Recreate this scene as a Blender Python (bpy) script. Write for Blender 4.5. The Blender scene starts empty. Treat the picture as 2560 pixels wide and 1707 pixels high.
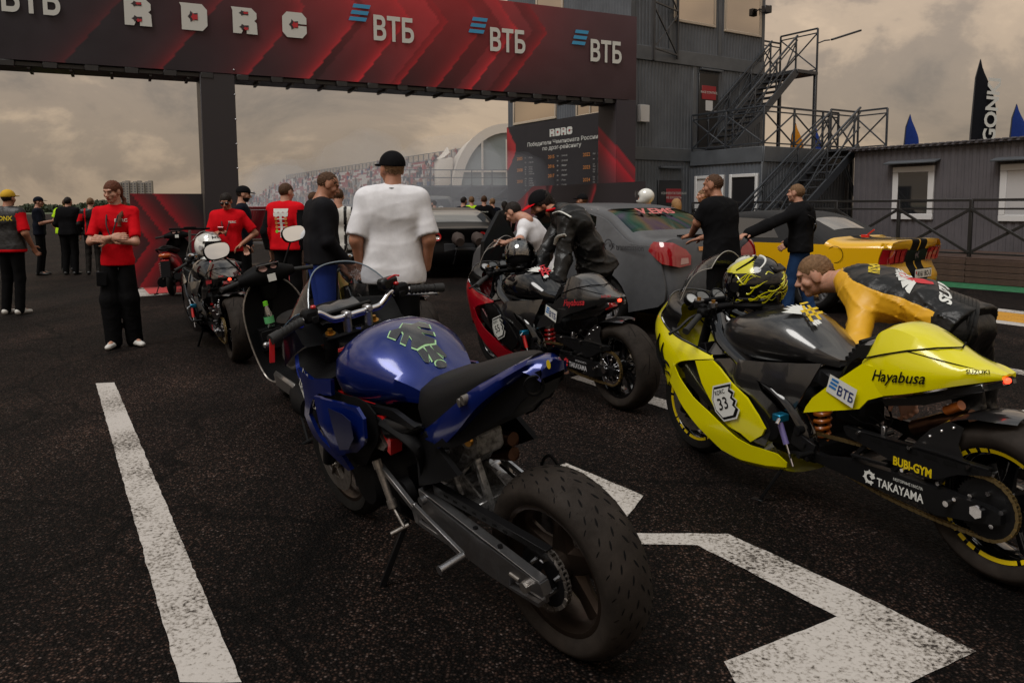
import bpy,bmesh,math,random
import numpy as np
from mathutils import Vector,Matrix,Euler,noise as mnoise
from mathutils.geometry import delaunay_2d_cdt
from mathutils.bvhtree import BVHTree
random.seed(7)
SC = bpy.context.scene
COL = SC.collection
PI = math.pi
rad = math.radians

# ------------------------------------------------------------------ camera
F = 1950.0;EYE = 1.45;PITCH = rad(5.5);ROLL = 0.0057
PX,PY = 1280.0,518+F*math.tan(PITCH)          # principal point in photograph pixels (2560 x 1707)
FWD = np.array([0,math.cos(PITCH),-math.sin(PITCH)]);UPV = np.array([0,math.sin(PITCH),math.cos(PITCH)]);RGT = np.array([1.0,0,0])
CAM0 = np.array([0,0,EYE])
cam_d = bpy.data.cameras.new('camera');cam = bpy.data.objects.new('camera',cam_d);COL.objects.link(cam)
_c,_s = math.cos(ROLL),math.sin(ROLL)
_r = RGT*_c-UPV*_s;_u = RGT*_s+UPV*_c
cam.matrix_world = Matrix(((_r[0],_u[0],-FWD[0],0),(_r[1],_u[1],-FWD[1],0),(_r[2],_u[2],-FWD[2],EYE),(0,0,0,1)))
cam_d.sensor_fit = 'HORIZONTAL';cam_d.sensor_width = 36;cam_d.lens = F/2560*36
cam_d.shift_y =-(853.5-PY)/2560
cam_d.clip_start = 0.05;cam_d.clip_end = 5000
SC.camera = cam

def pray(x,y):
 u = (x-PX)/F;v =-(y-PY)/F
 return FWD+RGT*(u*_c+v*_s)+UPV*(-u*_s+v*_c)
def G(x,y,z=0.0):
 """photograph pixel -> point on the horizontal plane z"""
 d = pray(x,y);return CAM0+d*((z-EYE)/d[2])
def AY(x,y,Y):
 """photograph pixel -> point at forward distance Y"""
 d = pray(x,y);return CAM0+d*(Y/d[1])
def GP(x,y,p0,n):
 """photograph pixel -> point on the plane through p0 with normal n"""
 d = pray(x,y);n = np.array(n,float);return CAM0+d*(((np.array(p0,float)-CAM0) @ n)/(d @ n))

# ------------------------------------------------------------------ world, sun, exposure
CLOUD_SEED = 11.7
SUN_EL,SUN_AZ = 58,222            # soft high sun behind thin cloud, behind the camera to the left
world = bpy.data.worlds.new('World');SC.world = world;world.use_nodes = True
wt = world.node_tree;wn = wt.nodes;wl = wt.links
for n_ in list(wn):wn.remove(n_)
def wnode(t,**k):
 n_ = wn.new(t)
 for a,b in k.items():setattr(n_,a,b)
 return n_
w_out = wnode('ShaderNodeOutputWorld');w_bg = wnode('ShaderNodeBackground');wl.new(w_bg.outputs[0],w_out.inputs[0])
w_sky = wnode('ShaderNodeTexSky',sky_type='NISHITA',sun_disc=False,sun_elevation=rad(SUN_EL),sun_rotation=rad(SUN_AZ),altitude=150,air_density=1.4,dust_density=3.5)
w_tc = wnode('ShaderNodeTexCoord');w_sep = wnode('ShaderNodeSeparateXYZ');wl.new(w_tc.outputs['Generated'],w_sep.inputs[0])
def wmath(op,a,b=None,clamp=False):
 n_ = wnode('ShaderNodeMath',operation=op,use_clamp=clamp)
 for i,q in enumerate((a,b)):
  if q is None:continue
  if isinstance(q,(int,float)):n_.inputs[i].default_value = q
  else:wl.new(q,n_.inputs[i])
 return n_.outputs[0]
w_map = wnode('ShaderNodeMapping');w_map.inputs['Scale'].default_value = (1.0,1.0,2.1);w_map.inputs['Location'].default_value = (CLOUD_SEED,0,0);wl.new(w_tc.outputs['Generated'],w_map.inputs[0]);w_cmb = w_map
w_n1 = wnode('ShaderNodeTexNoise');w_n1.inputs['Scale'].default_value = 3.4;w_n1.inputs['Detail'].default_value = 11;w_n1.inputs['Roughness'].default_value = 0.60;w_n1.inputs['Distortion'].default_value = 0.45
w_n2 = wnode('ShaderNodeTexNoise');w_n2.inputs['Scale'].default_value = 1.1;w_n2.inputs['Detail'].default_value = 3
wl.new(w_cmb.outputs[0],w_n1.inputs['Vector']);wl.new(w_cmb.outputs[0],w_n2.inputs['Vector'])
w_mix = wmath('ADD',wmath('MULTIPLY',w_n1.outputs[0],0.7),wmath('MULTIPLY',w_n2.outputs[0],0.3))
w_rmp = wnode('ShaderNodeValToRGB');wl.new(w_mix,w_rmp.inputs[0])
cr = w_rmp.color_ramp;cr.interpolation = 'EASE'
cr.elements[0].position = 0.34;cr.elements[0].color = (0.60,0.445,0.30,1)
cr.elements[1].position = 0.66;cr.elements[1].color = (0.17,0.138,0.112,1)
e_ = cr.elements.new(0.47);e_.color = (0.42,0.315,0.22,1)
e_ = cr.elements.new(0.54);e_.color = (0.275,0.212,0.158,1)
# an overcast sky is about three times brighter overhead than at the horizon, and greyer there
w_zen = wnode('ShaderNodeMixRGB',blend_type='MULTIPLY');w_zen.inputs[0].default_value = 1.0
w_gr = wnode('ShaderNodeValToRGB');wl.new(w_sep.outputs['Z'],w_gr.inputs[0])
gr = w_gr.color_ramp
gr.elements[0].position = 0.0;gr.elements[0].color = (0.66,0.68,0.70,1)
gr.elements[1].position = 1.0;gr.elements[1].color = (1.45,1.95,2.7,1)
e_ = gr.elements.new(0.10);e_.color = (0.92,0.92,0.92,1)
e_ = gr.elements.new(0.30);e_.color = (1.15,1.17,1.2,1)
wl.new(w_rmp.outputs[0],w_zen.inputs[1]);wl.new(w_gr.outputs[0],w_zen.inputs[2])
w_sk = wnode('ShaderNodeMixRGB',blend_type='MULTIPLY');w_sk.inputs[0].default_value = 1.0;w_sk.inputs[2].default_value = (0.10,0.10,0.10,1)
wl.new(w_sky.outputs[0],w_sk.inputs[1])
w_cov = wnode('ShaderNodeMixRGB');w_cov.inputs[0].default_value = 0.93          # thin cover: a little clear sky comes through
wl.new(w_sk.outputs[0],w_cov.inputs[1]);wl.new(w_zen.outputs[0],w_cov.inputs[2])
wl.new(w_cov.outputs[0],w_bg.inputs[0]);w_bg.inputs[1].default_value = 1.0

sun_d = bpy.data.lights.new('sun','SUN');sun = bpy.data.objects.new('sun',sun_d);COL.objects.link(sun)
sun_d.energy = 1.5;sun_d.angle = rad(28);sun_d.color = (1.0,0.97,0.93)
sd = Vector((math.sin(rad(SUN_AZ))*math.cos(rad(SUN_EL)),math.cos(rad(SUN_AZ))*math.cos(rad(SUN_EL)),math.sin(rad(SUN_EL))))
sun.rotation_euler = sd.to_track_quat('Z','Y').to_euler();sun.location = (0,0,30)
SC.view_settings.view_transform = 'Standard';SC.view_settings.look = 'None';SC.view_settings.exposure = 0.35;SC.view_settings.gamma = 1.0
SC.view_settings.use_curve_mapping = False
SC.render.engine = 'CYCLES'
SC.cycles.use_denoising = True;SC.cycles.max_bounces = 6;SC.cycles.diffuse_bounces = 2;SC.cycles.glossy_bounces = 3;SC.cycles.transmission_bounces = 4;SC.cycles.transparent_max_bounces = 12
SC.cycles.volume_bounces = 1;SC.cycles.volume_step_rate = 2.0;SC.cycles.volume_max_steps = 64
SC.cycles.caustics_reflective = False;SC.cycles.caustics_refractive = False;SC.cycles.sample_clamp_indirect = 6

# ------------------------------------------------------------------ materials
MATS = {}
def rgb(h):
 h = h.lstrip('#');c = [int(h[i:i+2],16)/255 for i in (0,2,4)]
 return tuple(x/12.92 if x <= 0.04045 else ((x+0.055)/1.055) ** 2.4 for x in c)
def mat(name,col=(0.5,0.5,0.5),rough=0.5,metal=0.0,coat=0.0,spec=0.5,bump=0.0,bscale=40,var=0.0,vscale=6,emit=None,estr=0.0,sheen=0.0,bdist=0.01,bstretch=None,alpha=None,trans=0.0,dirt=None):
 if name in MATS:return MATS[name]
 if isinstance(col,str):col = rgb(col)
 m = bpy.data.materials.new(name);m.use_nodes = True;MATS[name] = m
 t = m.node_tree;b = t.nodes['Principled BSDF'];L = t.links
 b.inputs['Base Color'].default_value = (*col,1);b.inputs['Roughness'].default_value = rough;b.inputs['Metallic'].default_value = metal
 b.inputs['Coat Weight'].default_value = coat;b.inputs['Coat Roughness'].default_value = 0.04;b.inputs['Specular IOR Level'].default_value = spec
 b.inputs['Sheen Weight'].default_value = sheen;b.inputs['Transmission Weight'].default_value = trans
 if emit:b.inputs['Emission Color'].default_value = (*emit,1);b.inputs['Emission Strength'].default_value = estr
 if alpha is not None:b.inputs['Alpha'].default_value = alpha
 tc = None
 if bump or var or dirt:
  tc = t.nodes.new('ShaderNodeTexCoord')
 if bump:
  n = t.nodes.new('ShaderNodeTexNoise');n.inputs['Scale'].default_value = bscale;n.inputs['Detail'].default_value = 4
  src = tc.outputs['Object']
  if bstretch:
   mp = t.nodes.new('ShaderNodeMapping');mp.inputs['Scale'].default_value = bstretch;L.new(src,mp.inputs[0]);src = mp.outputs[0]
  L.new(src,n.inputs['Vector'])
  bp = t.nodes.new('ShaderNodeBump');bp.inputs['Strength'].default_value = bump;bp.inputs['Distance'].default_value = bdist
  L.new(n.outputs[0],bp.inputs['Height']);L.new(bp.outputs[0],b.inputs['Normal'])
 if var:
  n = t.nodes.new('ShaderNodeTexNoise');n.inputs['Scale'].default_value = vscale;n.inputs['Detail'].default_value = 5;n.inputs['Roughness'].default_value = 0.65
  L.new(tc.outputs['Object'],n.inputs['Vector'])
  mr = t.nodes.new('ShaderNodeMapRange');mr.inputs[1].default_value = 0.3;mr.inputs[2].default_value = 0.7;mr.inputs[3].default_value = 1-var;mr.inputs[4].default_value = 1+var
  L.new(n.outputs[0],mr.inputs[0])
  mx = t.nodes.new('ShaderNodeMixRGB');mx.blend_type = 'MULTIPLY';mx.inputs[0].default_value = 1;mx.inputs[1].default_value = (*col,1)
  L.new(mr.outputs[0],mx.inputs[2]);L.new(mx.outputs[0],b.inputs['Base Color'])
  mr2 = t.nodes.new('ShaderNodeMapRange');mr2.inputs[1].default_value = 0.3;mr2.inputs[2].default_value = 0.7;mr2.inputs[3].default_value = min(1,rough*(1+var*0.8));mr2.inputs[4].default_value = rough*(1-var*0.5)
  L.new(n.outputs[0],mr2.inputs[0]);L.new(mr2.outputs[0],b.inputs['Roughness'])
 return m
def vcol_mat(name,rough=0.6,spec=0.4,bump=0.0,bscale=20,emit=0):
 if name in MATS:return MATS[name]
 m = mat(name,(0.5,0.5,0.5),rough,spec=spec,bump=bump,bscale=bscale)
 a = m.node_tree.nodes.new('ShaderNodeVertexColor');a.layer_name = 'Col'
 m.node_tree.links.new(a.outputs[0],m.node_tree.nodes['Principled BSDF'].inputs['Base Color'])
 return m
def glass_mat(name,tint=(0.9,0.95,1.0),clear=0.75,rough=0.02):
 if name in MATS:return MATS[name]
 m = bpy.data.materials.new(name);m.use_nodes = True;MATS[name] = m
 t = m.node_tree;t.nodes.clear();o = t.nodes.new('ShaderNodeOutputMaterial')
 tr = t.nodes.new('ShaderNodeBsdfTransparent');tr.inputs[0].default_value = (*tint,1)
 gl = t.nodes.new('ShaderNodeBsdfGlossy');gl.inputs['Roughness'].default_value = rough
 lw = t.nodes.new('ShaderNodeLayerWeight');lw.inputs[0].default_value = 0.5;pw = t.nodes.new('ShaderNodeMath');pw.operation = 'POWER';pw.inputs[1].default_value = 4.5;t.links.new(lw.outputs['Facing'],pw.inputs[0]);fr = t.nodes.new('ShaderNodeMath');fr.operation = 'MULTIPLY_ADD';fr.inputs[1].default_value = 0.85;fr.inputs[2].default_value = 0.03;t.links.new(pw.outputs[0],fr.inputs[0])
 ad = t.nodes.new('ShaderNodeMath');ad.operation = 'ADD';ad.use_clamp = True;ad.inputs[1].default_value = 1-clear
 mx = t.nodes.new('ShaderNodeMixShader')
 t.links.new(fr.outputs[0],ad.inputs[0]);t.links.new(ad.outputs[0],mx.inputs[0]);t.links.new(tr.outputs[0],mx.inputs[1]);t.links.new(gl.outputs[0],mx.inputs[2]);t.links.new(mx.outputs[0],o.inputs[0])
 return m
# ------------------------------------------------------------------ mesh building
def V3(*a):return np.array(a,float)
class MB:
 """collects geometry (with a material slot per face) and links it as one mesh object"""
 def __init__(s):s.v = [];s.f = [];s.m = [];s.n = 0;s.mir = False;s.oth = False
 def add(s,v,f,m=0,X=None):
  v = np.asarray(v,float).reshape(-1,3)
  if X is not None:
   X = np.array(X);v = v @ X[:3,:3].T+X[:3,3]
  s.v.append(v);b = s.n;s.oth = True
  s.f.extend([tuple(i+b for i in q) for q in f]);s.m.extend(([m]*len(f)) if isinstance(m,int) else list(m));s.n += len(v)
  return s
 def box(s,c,size,m=0,R=None,b=None):
  """box with chamfered edges; c centre, size full extents"""
  h = np.array(size,float)/2;b = min(h)*0.22 if b is None else min(b,min(h)*0.9)
  vs = [];idx = {}
  for sx in (-1,1):
   for sy in (-1,1):
    for sz in (-1,1):
     for ax in range(3):
      p = np.array([sx,sy,sz])*h
      for k in range(3):
       if k != ax:p[k] -= (sx,sy,sz)[k]*b
      idx[(sx,sy,sz,ax)] = len(vs);vs.append(p)
  fs = []
  for ax in range(3):
   o1,o2 = [k for k in range(3) if k != ax]
   for sg in (-1,1):
    q = []
    for a1,a2 in ((-1,-1),(1,-1),(1,1),(-1,1)):
     t = [0,0,0];t[ax] = sg;t[o1] = a1;t[o2] = a2;q.append(idx[(*t,ax)])
    flip = (sg > 0) == (ax == 1)
    fs.append(q[::-1] if flip else q)
  for ax in range(3):            # edge chamfers
   o1,o2 = [k for k in range(3) if k != ax]
   for a1 in (-1,1):
    for a2 in (-1,1):
     t0 = [0,0,0];t0[o1] = a1;t0[o2] = a2;t1 = t0[:];t0[ax] =-1;t1[ax] = 1
     q = [idx[(*t0,o1)],idx[(*t1,o1)],idx[(*t1,o2)],idx[(*t0,o2)]]
     fs.append(q)
  for sx in (-1,1):
   for sy in (-1,1):
    for sz in (-1,1):
     fs.append([idx[(sx,sy,sz,0)],idx[(sx,sy,sz,1)],idx[(sx,sy,sz,2)]])
  v = np.array(vs)
  if R is not None:v = v @ np.array(R)[:3,:3].T
  return s.add(v+np.array(c,float),fs,m)
 def bar(s,a,b,w,h=None,m=0,up=(0,0,1),bev=None):
  """rectangular bar from a to b"""
  a = np.array(a,float);b = np.array(b,float);h = w if h is None else h
  d = b-a;L = np.linalg.norm(d);d /= L;up = np.array(up,float)
  if abs(d @ up) > 0.98:up = np.array([1.0,0,0])
  y = np.cross(up,d);y /= np.linalg.norm(y);z = np.cross(d,y)
  return s.box((a+b)/2,(L,w,h),m,np.stack([d,y,z],1),bev)
 def tube(s,pts,r,n=10,m=0,closed=False,caps=True,flat=1.0):
  P = np.array(pts,float);k = len(P);r = np.broadcast_to(np.array(r,float),(k,))
  T = np.zeros_like(P);T[1:-1] = P[2:]-P[:-2];T[0] = P[1]-P[0];T[-1] = P[-1]-P[-2]
  if closed:T[0] = P[1]-P[-1];T[-1] = P[0]-P[-2]
  T /= np.maximum(np.linalg.norm(T,axis=1),1e-9)[:,None]
  u = np.array([0,0,1.0]) if abs(T[0][2]) < 0.9 else np.array([1.0,0,0])
  vs = []
  a = np.linspace(0,2*PI,n,endpoint=False)
  for i in range(k):
   u = u-T[i]*(u @ T[i]);u /= np.linalg.norm(u);w = np.cross(T[i],u)
   vs.append(P[i]+r[i]*(np.cos(a)[:,None]*u*flat+np.sin(a)[:,None]*w))
  v = np.concatenate(vs);fs = []
  for i in range(k if closed else k-1):
   j = (i+1) % k
   for q in range(n):
    q2 = (q+1) % n;fs.append((i*n+q,i*n+q2,j*n+q2,j*n+q))
  if caps and not closed:fs += [tuple(range(n))[::-1],tuple((k-1)*n+q for q in range(n))]
  return s.add(v,fs,m)
 def cyl(s,a,b,r,r2=None,n=16,m=0):return s.tube([a,b],[r,r if r2 is None else r2],n,m)
 def lathe(s,prof,c=(0,0,0),axis=(0,1,0),n=32,m=0,a0=0,a1=2*PI,ref=None):
  """prof: (radius, distance along the axis); m int or one per profile segment"""
  ax = np.array(axis,float);ax /= np.linalg.norm(ax)
  u = np.array([1.0,0,0]) if abs(ax[0]) < 0.9 else np.array([0,0,1.0])
  if ref is not None:u = np.array(ref,float)
  u = u-ax*(u @ ax);u /= np.linalg.norm(u);w = np.cross(ax,u)
  full = abs(a1-a0-2*PI) < 1e-6
  A = np.linspace(a0,a1,n,endpoint=not full);c = np.array(c,float);k = len(prof)
  v = np.array([c+ax*h+r*(math.cos(t)*u+math.sin(t)*w) for t in A for r,h in prof])
  fs = [];ms = []
  for i in range(n if full else n-1):
   j = (i+1) % n
   for q in range(k-1):
    fs.append((i*k+q,j*k+q,j*k+q+1,i*k+q+1));ms.append(m if isinstance(m,int) else m[q])
  return s.add(v,fs,ms)
 def ball(s,c,r,m=0,nu=16,nv=10,R=None):
  r = np.broadcast_to(np.array(r,float),(3,));vs = []
  for j in range(1,nv):
   t = PI*j/nv
   for i in range(nu):vs.append((math.sin(t)*math.cos(2*PI*i/nu),math.sin(t)*math.sin(2*PI*i/nu),math.cos(t)))
  vs += [(0,0,1),(0,0,-1)];v = np.array(vs)*r;fs = []
  for j in range(nv-2):
   for i in range(nu):fs.append((j*nu+i,(j+1)*nu+i,(j+1)*nu+(i+1) % nu,j*nu+(i+1) % nu))
  T_,B_ = len(vs)-2,len(vs)-1
  for i in range(nu):fs.append((T_,i,(i+1) % nu));fs.append((B_,(nv-2)*nu+(i+1) % nu,(nv-2)*nu+i))
  if R is not None:v = v @ np.array(R)[:3,:3].T
  return s.add(v+np.array(c,float),fs,m)
 def loft(s,rings,m=0,closed=True,caps=True,sub=1,flip=False):
  """rings: k rings of n points each; sub>1 interpolates smoothly between the rings"""
  Rg = np.array(rings,float)
  if sub > 1:Rg = crom(Rg,sub)
  k,n = Rg.shape[:2];fs = []
  for i in range(k-1):
   for q in range(n if closed else n-1):
    q2 = (q+1) % n;f = (i*n+q,i*n+q2,(i+1)*n+q2,(i+1)*n+q)
    fs.append(f[::-1] if flip else f)
  if caps and closed:
   fs += [tuple(range(n))[::-1] if not flip else tuple(range(n)),tuple((k-1)*n+q for q in range(n))[::(-1 if flip else 1)]]
  return s.add(Rg.reshape(-1,3),fs,m)
 def grid(s,P,m=0,flip=False):
  P = np.array(P,float);k,n = P.shape[:2]
  fs = [];ms = []
  for i in range(k-1):
   for q in range(n-1):
    f = (i*n+q,i*n+q+1,(i+1)*n+q+1,(i+1)*n+q);fs.append(f[::-1] if flip else f)
    if not isinstance(m,int):ms.append(m(i,q))
  return s.add(P.reshape(-1,3),fs,m if isinstance(m,int) else ms)
 def prism(s,poly,h,X=None,m=0,h0=0.0):
  """polygon in the local xy plane, extruded from h0 to h along z, moved by matrix X"""
  n = len(poly);v = [(x,y,h0) for x,y in poly]+[(x,y,h) for x,y in poly]
  if poly_area(poly) < 0:v = [(x,y,h0) for x,y in poly[::-1]]+[(x,y,h) for x,y in poly[::-1]]
  fs = [tuple(range(n))[::-1],tuple(range(n,2*n))]+[(i,(i+1) % n,n+(i+1) % n,n+i) for i in range(n)]
  return s.add(v,fs,m,X)
 def panel(s,poly,yf,thick=0.004,res=0.05,m=0,mirror=False,axes='xz',mf=None):
  """sheet cut to the outline poly in side view (x, z), bent so that y = yf(x, z), with real thickness"""
  pts,tris = cdt(poly,res)
  n = len(pts);ot = s.oth;s.mir = s.mir or mirror
  y = np.array([yf(a,b) for a,b in pts])
  for sg in ((1,-1) if mirror else (1,)):
   o = np.stack([pts[:,0],sg*y,pts[:,1]],1);i_ = o.copy();i_[:,1] -= sg*thick
   fr = [t if sg < 0 else t[::-1] for t in tris]
   # outline edges
   ed = {}
   for t in tris:
    for a,b in ((t[0],t[1]),(t[1],t[2]),(t[2],t[0])):
     ed[(a,b)] = 1
   rim = [(a,b) for (a,b) in ed if (b,a) not in ed]
   fs = list(fr)+[tuple(q+n for q in t[::-1]) for t in fr]
   for a,b in rim:fs.append((a,b,b+n,a+n) if sg > 0 else (b,a,a+n,b+n))
   ms = m
   if mf is not None:
    ms = [mf(*pts[list(t)].mean(0)) for t in tris];ms = ms+ms+[m]*len(rim)
   s.add(np.concatenate([o,i_]),fs,ms)
  s.oth = ot or not mirror;return s
 def build(s,name,mats,parent=None,smooth=40,X=None,fixn=True):
  v = np.concatenate(s.v) if s.v else np.zeros((0,3))
  if s.mir and not s.oth:          # mirrored sheets: the left and the right one are two objects
   res = []
   for sg in (1,-1):
    q = MB();k = [i for i,f in enumerate(s.f) if sg*v[f[0]][1] > 0];ids = sorted({j for i in k for j in s.f[i]});mp = {j:i for i,j in enumerate(ids)}
    q.add(v[ids],[tuple(mp[j] for j in s.f[i]) for i in k],[s.m[i] for i in k]);res.append(q.build(name,mats,parent,smooth,X,fixn))
   return res[0]
  me = bpy.data.meshes.new(name)
  if X is not None:
   X = np.array(X);v = v @ X[:3,:3].T+X[:3,3]
  used = np.zeros(len(v),bool)
  for f in s.f:used[list(f)] = True
  if not used.all():mp = np.cumsum(used)-1;s.f = [tuple(int(mp[i]) for i in f) for f in s.f];v = v[used]
  me.from_pydata(v.tolist(),[],s.f)
  if fixn and len(s.f) < 40000:
   bm = bmesh.new();bm.from_mesh(me);bmesh.ops.recalc_face_normals(bm,faces=bm.faces[:]);bm.to_mesh(me);bm.free()
  if not isinstance(mats,(list,tuple)):mats = [mats]
  for q in mats:me.materials.append(q)
  if len(mats) > 1:me.polygons.foreach_set('material_index',np.array(s.m,dtype=np.int32))
  if smooth:
   me.polygons.foreach_set('use_smooth',np.ones(len(me.polygons),dtype=bool))
   me.set_sharp_from_angle(angle=rad(smooth))
  me.update()
  o = bpy.data.objects.new(name,me);COL.objects.link(o)
  if parent is not None:o.parent = parent
  return o
def poly_area(p):
 return 0.5*sum(p[i][0]*p[(i+1) % len(p)][1]-p[(i+1) % len(p)][0]*p[i][1] for i in range(len(p)))
def cdt(poly,res):
 """triangulate a polygon with inner points about res apart; counter-clockwise triangles"""
 if poly_area(poly) < 0:poly = poly[::-1]
 P = []
 k = len(poly)
 for i in range(k):
  a = np.array(poly[i],float);b = np.array(poly[(i+1) % k],float);n = max(1,int(math.ceil(np.linalg.norm(b-a)/res)))
  for j in range(n):P.append(a+(b-a)*j/n)
 P = np.array(P);nb = len(P)
 lo,hi = P.min(0),P.max(0);ins = []
 xs = np.arange(lo[0]+res/2,hi[0],res);zs = np.arange(lo[1]+res/2,hi[1],res*0.87)
 for j,z in enumerate(zs):
  for x in xs:
   q = (x+(res/2 if j % 2 else 0),z)
   if in_poly(q,P) and np.min(np.hypot(P[:,0]-q[0],P[:,1]-q[1])) > res*0.55:ins.append(q)
 allp = [Vector(p) for p in P]+[Vector(p) for p in ins]
 vo,eo,fo,*_ = delaunay_2d_cdt(allp,[(i,(i+1) % nb) for i in range(nb)],[],1,1e-6)
 pts = np.array([(p.x,p.y) for p in vo]);tr = []
 for f in fo:
  a,b,c = (pts[q] for q in f)
  ar = (b[0]-a[0])*(c[1]-a[1])-(b[1]-a[1])*(c[0]-a[0])
  tr.append(tuple(f) if ar > 0 else tuple(f[::-1]))
 return pts,tr
def in_poly(q,P):
 x,y = q;r = False;n = len(P);j = n-1
 for i in range(n):
  if (P[i][1] > y) != (P[j][1] > y) and x < (P[j][0]-P[i][0])*(y-P[i][1])/(P[j][1]-P[i][1])+P[i][0]:r = not r
  j = i
 return r
def crom(A,sub):
 """Catmull-Rom interpolation along axis 0"""
 A = np.array(A,float);k = len(A);out = []
 for i in range(k-1):
  p0,p1,p2,p3 = A[max(i-1,0)],A[i],A[i+1],A[min(i+2,k-1)]
  if i == 0:p0 = 2*p1-p2
  if i+2 > k-1:p3 = 2*p2-p1
  for j in range(sub):
   t = j/sub
   out.append(0.5*((2*p1)+(-p0+p2)*t+(2*p0-5*p1+4*p2-p3)*t*t+(-p0+3*p1-3*p2+p3)*t ** 3))
 out.append(A[-1]);return np.array(out)
def curve(pts,sub=6):return crom(np.array(pts,float),sub)
def ccurve(poly,sub=4):
 """smooth closed outline through the points"""
 A = np.array(poly,float);A = np.concatenate([A[-2:],A,A[:3]]);n = len(poly)
 c = crom(A,sub);return [tuple(p) for p in c[2*sub:(2+n)*sub]]
def frameM(o,x,y,z=None):
 x = np.array(x,float);y = np.array(y,float);z = np.cross(x,y) if z is None else np.array(z,float)
 M = np.eye(4);M[:3,0] = x/np.linalg.norm(x);M[:3,1] = y/np.linalg.norm(y);M[:3,2] = z/np.linalg.norm(z);M[:3,3] = o;return M
def rotM(axis,ang):return np.array(Matrix.Rotation(ang,3,axis))

def props(o,label=None,cat=None,group=None,kind=None):
 if label:o['label'] = label
 if cat:o['category'] = cat
 if group:o['group'] = group
 if kind:o['kind'] = kind
 return o
def thing(name,label,cat,loc=(0,0,0),rotz=0.0,group=None,M=None):
 o = bpy.data.objects.new(name,None);COL.objects.link(o);o.empty_display_size = 0.2
 if M is not None:o.matrix_world = Matrix(M)
 else:o.location = loc;o.rotation_euler = (0,0,rotz)
 return props(o,label,cat,group)
_tc = {}
def text2d(s,size=1.0,bold=0.0,align='LEFT',shear=0.0,space=1.0):
 """outlines of a word as flat triangles: (vertices xy, faces)"""
 key = (s,bold,align,shear,space)
 if key not in _tc:
  c = bpy.data.curves.new('lettering','FONT');c.body = s;c.size = 1.0;c.offset = bold;c.align_x = align;c.align_y = 'BOTTOM_BASELINE';c.shear = shear;c.space_character = space
  c.resolution_u = 3
  o = bpy.data.objects.new('lettering',c);COL.objects.link(o)
  dg = bpy.context.evaluated_depsgraph_get();me = bpy.data.meshes.new_from_object(o.evaluated_get(dg))
  v = np.array([q.co[:] for q in me.vertices]).reshape(-1,3);f = [tuple(p.vertices) for p in me.polygons]
  bpy.data.objects.remove(o);bpy.data.curves.remove(c);bpy.data.meshes.remove(me);_tc[key] = (v,f)
 v,f = _tc[key];return v[:,:2]*size,f
def put_text(mb,s,X,size,m=0,bold=0.0,align='LEFT',shear=0.0,space=1.0,width=None,warp=None,off=0.0):
 v,f = text2d(s,size,bold,align,shear,space)
 if width is not None and len(v):v = v*np.array([width/(np.ptp(v[:,0])+1e-9),1])
 p = np.c_[v,np.full(len(v),off)]
 X = np.array(X);p = p @ X[:3,:3].T+X[:3,3]
 if warp is not None:p = warp(p)
 mb.add(p,f,m)
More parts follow.
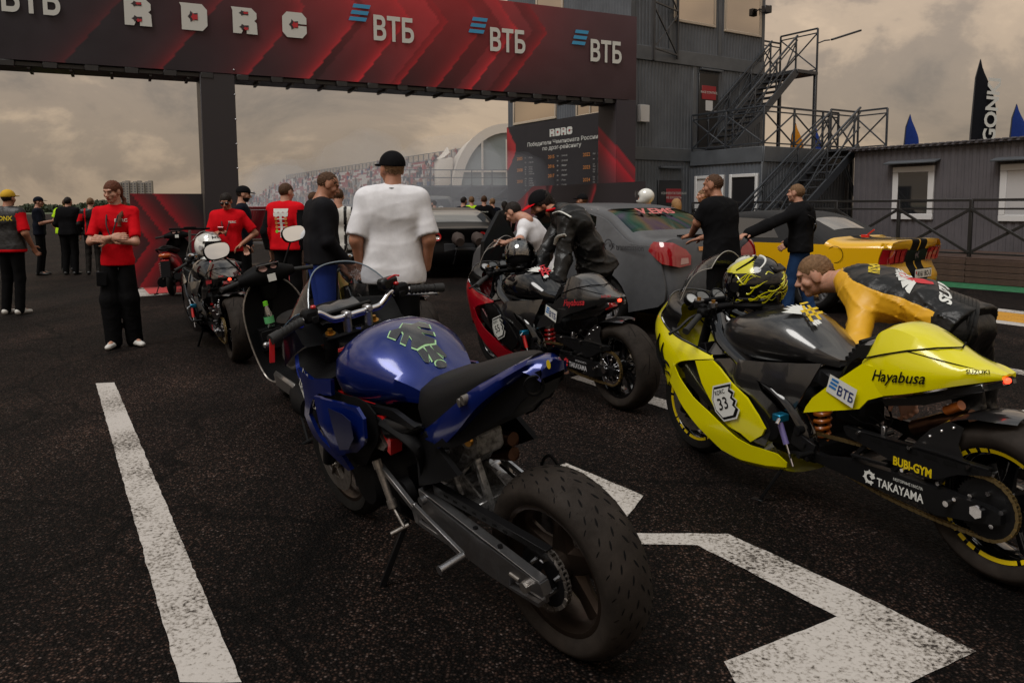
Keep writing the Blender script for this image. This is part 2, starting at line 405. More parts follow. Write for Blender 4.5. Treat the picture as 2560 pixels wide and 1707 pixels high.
# ------------------------------------------------------------------ ground
def asphalt_mat():
 m = bpy.data.materials.new('asphalt');m.use_nodes = True;MATS['asphalt'] = m
 t = m.node_tree;b = t.nodes['Principled BSDF'];L = t.links;N = t.nodes.new
 tc = N('ShaderNodeTexCoord')
 def noise(sc,det=4,ro=0.6,dist=0.0):
  n = N('ShaderNodeTexNoise');n.inputs['Scale'].default_value = sc;n.inputs['Detail'].default_value = det;n.inputs['Roughness'].default_value = ro;n.inputs['Distortion'].default_value = dist
  L.new(tc.outputs['Object'],n.inputs['Vector']);return n
 def ramp(src,els):
  r = N('ShaderNodeValToRGB');L.new(src,r.inputs[0]);c = r.color_ramp
  c.elements[0].position,c.elements[0].color = els[0][0],(*els[0][1],1);c.elements[1].position,c.elements[1].color = els[-1][0],(*els[-1][1],1)
  for p,q in els[1:-1]:c.elements.new(p).color = (*q,1)
  return r
 def mixc(bt,f,a,c):
  n = N('ShaderNodeMixRGB');n.blend_type = bt
  for i,q in enumerate((f,a,c)):
   if isinstance(q,(int,float)):n.inputs[i].default_value = q
   elif isinstance(q,tuple):n.inputs[i].default_value = (*q,1)
   else:L.new(q,n.inputs[i])
  return n.outputs[0]
 vo = N('ShaderNodeTexVoronoi');vo.inputs['Scale'].default_value = 92;vo.inputs['Randomness'].default_value = 1;L.new(tc.outputs['Object'],vo.inputs['Vector'])
 sepc = N('ShaderNodeSeparateColor');L.new(vo.outputs['Color'],sepc.inputs[0])
 stone = ramp(sepc.outputs[0],[(0.0,(0.008,0.0066,0.006)),(0.45,(0.014,0.011,0.0098)),(0.62,(0.030,0.0195,0.0155)),(0.84,(0.064,0.037,0.028)),(0.95,(0.10,0.066,0.053)),(1.0,(0.15,0.12,0.11))])
 edge = ramp(vo.outputs['Distance'],[(0.25,(1,1,1)),(0.62,(0.12,0.11,0.11))])
 c1 = mixc('MULTIPLY',1.0,stone.outputs[0],edge.outputs[0])
 pat = ramp(noise(0.55,6,0.62,0.4).outputs[0],[(0.34,(0.35,0.33,0.33)),(0.5,(0.75,0.73,0.72)),(0.66,(1.5,1.42,1.38))])
 c2 = mixc('MULTIPLY',1.0,c1,pat.outputs[0])
 # rubber streaks and dusty wear along the driving direction
 mp = N('ShaderNodeMapping');mp.inputs['Rotation'].default_value = (0,0,rad(-28));mp.inputs['Scale'].default_value = (1.6,0.16,1);L.new(tc.outputs['Object'],mp.inputs[0])
 st = N('ShaderNodeTexNoise');st.inputs['Scale'].default_value = 1.2;st.inputs['Detail'].default_value = 6;L.new(mp.outputs[0],st.inputs['Vector'])
 str_ = ramp(st.outputs[0],[(0.36,(0.35,0.35,0.35)),(0.50,(0.9,0.9,0.9)),(0.70,(1.5,1.45,1.4))])
 c3 = mixc('MULTIPLY',1.0,c2,str_.outputs[0])
 # cracks
 nd = noise(1.4,3);add = N('ShaderNodeMixRGB');add.blend_type = 'ADD';add.inputs[0].default_value = 0.55;L.new(tc.outputs['Object'],add.inputs[1]);L.new(nd.outputs['Color'],add.inputs[2])
 vc = N('ShaderNodeTexVoronoi');vc.feature = 'DISTANCE_TO_EDGE';vc.inputs['Scale'].default_value = 0.42;L.new(add.outputs[0],vc.inputs['Vector'])
 ck = ramp(vc.outputs['Distance'],[(0.0,(0.25,0.25,0.25)),(0.006,(0.35,0.34,0.33)),(0.012,(1.0,1.0,1.0))])
 c4 = mixc('MULTIPLY',1.0,c3,ck.outputs[0])
 L.new(c4,b.inputs['Base Color'])
 rr = N('ShaderNodeMapRange');rr.inputs[3].default_value = 0.62;rr.inputs[4].default_value = 0.9;L.new(sepc.outputs[1],rr.inputs[0]);L.new(rr.outputs[0],b.inputs['Roughness'])
 b.inputs['Specular IOR Level'].default_value = 0.09
 hm = mixc('ADD',0.25,edge.outputs[0],ck.outputs[0])
 bp = N('ShaderNodeBump');bp.inputs['Strength'].default_value = 0.9;bp.inputs['Distance'].default_value = 0.006;L.new(hm,bp.inputs['Height']);L.new(bp.outputs[0],b.inputs['Normal'])
 return m
def paint_mat(name,col,wear=0.5):
 """road paint, worn through to the asphalt in specks"""
 m = bpy.data.materials.new(name);m.use_nodes = True;MATS[name] = m
 t = m.node_tree;b = t.nodes['Principled BSDF'];L = t.links;N = t.nodes.new
 tc = N('ShaderNodeTexCoord')
 n1 = N('ShaderNodeTexNoise');n1.inputs['Scale'].default_value = 60;n1.inputs['Detail'].default_value = 8;n1.inputs['Roughness'].default_value = 0.72;L.new(tc.outputs['Object'],n1.inputs['Vector'])
 n2 = N('ShaderNodeTexNoise');n2.inputs['Scale'].default_value = 1.6;n2.inputs['Detail'].default_value = 5;L.new(tc.outputs['Object'],n2.inputs['Vector'])
 ad = N('ShaderNodeMath');ad.operation = 'MULTIPLY_ADD';ad.inputs[1].default_value = 0.55;L.new(n2.outputs[0],ad.inputs[0]);L.new(n1.outputs[0],ad.inputs[2])
 r = N('ShaderNodeValToRGB');L.new(ad.outputs[0],r.inputs[0]);c = r.color_ramp
 w = 0.60+wear*0.10
 c.elements[0].position = w;c.elements[0].color = (0.03,0.024,0.021,1);c.elements[1].position = w+0.16;c.elements[1].color = (*col,1)
 e = c.elements.new(w+0.06);e.color = (col[0]*0.55,col[1]*0.53,col[2]*0.5,1)
 L.new(r.outputs[0],b.inputs['Base Color']);b.inputs['Roughness'].default_value = 0.75;b.inputs['Specular IOR Level'].default_value = 0.25
 bp = N('ShaderNodeBump');bp.inputs['Strength'].default_value = 0.5;bp.inputs['Distance'].default_value = 0.004;L.new(n1.outputs[0],bp.inputs['Height']);L.new(bp.outputs[0],b.inputs['Normal'])
 return m
asphalt_mat();paint_mat('white_road_paint',(0.46,0.43,0.40),0.5);paint_mat('yellow_road_paint',(0.55,0.27,0.03),0.3)
mat('grass',(0.05,0.07,0.03),0.9,var=0.4,vscale=0.02)
mb = MB();mb.add([(-2500,-60,-0.02),(2500,-60,-0.02),(2500,3500,-0.02),(-2500,3500,-0.02)],[(0,1,2,3)])
props(mb.build('ground',MATS['grass'],smooth=0),kind='structure')
mb = MB();mb.add([(-160,-40,0),(120,-40,0),(120,420,0),(-160,420,0)],[(0,1,2,3)])
props(mb.build('pavement',MATS['asphalt'],smooth=0),kind='structure')

def sheet(name,px,m,z=0.004,world=None):
 """painted marking as a thin sheet; px photograph pixels on the ground"""
 P = [np.array(q) for q in ([G(*q)[:2] for q in px] if world is None else world)];Q = [];rj = random.Random(len(P)+1)
 for a,c in zip(P,P[1:]+P[:1]):          # slightly ragged painted edges
  n = max(1,int(np.linalg.norm(c-a)/0.05)) if np.linalg.norm(P[0]) < 9 else 1
  Q += [tuple(a+(c-a)*k/n+(np.array([rj.gauss(0,.0016),rj.gauss(0,.0016)]) if k else 0)) for k in range(n)]
 pts,tris = cdt(Q,0.35)
 b = MB();b.add(np.c_[pts,np.full(len(pts),z)],tris)
 return props(b.build(name,m,smooth=0),kind='structure')
D = 1/0.91875
def dp(*pts):return [(x*D,y*D) for x,y in pts]
WP = MATS['white_road_paint']
sheet('lane_line',dp((413,1568),(555,1568),(263,879),(220,881)),WP)
sheet('road_arrow',dp((1415,1225),(1672,1227),(1960,1358),(2242,1497),(1780,1720),(1663,1521),(1922,1417),(1602,1253),(1415,1250)),WP)
sheet('road_arrow',dp((1300,1064),(1478,1139),(1440,1188),(1240,1085)),WP)
sheet('lane_line',dp((1310,868),(1330,862),(1560,928),(1545,945)),WP)
sheet('lane_line',dp((1880,779),(1900,776),(2360,853),(2360,864)),WP)
sheet('lane_line',dp((2175,930),(2200,925),(2245,942),(2225,955)),WP)
sheet('road_arrow',dp((2308,950),(2360,940),(2360,958)),WP)
# coloured edge strip along the deck: white line, amber band, white line, green band
sp0 = G(2419,766)[:2];sp1 = G(2560,782)[:2];sdir = (sp1-sp0)/np.linalg.norm(sp1-sp0)
def band(name,pa,pb,m,z=0.004,t0=-6.5,t1=6):
 a = G(*pa)[:2];b_ = G(*pb)[:2]
 sheet(name,None,m,z,[tuple(a+sdir*t0),tuple(a+sdir*t1),tuple(b_+sdir*t1),tuple(b_+sdir*t0)])
band('lane_line',(2560,779),(2560,786),WP);band('edge_strip',(2560,786.5),(2560,808.5),MATS['yellow_road_paint']);band('lane_line',(2560,809),(2560,817),WP)
mat('green_matting',(0.012,0.12,0.045),0.95,bump=0.6,bscale=300,var=0.35,vscale=9)

# ------------------------------------------------------------------ gantry over the start line
GA = rad(26);gx = V3(math.cos(GA),math.sin(GA),0);gn = V3(math.sin(GA),-math.cos(GA),0)      # along the beam; towards the camera
gP = AY(551,400,14.6)
def gan(px,py):q = GP(px,py,gP,gn)-gP;return float(q @ gx),float(q[2]+gP[2])
GM = np.eye(4);GM[:3,0] = gx;GM[:3,1] =-gn;GM[:3,2] = (0,0,1);GM[:3,3] = (gP[0],gP[1],0)   # gantry frame: x along, y back, z up
gantry = thing('start_gantry','long banner beam in black and red on square wrapped pillars over the start line','gantry',M=GM)
u_l0,u_l1 = gan(508,400)[0],gan(595,400)[0];u_r0,u_r1 = gan(1541,350)[0],gan(1589,350)[0]
zb = gan(551,183)[1];zt = gan(1588,42)[1];u_end = gan(1591,150)[0] ;u_beg = gan(-420,150)[0]
GD = 0.78
def hash2(a):return (math.sin(a*127.1)*43758.5453) % 1.0
edges_u = [gan(x,y)[0] for x,y in ((160,163),(406,177),(620,186),(772,193),(896,198),(996,205),(1092,211),(1178,216),(1258,222))]
def beam_print(u,v):
 """printed picture of the banner (base colours): dark cloth, red chevrons pointing right"""
 s = u+1.0*(abs(v-0.70)-0.70)*1.55
 uc = (edges_u[4]+edges_u[8])/2
 wide = 2.9 if u < uc else 2.2
 env = math.exp(-((u-uc)/wide) ** 2)*(0.05+0.95*v ** 1.2)
 dark = np.array([0.022,0.018,0.024]);red = np.array([0.62,0.05,0.06]);dusk = np.array([0.085,0.045,0.055])
 right = min(1,max(0,(u-edges_u[7])/2.0))
 base = dark*(1-right)+dusk*(0.45+0.55*v)*right
 c = base+(red-base)*min(1,env*0.9)
 for k,e in enumerate(edges_u):
  dlt = e-s
  if dlt >= 0:
   amp = (0.12,0.28,0.45,0.7,0.95,1.0,0.9,0.95,0.9)[k]
   g_ = amp*(0.75*math.exp(-dlt/0.10)*(0.5+0.5*(1-v))+0.34*math.exp(-dlt/0.32))
   g_ *= 1.0 if v < 0.75 else 0.75
   c = c+(np.array([0.75,0.035,0.05])-c)*min(1,g_)
 sh = 0.62 if (s > edges_u[3] and hash2(math.floor((s+50)/0.72)) > 0.62 and s < edges_u[8]) else 1.0
 return c*sh
def print_grid(o,X,w,h,fn,step,name,parent,m,wob=0.0):
 nx = max(2,int(w/step));nz = max(2,int(h/step));P = np.zeros((nz+1,nx+1,3));Cc = np.zeros((nz+1,nx+1,4));Cc[...,3] = 1
 for j in range(nz+1):
  for i in range(nx+1):
   x,z = o[0]+w*i/nx,h*j/nz
   y = wob*(mnoise.noise((x*1.3,z*1.1,3.1))+0.4*mnoise.noise((x*4.0,z*2.5,8.0)))
   P[j,i] = (x,y,o[1]+z);Cc[j,i,:3] = fn(x,z/h)
 b = MB();b.grid(P);ob = b.build(name,m,parent,60,X,fixn=False)
 ca = ob.data.color_attributes.new('Col','FLOAT_COLOR','POINT');ca.data.foreach_set('color',Cc.reshape(-1))
 return ob
PR = vcol_mat('printed_cloth',0.55,0.35,0.15,6)
print_grid((u_beg,zb),frameM((0,0,0),(1,0,0),(0,1,0)),u_end-u_beg,zt-zb,beam_print,0.04,'banner',gantry,PR,0.012)
mat('black_cloth',(0.018,0.017,0.02),0.6,bump=0.2,bscale=5)
mat('wrap_grey',(0.024,0.021,0.026),0.45,bump=0.25,bscale=3)
mat('black_steel',(0.02,0.02,0.022),0.45,bump=0.1,bscale=60)
mat('dark_steel',(0.035,0.037,0.042),0.4,bump=0.1,bscale=60,var=0.2,vscale=3)
b = MB();b.box(((u_beg+u_end)/2,GD/2+0.02,(zb+zt)/2+0.01),(u_end-u_beg-0.02,GD,zt-zb-0.06),0,b=0.02);b.build('beam_cover',MATS['black_cloth'],gantry)
b = MB();b.box(((u_beg+u_end)/2-0.1,GD/2,zb-0.05),(u_end-u_beg-0.3,GD*0.85,0.08),0)
for k in range(int((u_end-u_beg)/0.62)):
 x = u_beg+0.4+k*0.62;b.box((x,0.05,zb-0.055),(0.22,0.1,0.11),0);b.box((x+0.3,GD/2,zb-0.11),(0.05,GD*0.8,0.04),0)
b.build('beam_truss',MATS['black_steel'],gantry)
def pillar_print(lo):
 def fn(u,v):
  z = v*zb;c = np.array([0.04,0.034,0.042])*(0.75+0.35*v)
  t = (u-u_r0)/(u_r1-u_r0)
  s = lo(t)-abs(z-2.0)*0.95
  for off,a in ((0.0,1.0),(-0.3,0.75)):
   if s > off and s < off+1.2:c = c+(np.array([0.55,0.02,0.04])-c)*a*math.exp(-(s-off)/0.3)
  return c
 return fn
for nm,a0,a1,red_ in (('pillar',u_l0,u_l1,False),('pillar',u_r0,u_r1,True)):
 b = MB();b.box(((a0+a1)/2,GD/2+0.012,zb/2),(a1-a0-0.004,GD,zb-0.01),0,b=0.01)
 p = b.build(nm,MATS['wrap_grey'],gantry)
 if red_:
  print_grid((a0,0.0),frameM((0,0,0),(1,0,0),(0,1,0)),a1-a0,zb-0.01,pillar_print(lambda t:0.55-t*0.52),0.035,'pillar_wrap',p,PR)
  q = print_grid((a0,0.0),frameM((a0-0.005 ,a0*0+GD,0),(0,-1,0),(1,0,0),(0,0,1)),a1-a0,zb-0.01,pillar_print(lambda t:1.02-t*0.5),0.035,'pillar_wrap',p,PR)
  # the side print spans the pillar depth
  q.matrix_local = Matrix.Identity(4);me = q.data
  co = np.zeros(len(me.vertices)*3);me.vertices.foreach_get('co',co);co = co.reshape(-1,3)
  zz = co[:,2].copy();yy = co[:,1].copy();ylo,yhi = yy.min(),yy.max()
  co[:,1] = (yy-ylo)/(yhi-ylo)*GD;co[:,0] = a0-0.004;me.vertices.foreach_set('co',co.reshape(-1));me.update()
 else:
  b = MB()
  for k in range(9):b.ball((a1-0.012,-0.004,0.4+k*0.45),0.018,0,8,6)
  b.build('rivet',mat('zinc',(0.5,0.5,0.52),0.35,0.9),p)
# writing on the beam
mat('print_white',(0.62,0.63,0.60),0.6);mat('print_blue',(0.045,0.30,0.55),0.6);mat('print_red',(0.5,0.02,0.03),0.6);mat('print_dark',(0.03,0.022,0.028),0.6)
def onbeam(px,py,off=-0.016):
 u,z = gan(px,py);return (u,off,z)
GB = lambda o:frameM(o,(1,0,0),(0,0,1),(0,-1,0))
def vtb(cx,cy,parent,k=1.0):
 u,_,z = onbeam(cx,cy)
 b = MB();put_text(b,'ВТБ',GB((u,-0.034,z)),0.63*k,0,0.028,width=0.84*k);b.build('lettering',MATS['print_white'],parent,0)
 b = MB()
 for i in range(3):
  x0,z0 = u-0.47*k+0.04*i*k-0.0,z+0.32*k+0.125*i*k
  b.add([(x0,-0.034,z0),(x0+0.34*k,-0.034,z0),(x0+0.37*k,-0.034,z0+0.075*k),(x0+0.03*k,-0.034,z0+0.075*k)],[(0,1,2,3)])
 b.build('emblem',MATS['print_blue'],parent,0)
bn = gantry
for x,y in ((930,99),(1221,126),(1472,152),(0,26)):vtb(x,y,bn)
def rdrc_letters():
 R_ = [(0.0,1.0),(0.76,1.0),(0.95,0.82),(0.95,0.60),(0.86,0.52),(0.95,0.43),(0.97,0.0),(0.56,0.0),(0.56,0.27),(0.44,0.22),(0.40,0.08),(0.36,0.0),(0.05,0.0),(0.05,0.86)]
 D_ = [(0.0,1.0),(0.80,1.0),(0.98,0.80),(0.98,0.2),(0.80,0.0),(0.06,0.0),(0.06,0.86)]
 C_ = [(0.2,1.0),(0.8,1.0),(0.98,0.80),(0.98,0.55),(0.5,0.55),(0.5,0.48),(0.98,0.48),(0.98,0.2),(0.8,0.0),(0.2,0.0),(0.02,0.2),(0.02,0.8)]
 eye = [(0.28,0.5),(0.36,0.6),(0.38,0.72),(0.48,0.63),(0.64,0.66),(0.64,0.38),(0.48,0.38),(0.38,0.3),(0.36,0.42)]
 return R_,D_,C_,eye
RL,DL,CL,EYEP = rdrc_letters()
def rdrc(b,X,w,h,gap,m=(0,1,2)):
 """the four block letters with their notched red and black insides, side by side"""
 def poly(P,x0,mm,lift,fx=lambda x,y:(x,y)):
  pts,tr = cdt([fx(*p) for p in P],5);b.add(np.c_[x0+pts[:,0]*w,pts[:,1]*h,np.full(len(pts),lift)],tr,mm,X)
 for k,ch in enumerate('RDRC'):
  x0 = k*(w+gap);poly({'R':RL,'D':DL,'C':CL}[ch],x0,m[0],0)
  if ch == 'R':
   poly(EYEP,x0,m[1],0.004,lambda x,y:(x,0.53+y*0.5));poly(EYEP,x0,m[2],0.007,lambda x,y:(0.28+x*0.55,0.66+y*0.28))
   poly(EYEP,x0,m[1],0.004,lambda x,y:(x,y*0.55-0.03));poly(EYEP,x0,m[2],0.007,lambda x,y:(0.3+x*0.5,0.02+y*0.35))
  else:
   poly(EYEP,x0,m[1],0.004);poly(EYEP,x0,m[2],0.007,lambda x,y:(0.2+x*0.68,0.14+y*0.7))
for (px,py),ch in zip(((345,52),(485,64),(612,73),(736,83)),'RDRC'):
 u,z = gan(px,py);w_,h_ = (0.47,0.47);
 P = {'R':RL,'D':DL,'C':CL}[ch];b = MB()
 def poly(Pp,mm,lift,fx=lambda x,y:(x,y)):
  pts,tr = cdt([fx(*p) for p in Pp],5);b.add(np.c_[u-w_/2+pts[:,0]*w_,np.full(len(pts),-lift),z-h_/2+0.14+pts[:,1]*h_],tr,mm)
 if ch == 'R':
  poly(P,0,0.034);poly(EYEP,1,0.038,lambda x,y:(x,0.53+y*0.5));poly(EYEP,2,0.041,lambda x,y:(0.28+x*0.55,0.66+y*0.28))
  poly(EYEP,1,0.038,lambda x,y:(x,y*0.55-0.03));poly(EYEP,2,0.041,lambda x,y:(0.3+x*0.5,0.02+y*0.35))
 else:poly(P,0,0.034);poly(EYEP,1,0.038);poly(EYEP,2,0.041,lambda x,y:(0.2+x*0.68,0.14+y*0.7))
 b.build('letter',[MATS['print_white'],MATS['print_dark'],MATS['print_red']],gantry,0)

# banner wall to the left of the left pillar (dark cloth with red chevrons pointing left)
def wall_print(u,v):
 c = np.array([0.02,0.017,0.02]);s =-(u-u_l0)-abs(v-0.48)*1.15
 for e,a in ((0.25,0.9),(0.62,0.8),(0.95,0.9),(1.3,0.6)):
  dlt = s-e
  if dlt < 0 and dlt >-0.55:c = c+(np.array([0.42,0.012,0.025])-c)*a*math.exp(dlt/0.16)
 return c
wz = gan(420,484)[1];wu0 = gan(330,600)[0]
fence_b = thing('banner_wall','low black banner wall with red chevrons beside the left gantry pillar','banner wall',M=GM)
print_grid((wu0,0.03),frameM((0,0.18,0),(1,0,0),(0,1,0)),u_l0-wu0-0.02,wz-0.03,wall_print,0.03,'banner',fence_b,PR,0.02)
b = MB()
for x in (wu0+0.05,(wu0+u_l0)/2,u_l0-0.08):b.bar((x,0.24,0),(x,0.24,wz-0.02),0.05);b.bar((x,0.24,0.06),(x,1.0,0.03),0.05)
b.bar((wu0+0.02,0.24,wz-0.05),(u_l0-0.05,0.24,wz-0.05),0.05);b.build('frame',MATS['black_steel'],fence_b)
# red carpet with a white border in front of the wall
cq = [G(*p)[:2] for p in ((341,702),(346,742),(745,716),(760,690))]
mat('red_carpet',(0.50,0.012,0.015),0.95,bump=0.5,bscale=400,sheen=0.2)
sheet('carpet_border',None,WP,0.004,[tuple(q) for q in cq])
qa = [G(*p)[:2] for p in ((341,702),(373,736),(738,711),(752,690))]
b = MB();b.prism([tuple(q) for q in qa],0.014,None,0,0.0045);props(b.build('red_carpet',MATS['red_carpet'],smooth=0),kind='structure')
# ------------------------------------------------------------------ container tower, low block, cabin, deck
E1 = V3(0.839,0.545,0);E2 = V3(-0.545,0.839,0);BC = V3(6.06,18.9,0)
BMX = np.eye(4);BMX[:3,0] = E1;BMX[:3,1] = E2;BMX[:3,3] = BC            # building frame: x right-back, y left-back
def n5(x,y):return 1560+x/2.352,y/2.352
def n6(x,y):return 1560+x/2.352,380+y/2.352
def bface(px,py,axis,off):
 """pixel -> (distance along the wall, z); axis 'x': wall y=off, axis 'y': wall x=off, in the building frame"""
 if axis == 'x':q = GP(px,py,BC+E2*off,E2)-BC;return float(q @ E1),float(q[2])
 q = GP(px,py,BC+E1*off,E1)-BC;return float(q @ E2),float(q[2])
mat('container_grey',rgb('#575c63'),0.5,metal=0.0,var=0.22,vscale=1.2,bump=0.05,bscale=20)
MATS['container_grey'].node_tree.nodes['Principled BSDF']
mat('trim_grey',rgb('#53575c'),0.42,var=0.25,vscale=1.5)
mat('cabin_grey',rgb('#555256'),0.55,var=0.2,vscale=1.2)
mat('white_plastic',(0.62,0.62,0.62),0.35);mat('black_door',(0.012,0.012,0.014),0.35)
mat('rail_steel',rgb('#33373d'),0.4,var=0.2,vscale=2)
def window_glass(name,col,rough=0.04):
 return mat(name,col,rough,metal=0.0,coat=1.0,spec=1.0)
window_glass('window_dark',(0.015,0.016,0.018));mat('window_mirror',(0.62,0.55,0.47),0.06,metal=1.0)
mat('sill_beige',(0.50,0.42,0.33),0.5)
def corr(mb,a,b,z0,z1,off,m=0,pitch=0.115,dep=0.014,side=1):
 """ribbed sheet wall; a,b distance along the wall; off function mapping (s, d, z) -> point"""
 n = max(1,int(round((b-a)/pitch)));p = (b-a)/n;xs = []
 for i in range(n):xs += [(a+p*i,0),(a+p*(i+0.3),0),(a+p*(i+0.42),dep),(a+p*(i+0.88),dep)]
 xs.append((b,0));k = len(xs)
 v = [off(s,d,z0) for s,d in xs]+[off(s,d,z1) for s,d in xs]
 mb.add(v,[(i,i+1,k+i+1,k+i) for i in range(k-1)],m)
def fx(y0):return lambda s,d,z:(s,y0-d,z)            # wall facing -y
def fy(x0):return lambda s,d,z:(x0-d,s,z)            # wall facing -x
def fxb(y0):return lambda s,d,z:(s,y0+d,z)
def fyb(x0):return lambda s,d,z:(x0+d,s,z)
def wbox(mb,s0,s1,z0,z1,f,dep=0.05,m=0,d0=0.0,bev=0.008):
 p = np.array(f((s0+s1)/2,d0+dep/2,(z0+z1)/2));q = np.array(f(s1,d0+dep,z1))-np.array(f(s0,d0,z0))
 mb.box(p,np.abs(q),m,b=bev)
def window(parent,s0,s1,z0,z1,f,frame_m,glass_m,fw=0.07,name='window',mull=0):
 b = MB();d = 0.06
 wbox(b,s0,s1,z0,z0+fw,f,d);wbox(b,s0,s1,z1-fw,z1,f,d)
 wbox(b,s0,s0+fw,z0+fw,z1-fw,f,d-0.004);wbox(b,s1-fw,s1,z0+fw,z1-fw,f,d-0.004)
 for k in range(mull):
  c = s0+(s1-s0)*(k+1)/(mull+1);wbox(b,c-fw/2,c+fw/2,z0+fw,z1-fw,f,d-0.006)
 o = b.build(name,frame_m,parent)
 b = MB();wbox(b,s0+fw*0.8,s1-fw*0.8,z0+fw*0.8,z1-fw*0.8,f,0.012,0,0.022,0.001);b.build('pane',glass_m,o)
 return o
tower = thing('container_tower','three-storey tower of stacked dark grey ribbed containers with tinted windows','building',M=BMX)
TY = 2.4;TX0 = bface(1575,300,'x',TY)[0];TX1 = bface(*n5(822,200),'x',TY)[0];TDEP = 8.0
b = MB()
zl = [0.0,2.62,2.95,5.10,5.45,8.4]
b.box(((TX0+TX1)/2,(TY+TDEP)/2+0.03,4.2),(TX1-TX0-0.1,TDEP-TY-0.1,8.3),0,b=0.01)
for z0,z1 in ((0,2.62),(2.95,5.10),(5.45,8.4)):
 corr(b,TX0,TX1,z0,z1,fx(TY));corr(b,TY,TDEP,z0,z1,fy(TX0));corr(b,TY,TDEP,z0,z1,fyb(TX1))
b.build('wall',MATS['container_grey'],tower,30)
b = MB()
for z0,z1 in ((2.62,2.95),(5.10,5.45),(8.4,8.6)):
 wbox(b,TX0-0.03,TX1+0.03,z0,z1,fx(TY),0.05);wbox(b,TY-0.02,TDEP,z0,z1,fy(TX0),0.05);wbox(b,TY-0.02,TDEP,z0,z1,fyb(TX1),0.05)
for s in (TX0+0.06,TX1-0.06,bface(*n5(412,500),'x',TY)[0],bface(*n5(683,600),'x',TY)[0]):
 wbox(b,s-0.07,s+0.07,2.95,5.10,fx(TY),0.03)
for s in (TX0+0.06,TX1-0.06,bface(*n5(560,200),'x',TY)[0],bface(*n5(273,200),'x',TY)[0]):
 wbox(b,s-0.07,s+0.07,5.45,8.4,fx(TY),0.03)
b.build('trim',MATS['trim_grey'],tower)
for (x0,y0),(x1,y1) in ((n5(290,-60),n5(533,150)),(n5(585,-60),n5(800,210))):
 s0,za = bface(x0,y1-12,'x',TY);s1,zb_ = bface(x1,y1,'x',TY)
 window(tower,s0,s1,(za+zb_)/2-0.05,8.0,fx(TY),MATS['sill_beige'],MATS['window_mirror'])
# windows on the track side, second floor
def n4(x,y):return 860+x/2.8,y/2.8
for xa,xb,yb in ((1193,1493,845),(1632,1835,800)):
 s0,z0 = bface(*n4(xa,yb),'y',TX0);s1,z1 = bface(*n4(xb,yb),'y',TX0)
 window(tower,min(s0,s1),max(s0,s1),(z0+z1)/2-0.05,4.75,fy(TX0),MATS['sill_beige'],MATS['window_mirror'],mull=1 if xa > 1600 else 0)
window(tower,bface(*n4(1480,20),'y',TX0)[0]-0.4,bface(*n4(1480,20),'y',TX0)[0]+0.9,6.1,7.6,fy(TX0),MATS['sill_beige'],MATS['window_mirror'])
# doors
def door(parent,s0,s1,z0,z1,f,m,sign=None,frame=None,handle=True,lab=None):
 b = MB();wbox(b,s0,s1,z0,z1,f,0.05);d_ = b.build('door',m,parent)
 if frame:
  b = MB();w = 0.08
  wbox(b,s0-w,s0,z0,z1+w,f,0.08);wbox(b,s1,s1+w,z0,z1+w,f,0.08);wbox(b,s0,s1,z1,z1+w,f,0.08);b.build('frame',frame,d_)
 if handle:
  b = MB();hx = s1-0.1 if handle is True else s0+0.1
  b.tube([np.array(f(hx,0.05,z0+1.0)),np.array(f(hx,0.1,z0+1.0)),np.array(f(hx-0.1,0.1,z0+1.0))],0.012,8);b.build('handle',MATS['zinc'],d_)
 if sign:
  lines,c,zc = sign;b = MB();wbox(b,c-0.27,c+0.27,zc-0.18,zc+0.18,f,0.012,0,0.052)
  for i,tx in enumerate(lines):
   o = np.array(f(c,0.068,zc-0.02-0.11*i+0.055*(len(lines)-1)))
   put_text(b,tx,frameM(o,np.array(f(1,0,0))-np.array(f(0,0,0)),(0,0,1)),0.085,1,0.006,'CENTER')
  b.build('sign',[mat('sign_red',(0.30,0.012,0.02),0.4),MATS['print_white']],d_)
 return d_
s0,_ = bface(*n5(432,600),'x',TY);s1,_ = bface(*n5(545,600),'x',TY)
d2 = door(tower,s0,s1,2.97,4.95,fx(TY),MATS['black_door'],(('RACE CONTROL',),(s0+s1)/2,4.45))
b = MB();wbox(b,s0+0.25,s0+0.52,3.98,4.25,fx(TY),0.006,0,0.052);b.build('notice',MATS['white_plastic'],d2)
s0,_ = bface(*n5(196,1050),'x',TY);s1,_ = bface(*n5(332,1050),'x',TY)
door(tower,s0,s1,0.12,2.12,fx(TY),MATS['black_door'],(('КОММЕНТАТОРСКАЯ','НЕ ВХОДИТЬ'),(s0+s1)/2+0.12,1.72))
b = MB()
for (x0,x1),y in ((n5(205,0)[0:1]+n5(335,0)[0:1],2.42),(n5(435,0)[0:1]+n5(560,0)[0:1],5.02)):
 a,_ = bface(x0,300,'x',TY);c,_ = bface(x1,300,'x',TY);wbox(b,a,c,y,y+0.05,fx(TY),0.12)
b.build('canopy_strip',MATS['trim_grey'],tower)
b = MB();s,z = bface(1603,286,'x',TY);wbox(b,s-0.14,s+0.16,z-0.2,z+0.22,fx(TY),0.14);b.build('junction_box',MATS['white_plastic'],tower)
b = MB()      # corner mast lattice beside the gantry
s,_ = bface(1600,60,'x',TY);
for k in range(3):
 z = 5.3+k*1.1;b.bar((s,TY-0.5,z),(s+1.2,TY-0.1,z),0.04);b.bar((s,TY-0.5,z),(s+1.2,TY-0.1,z+1.0),0.035);b.bar((s,TY-0.5,z+1.0),(s+1.2,TY-0.1,z),0.035)
b.bar((s,TY-0.5,5.0),(s,TY-0.5,8.4),0.07);b.bar((s+1.2,TY-0.1,5.2),(s+1.2,TY-0.1,8.4),0.05);b.build('lattice',MATS['dark_steel'],tower)
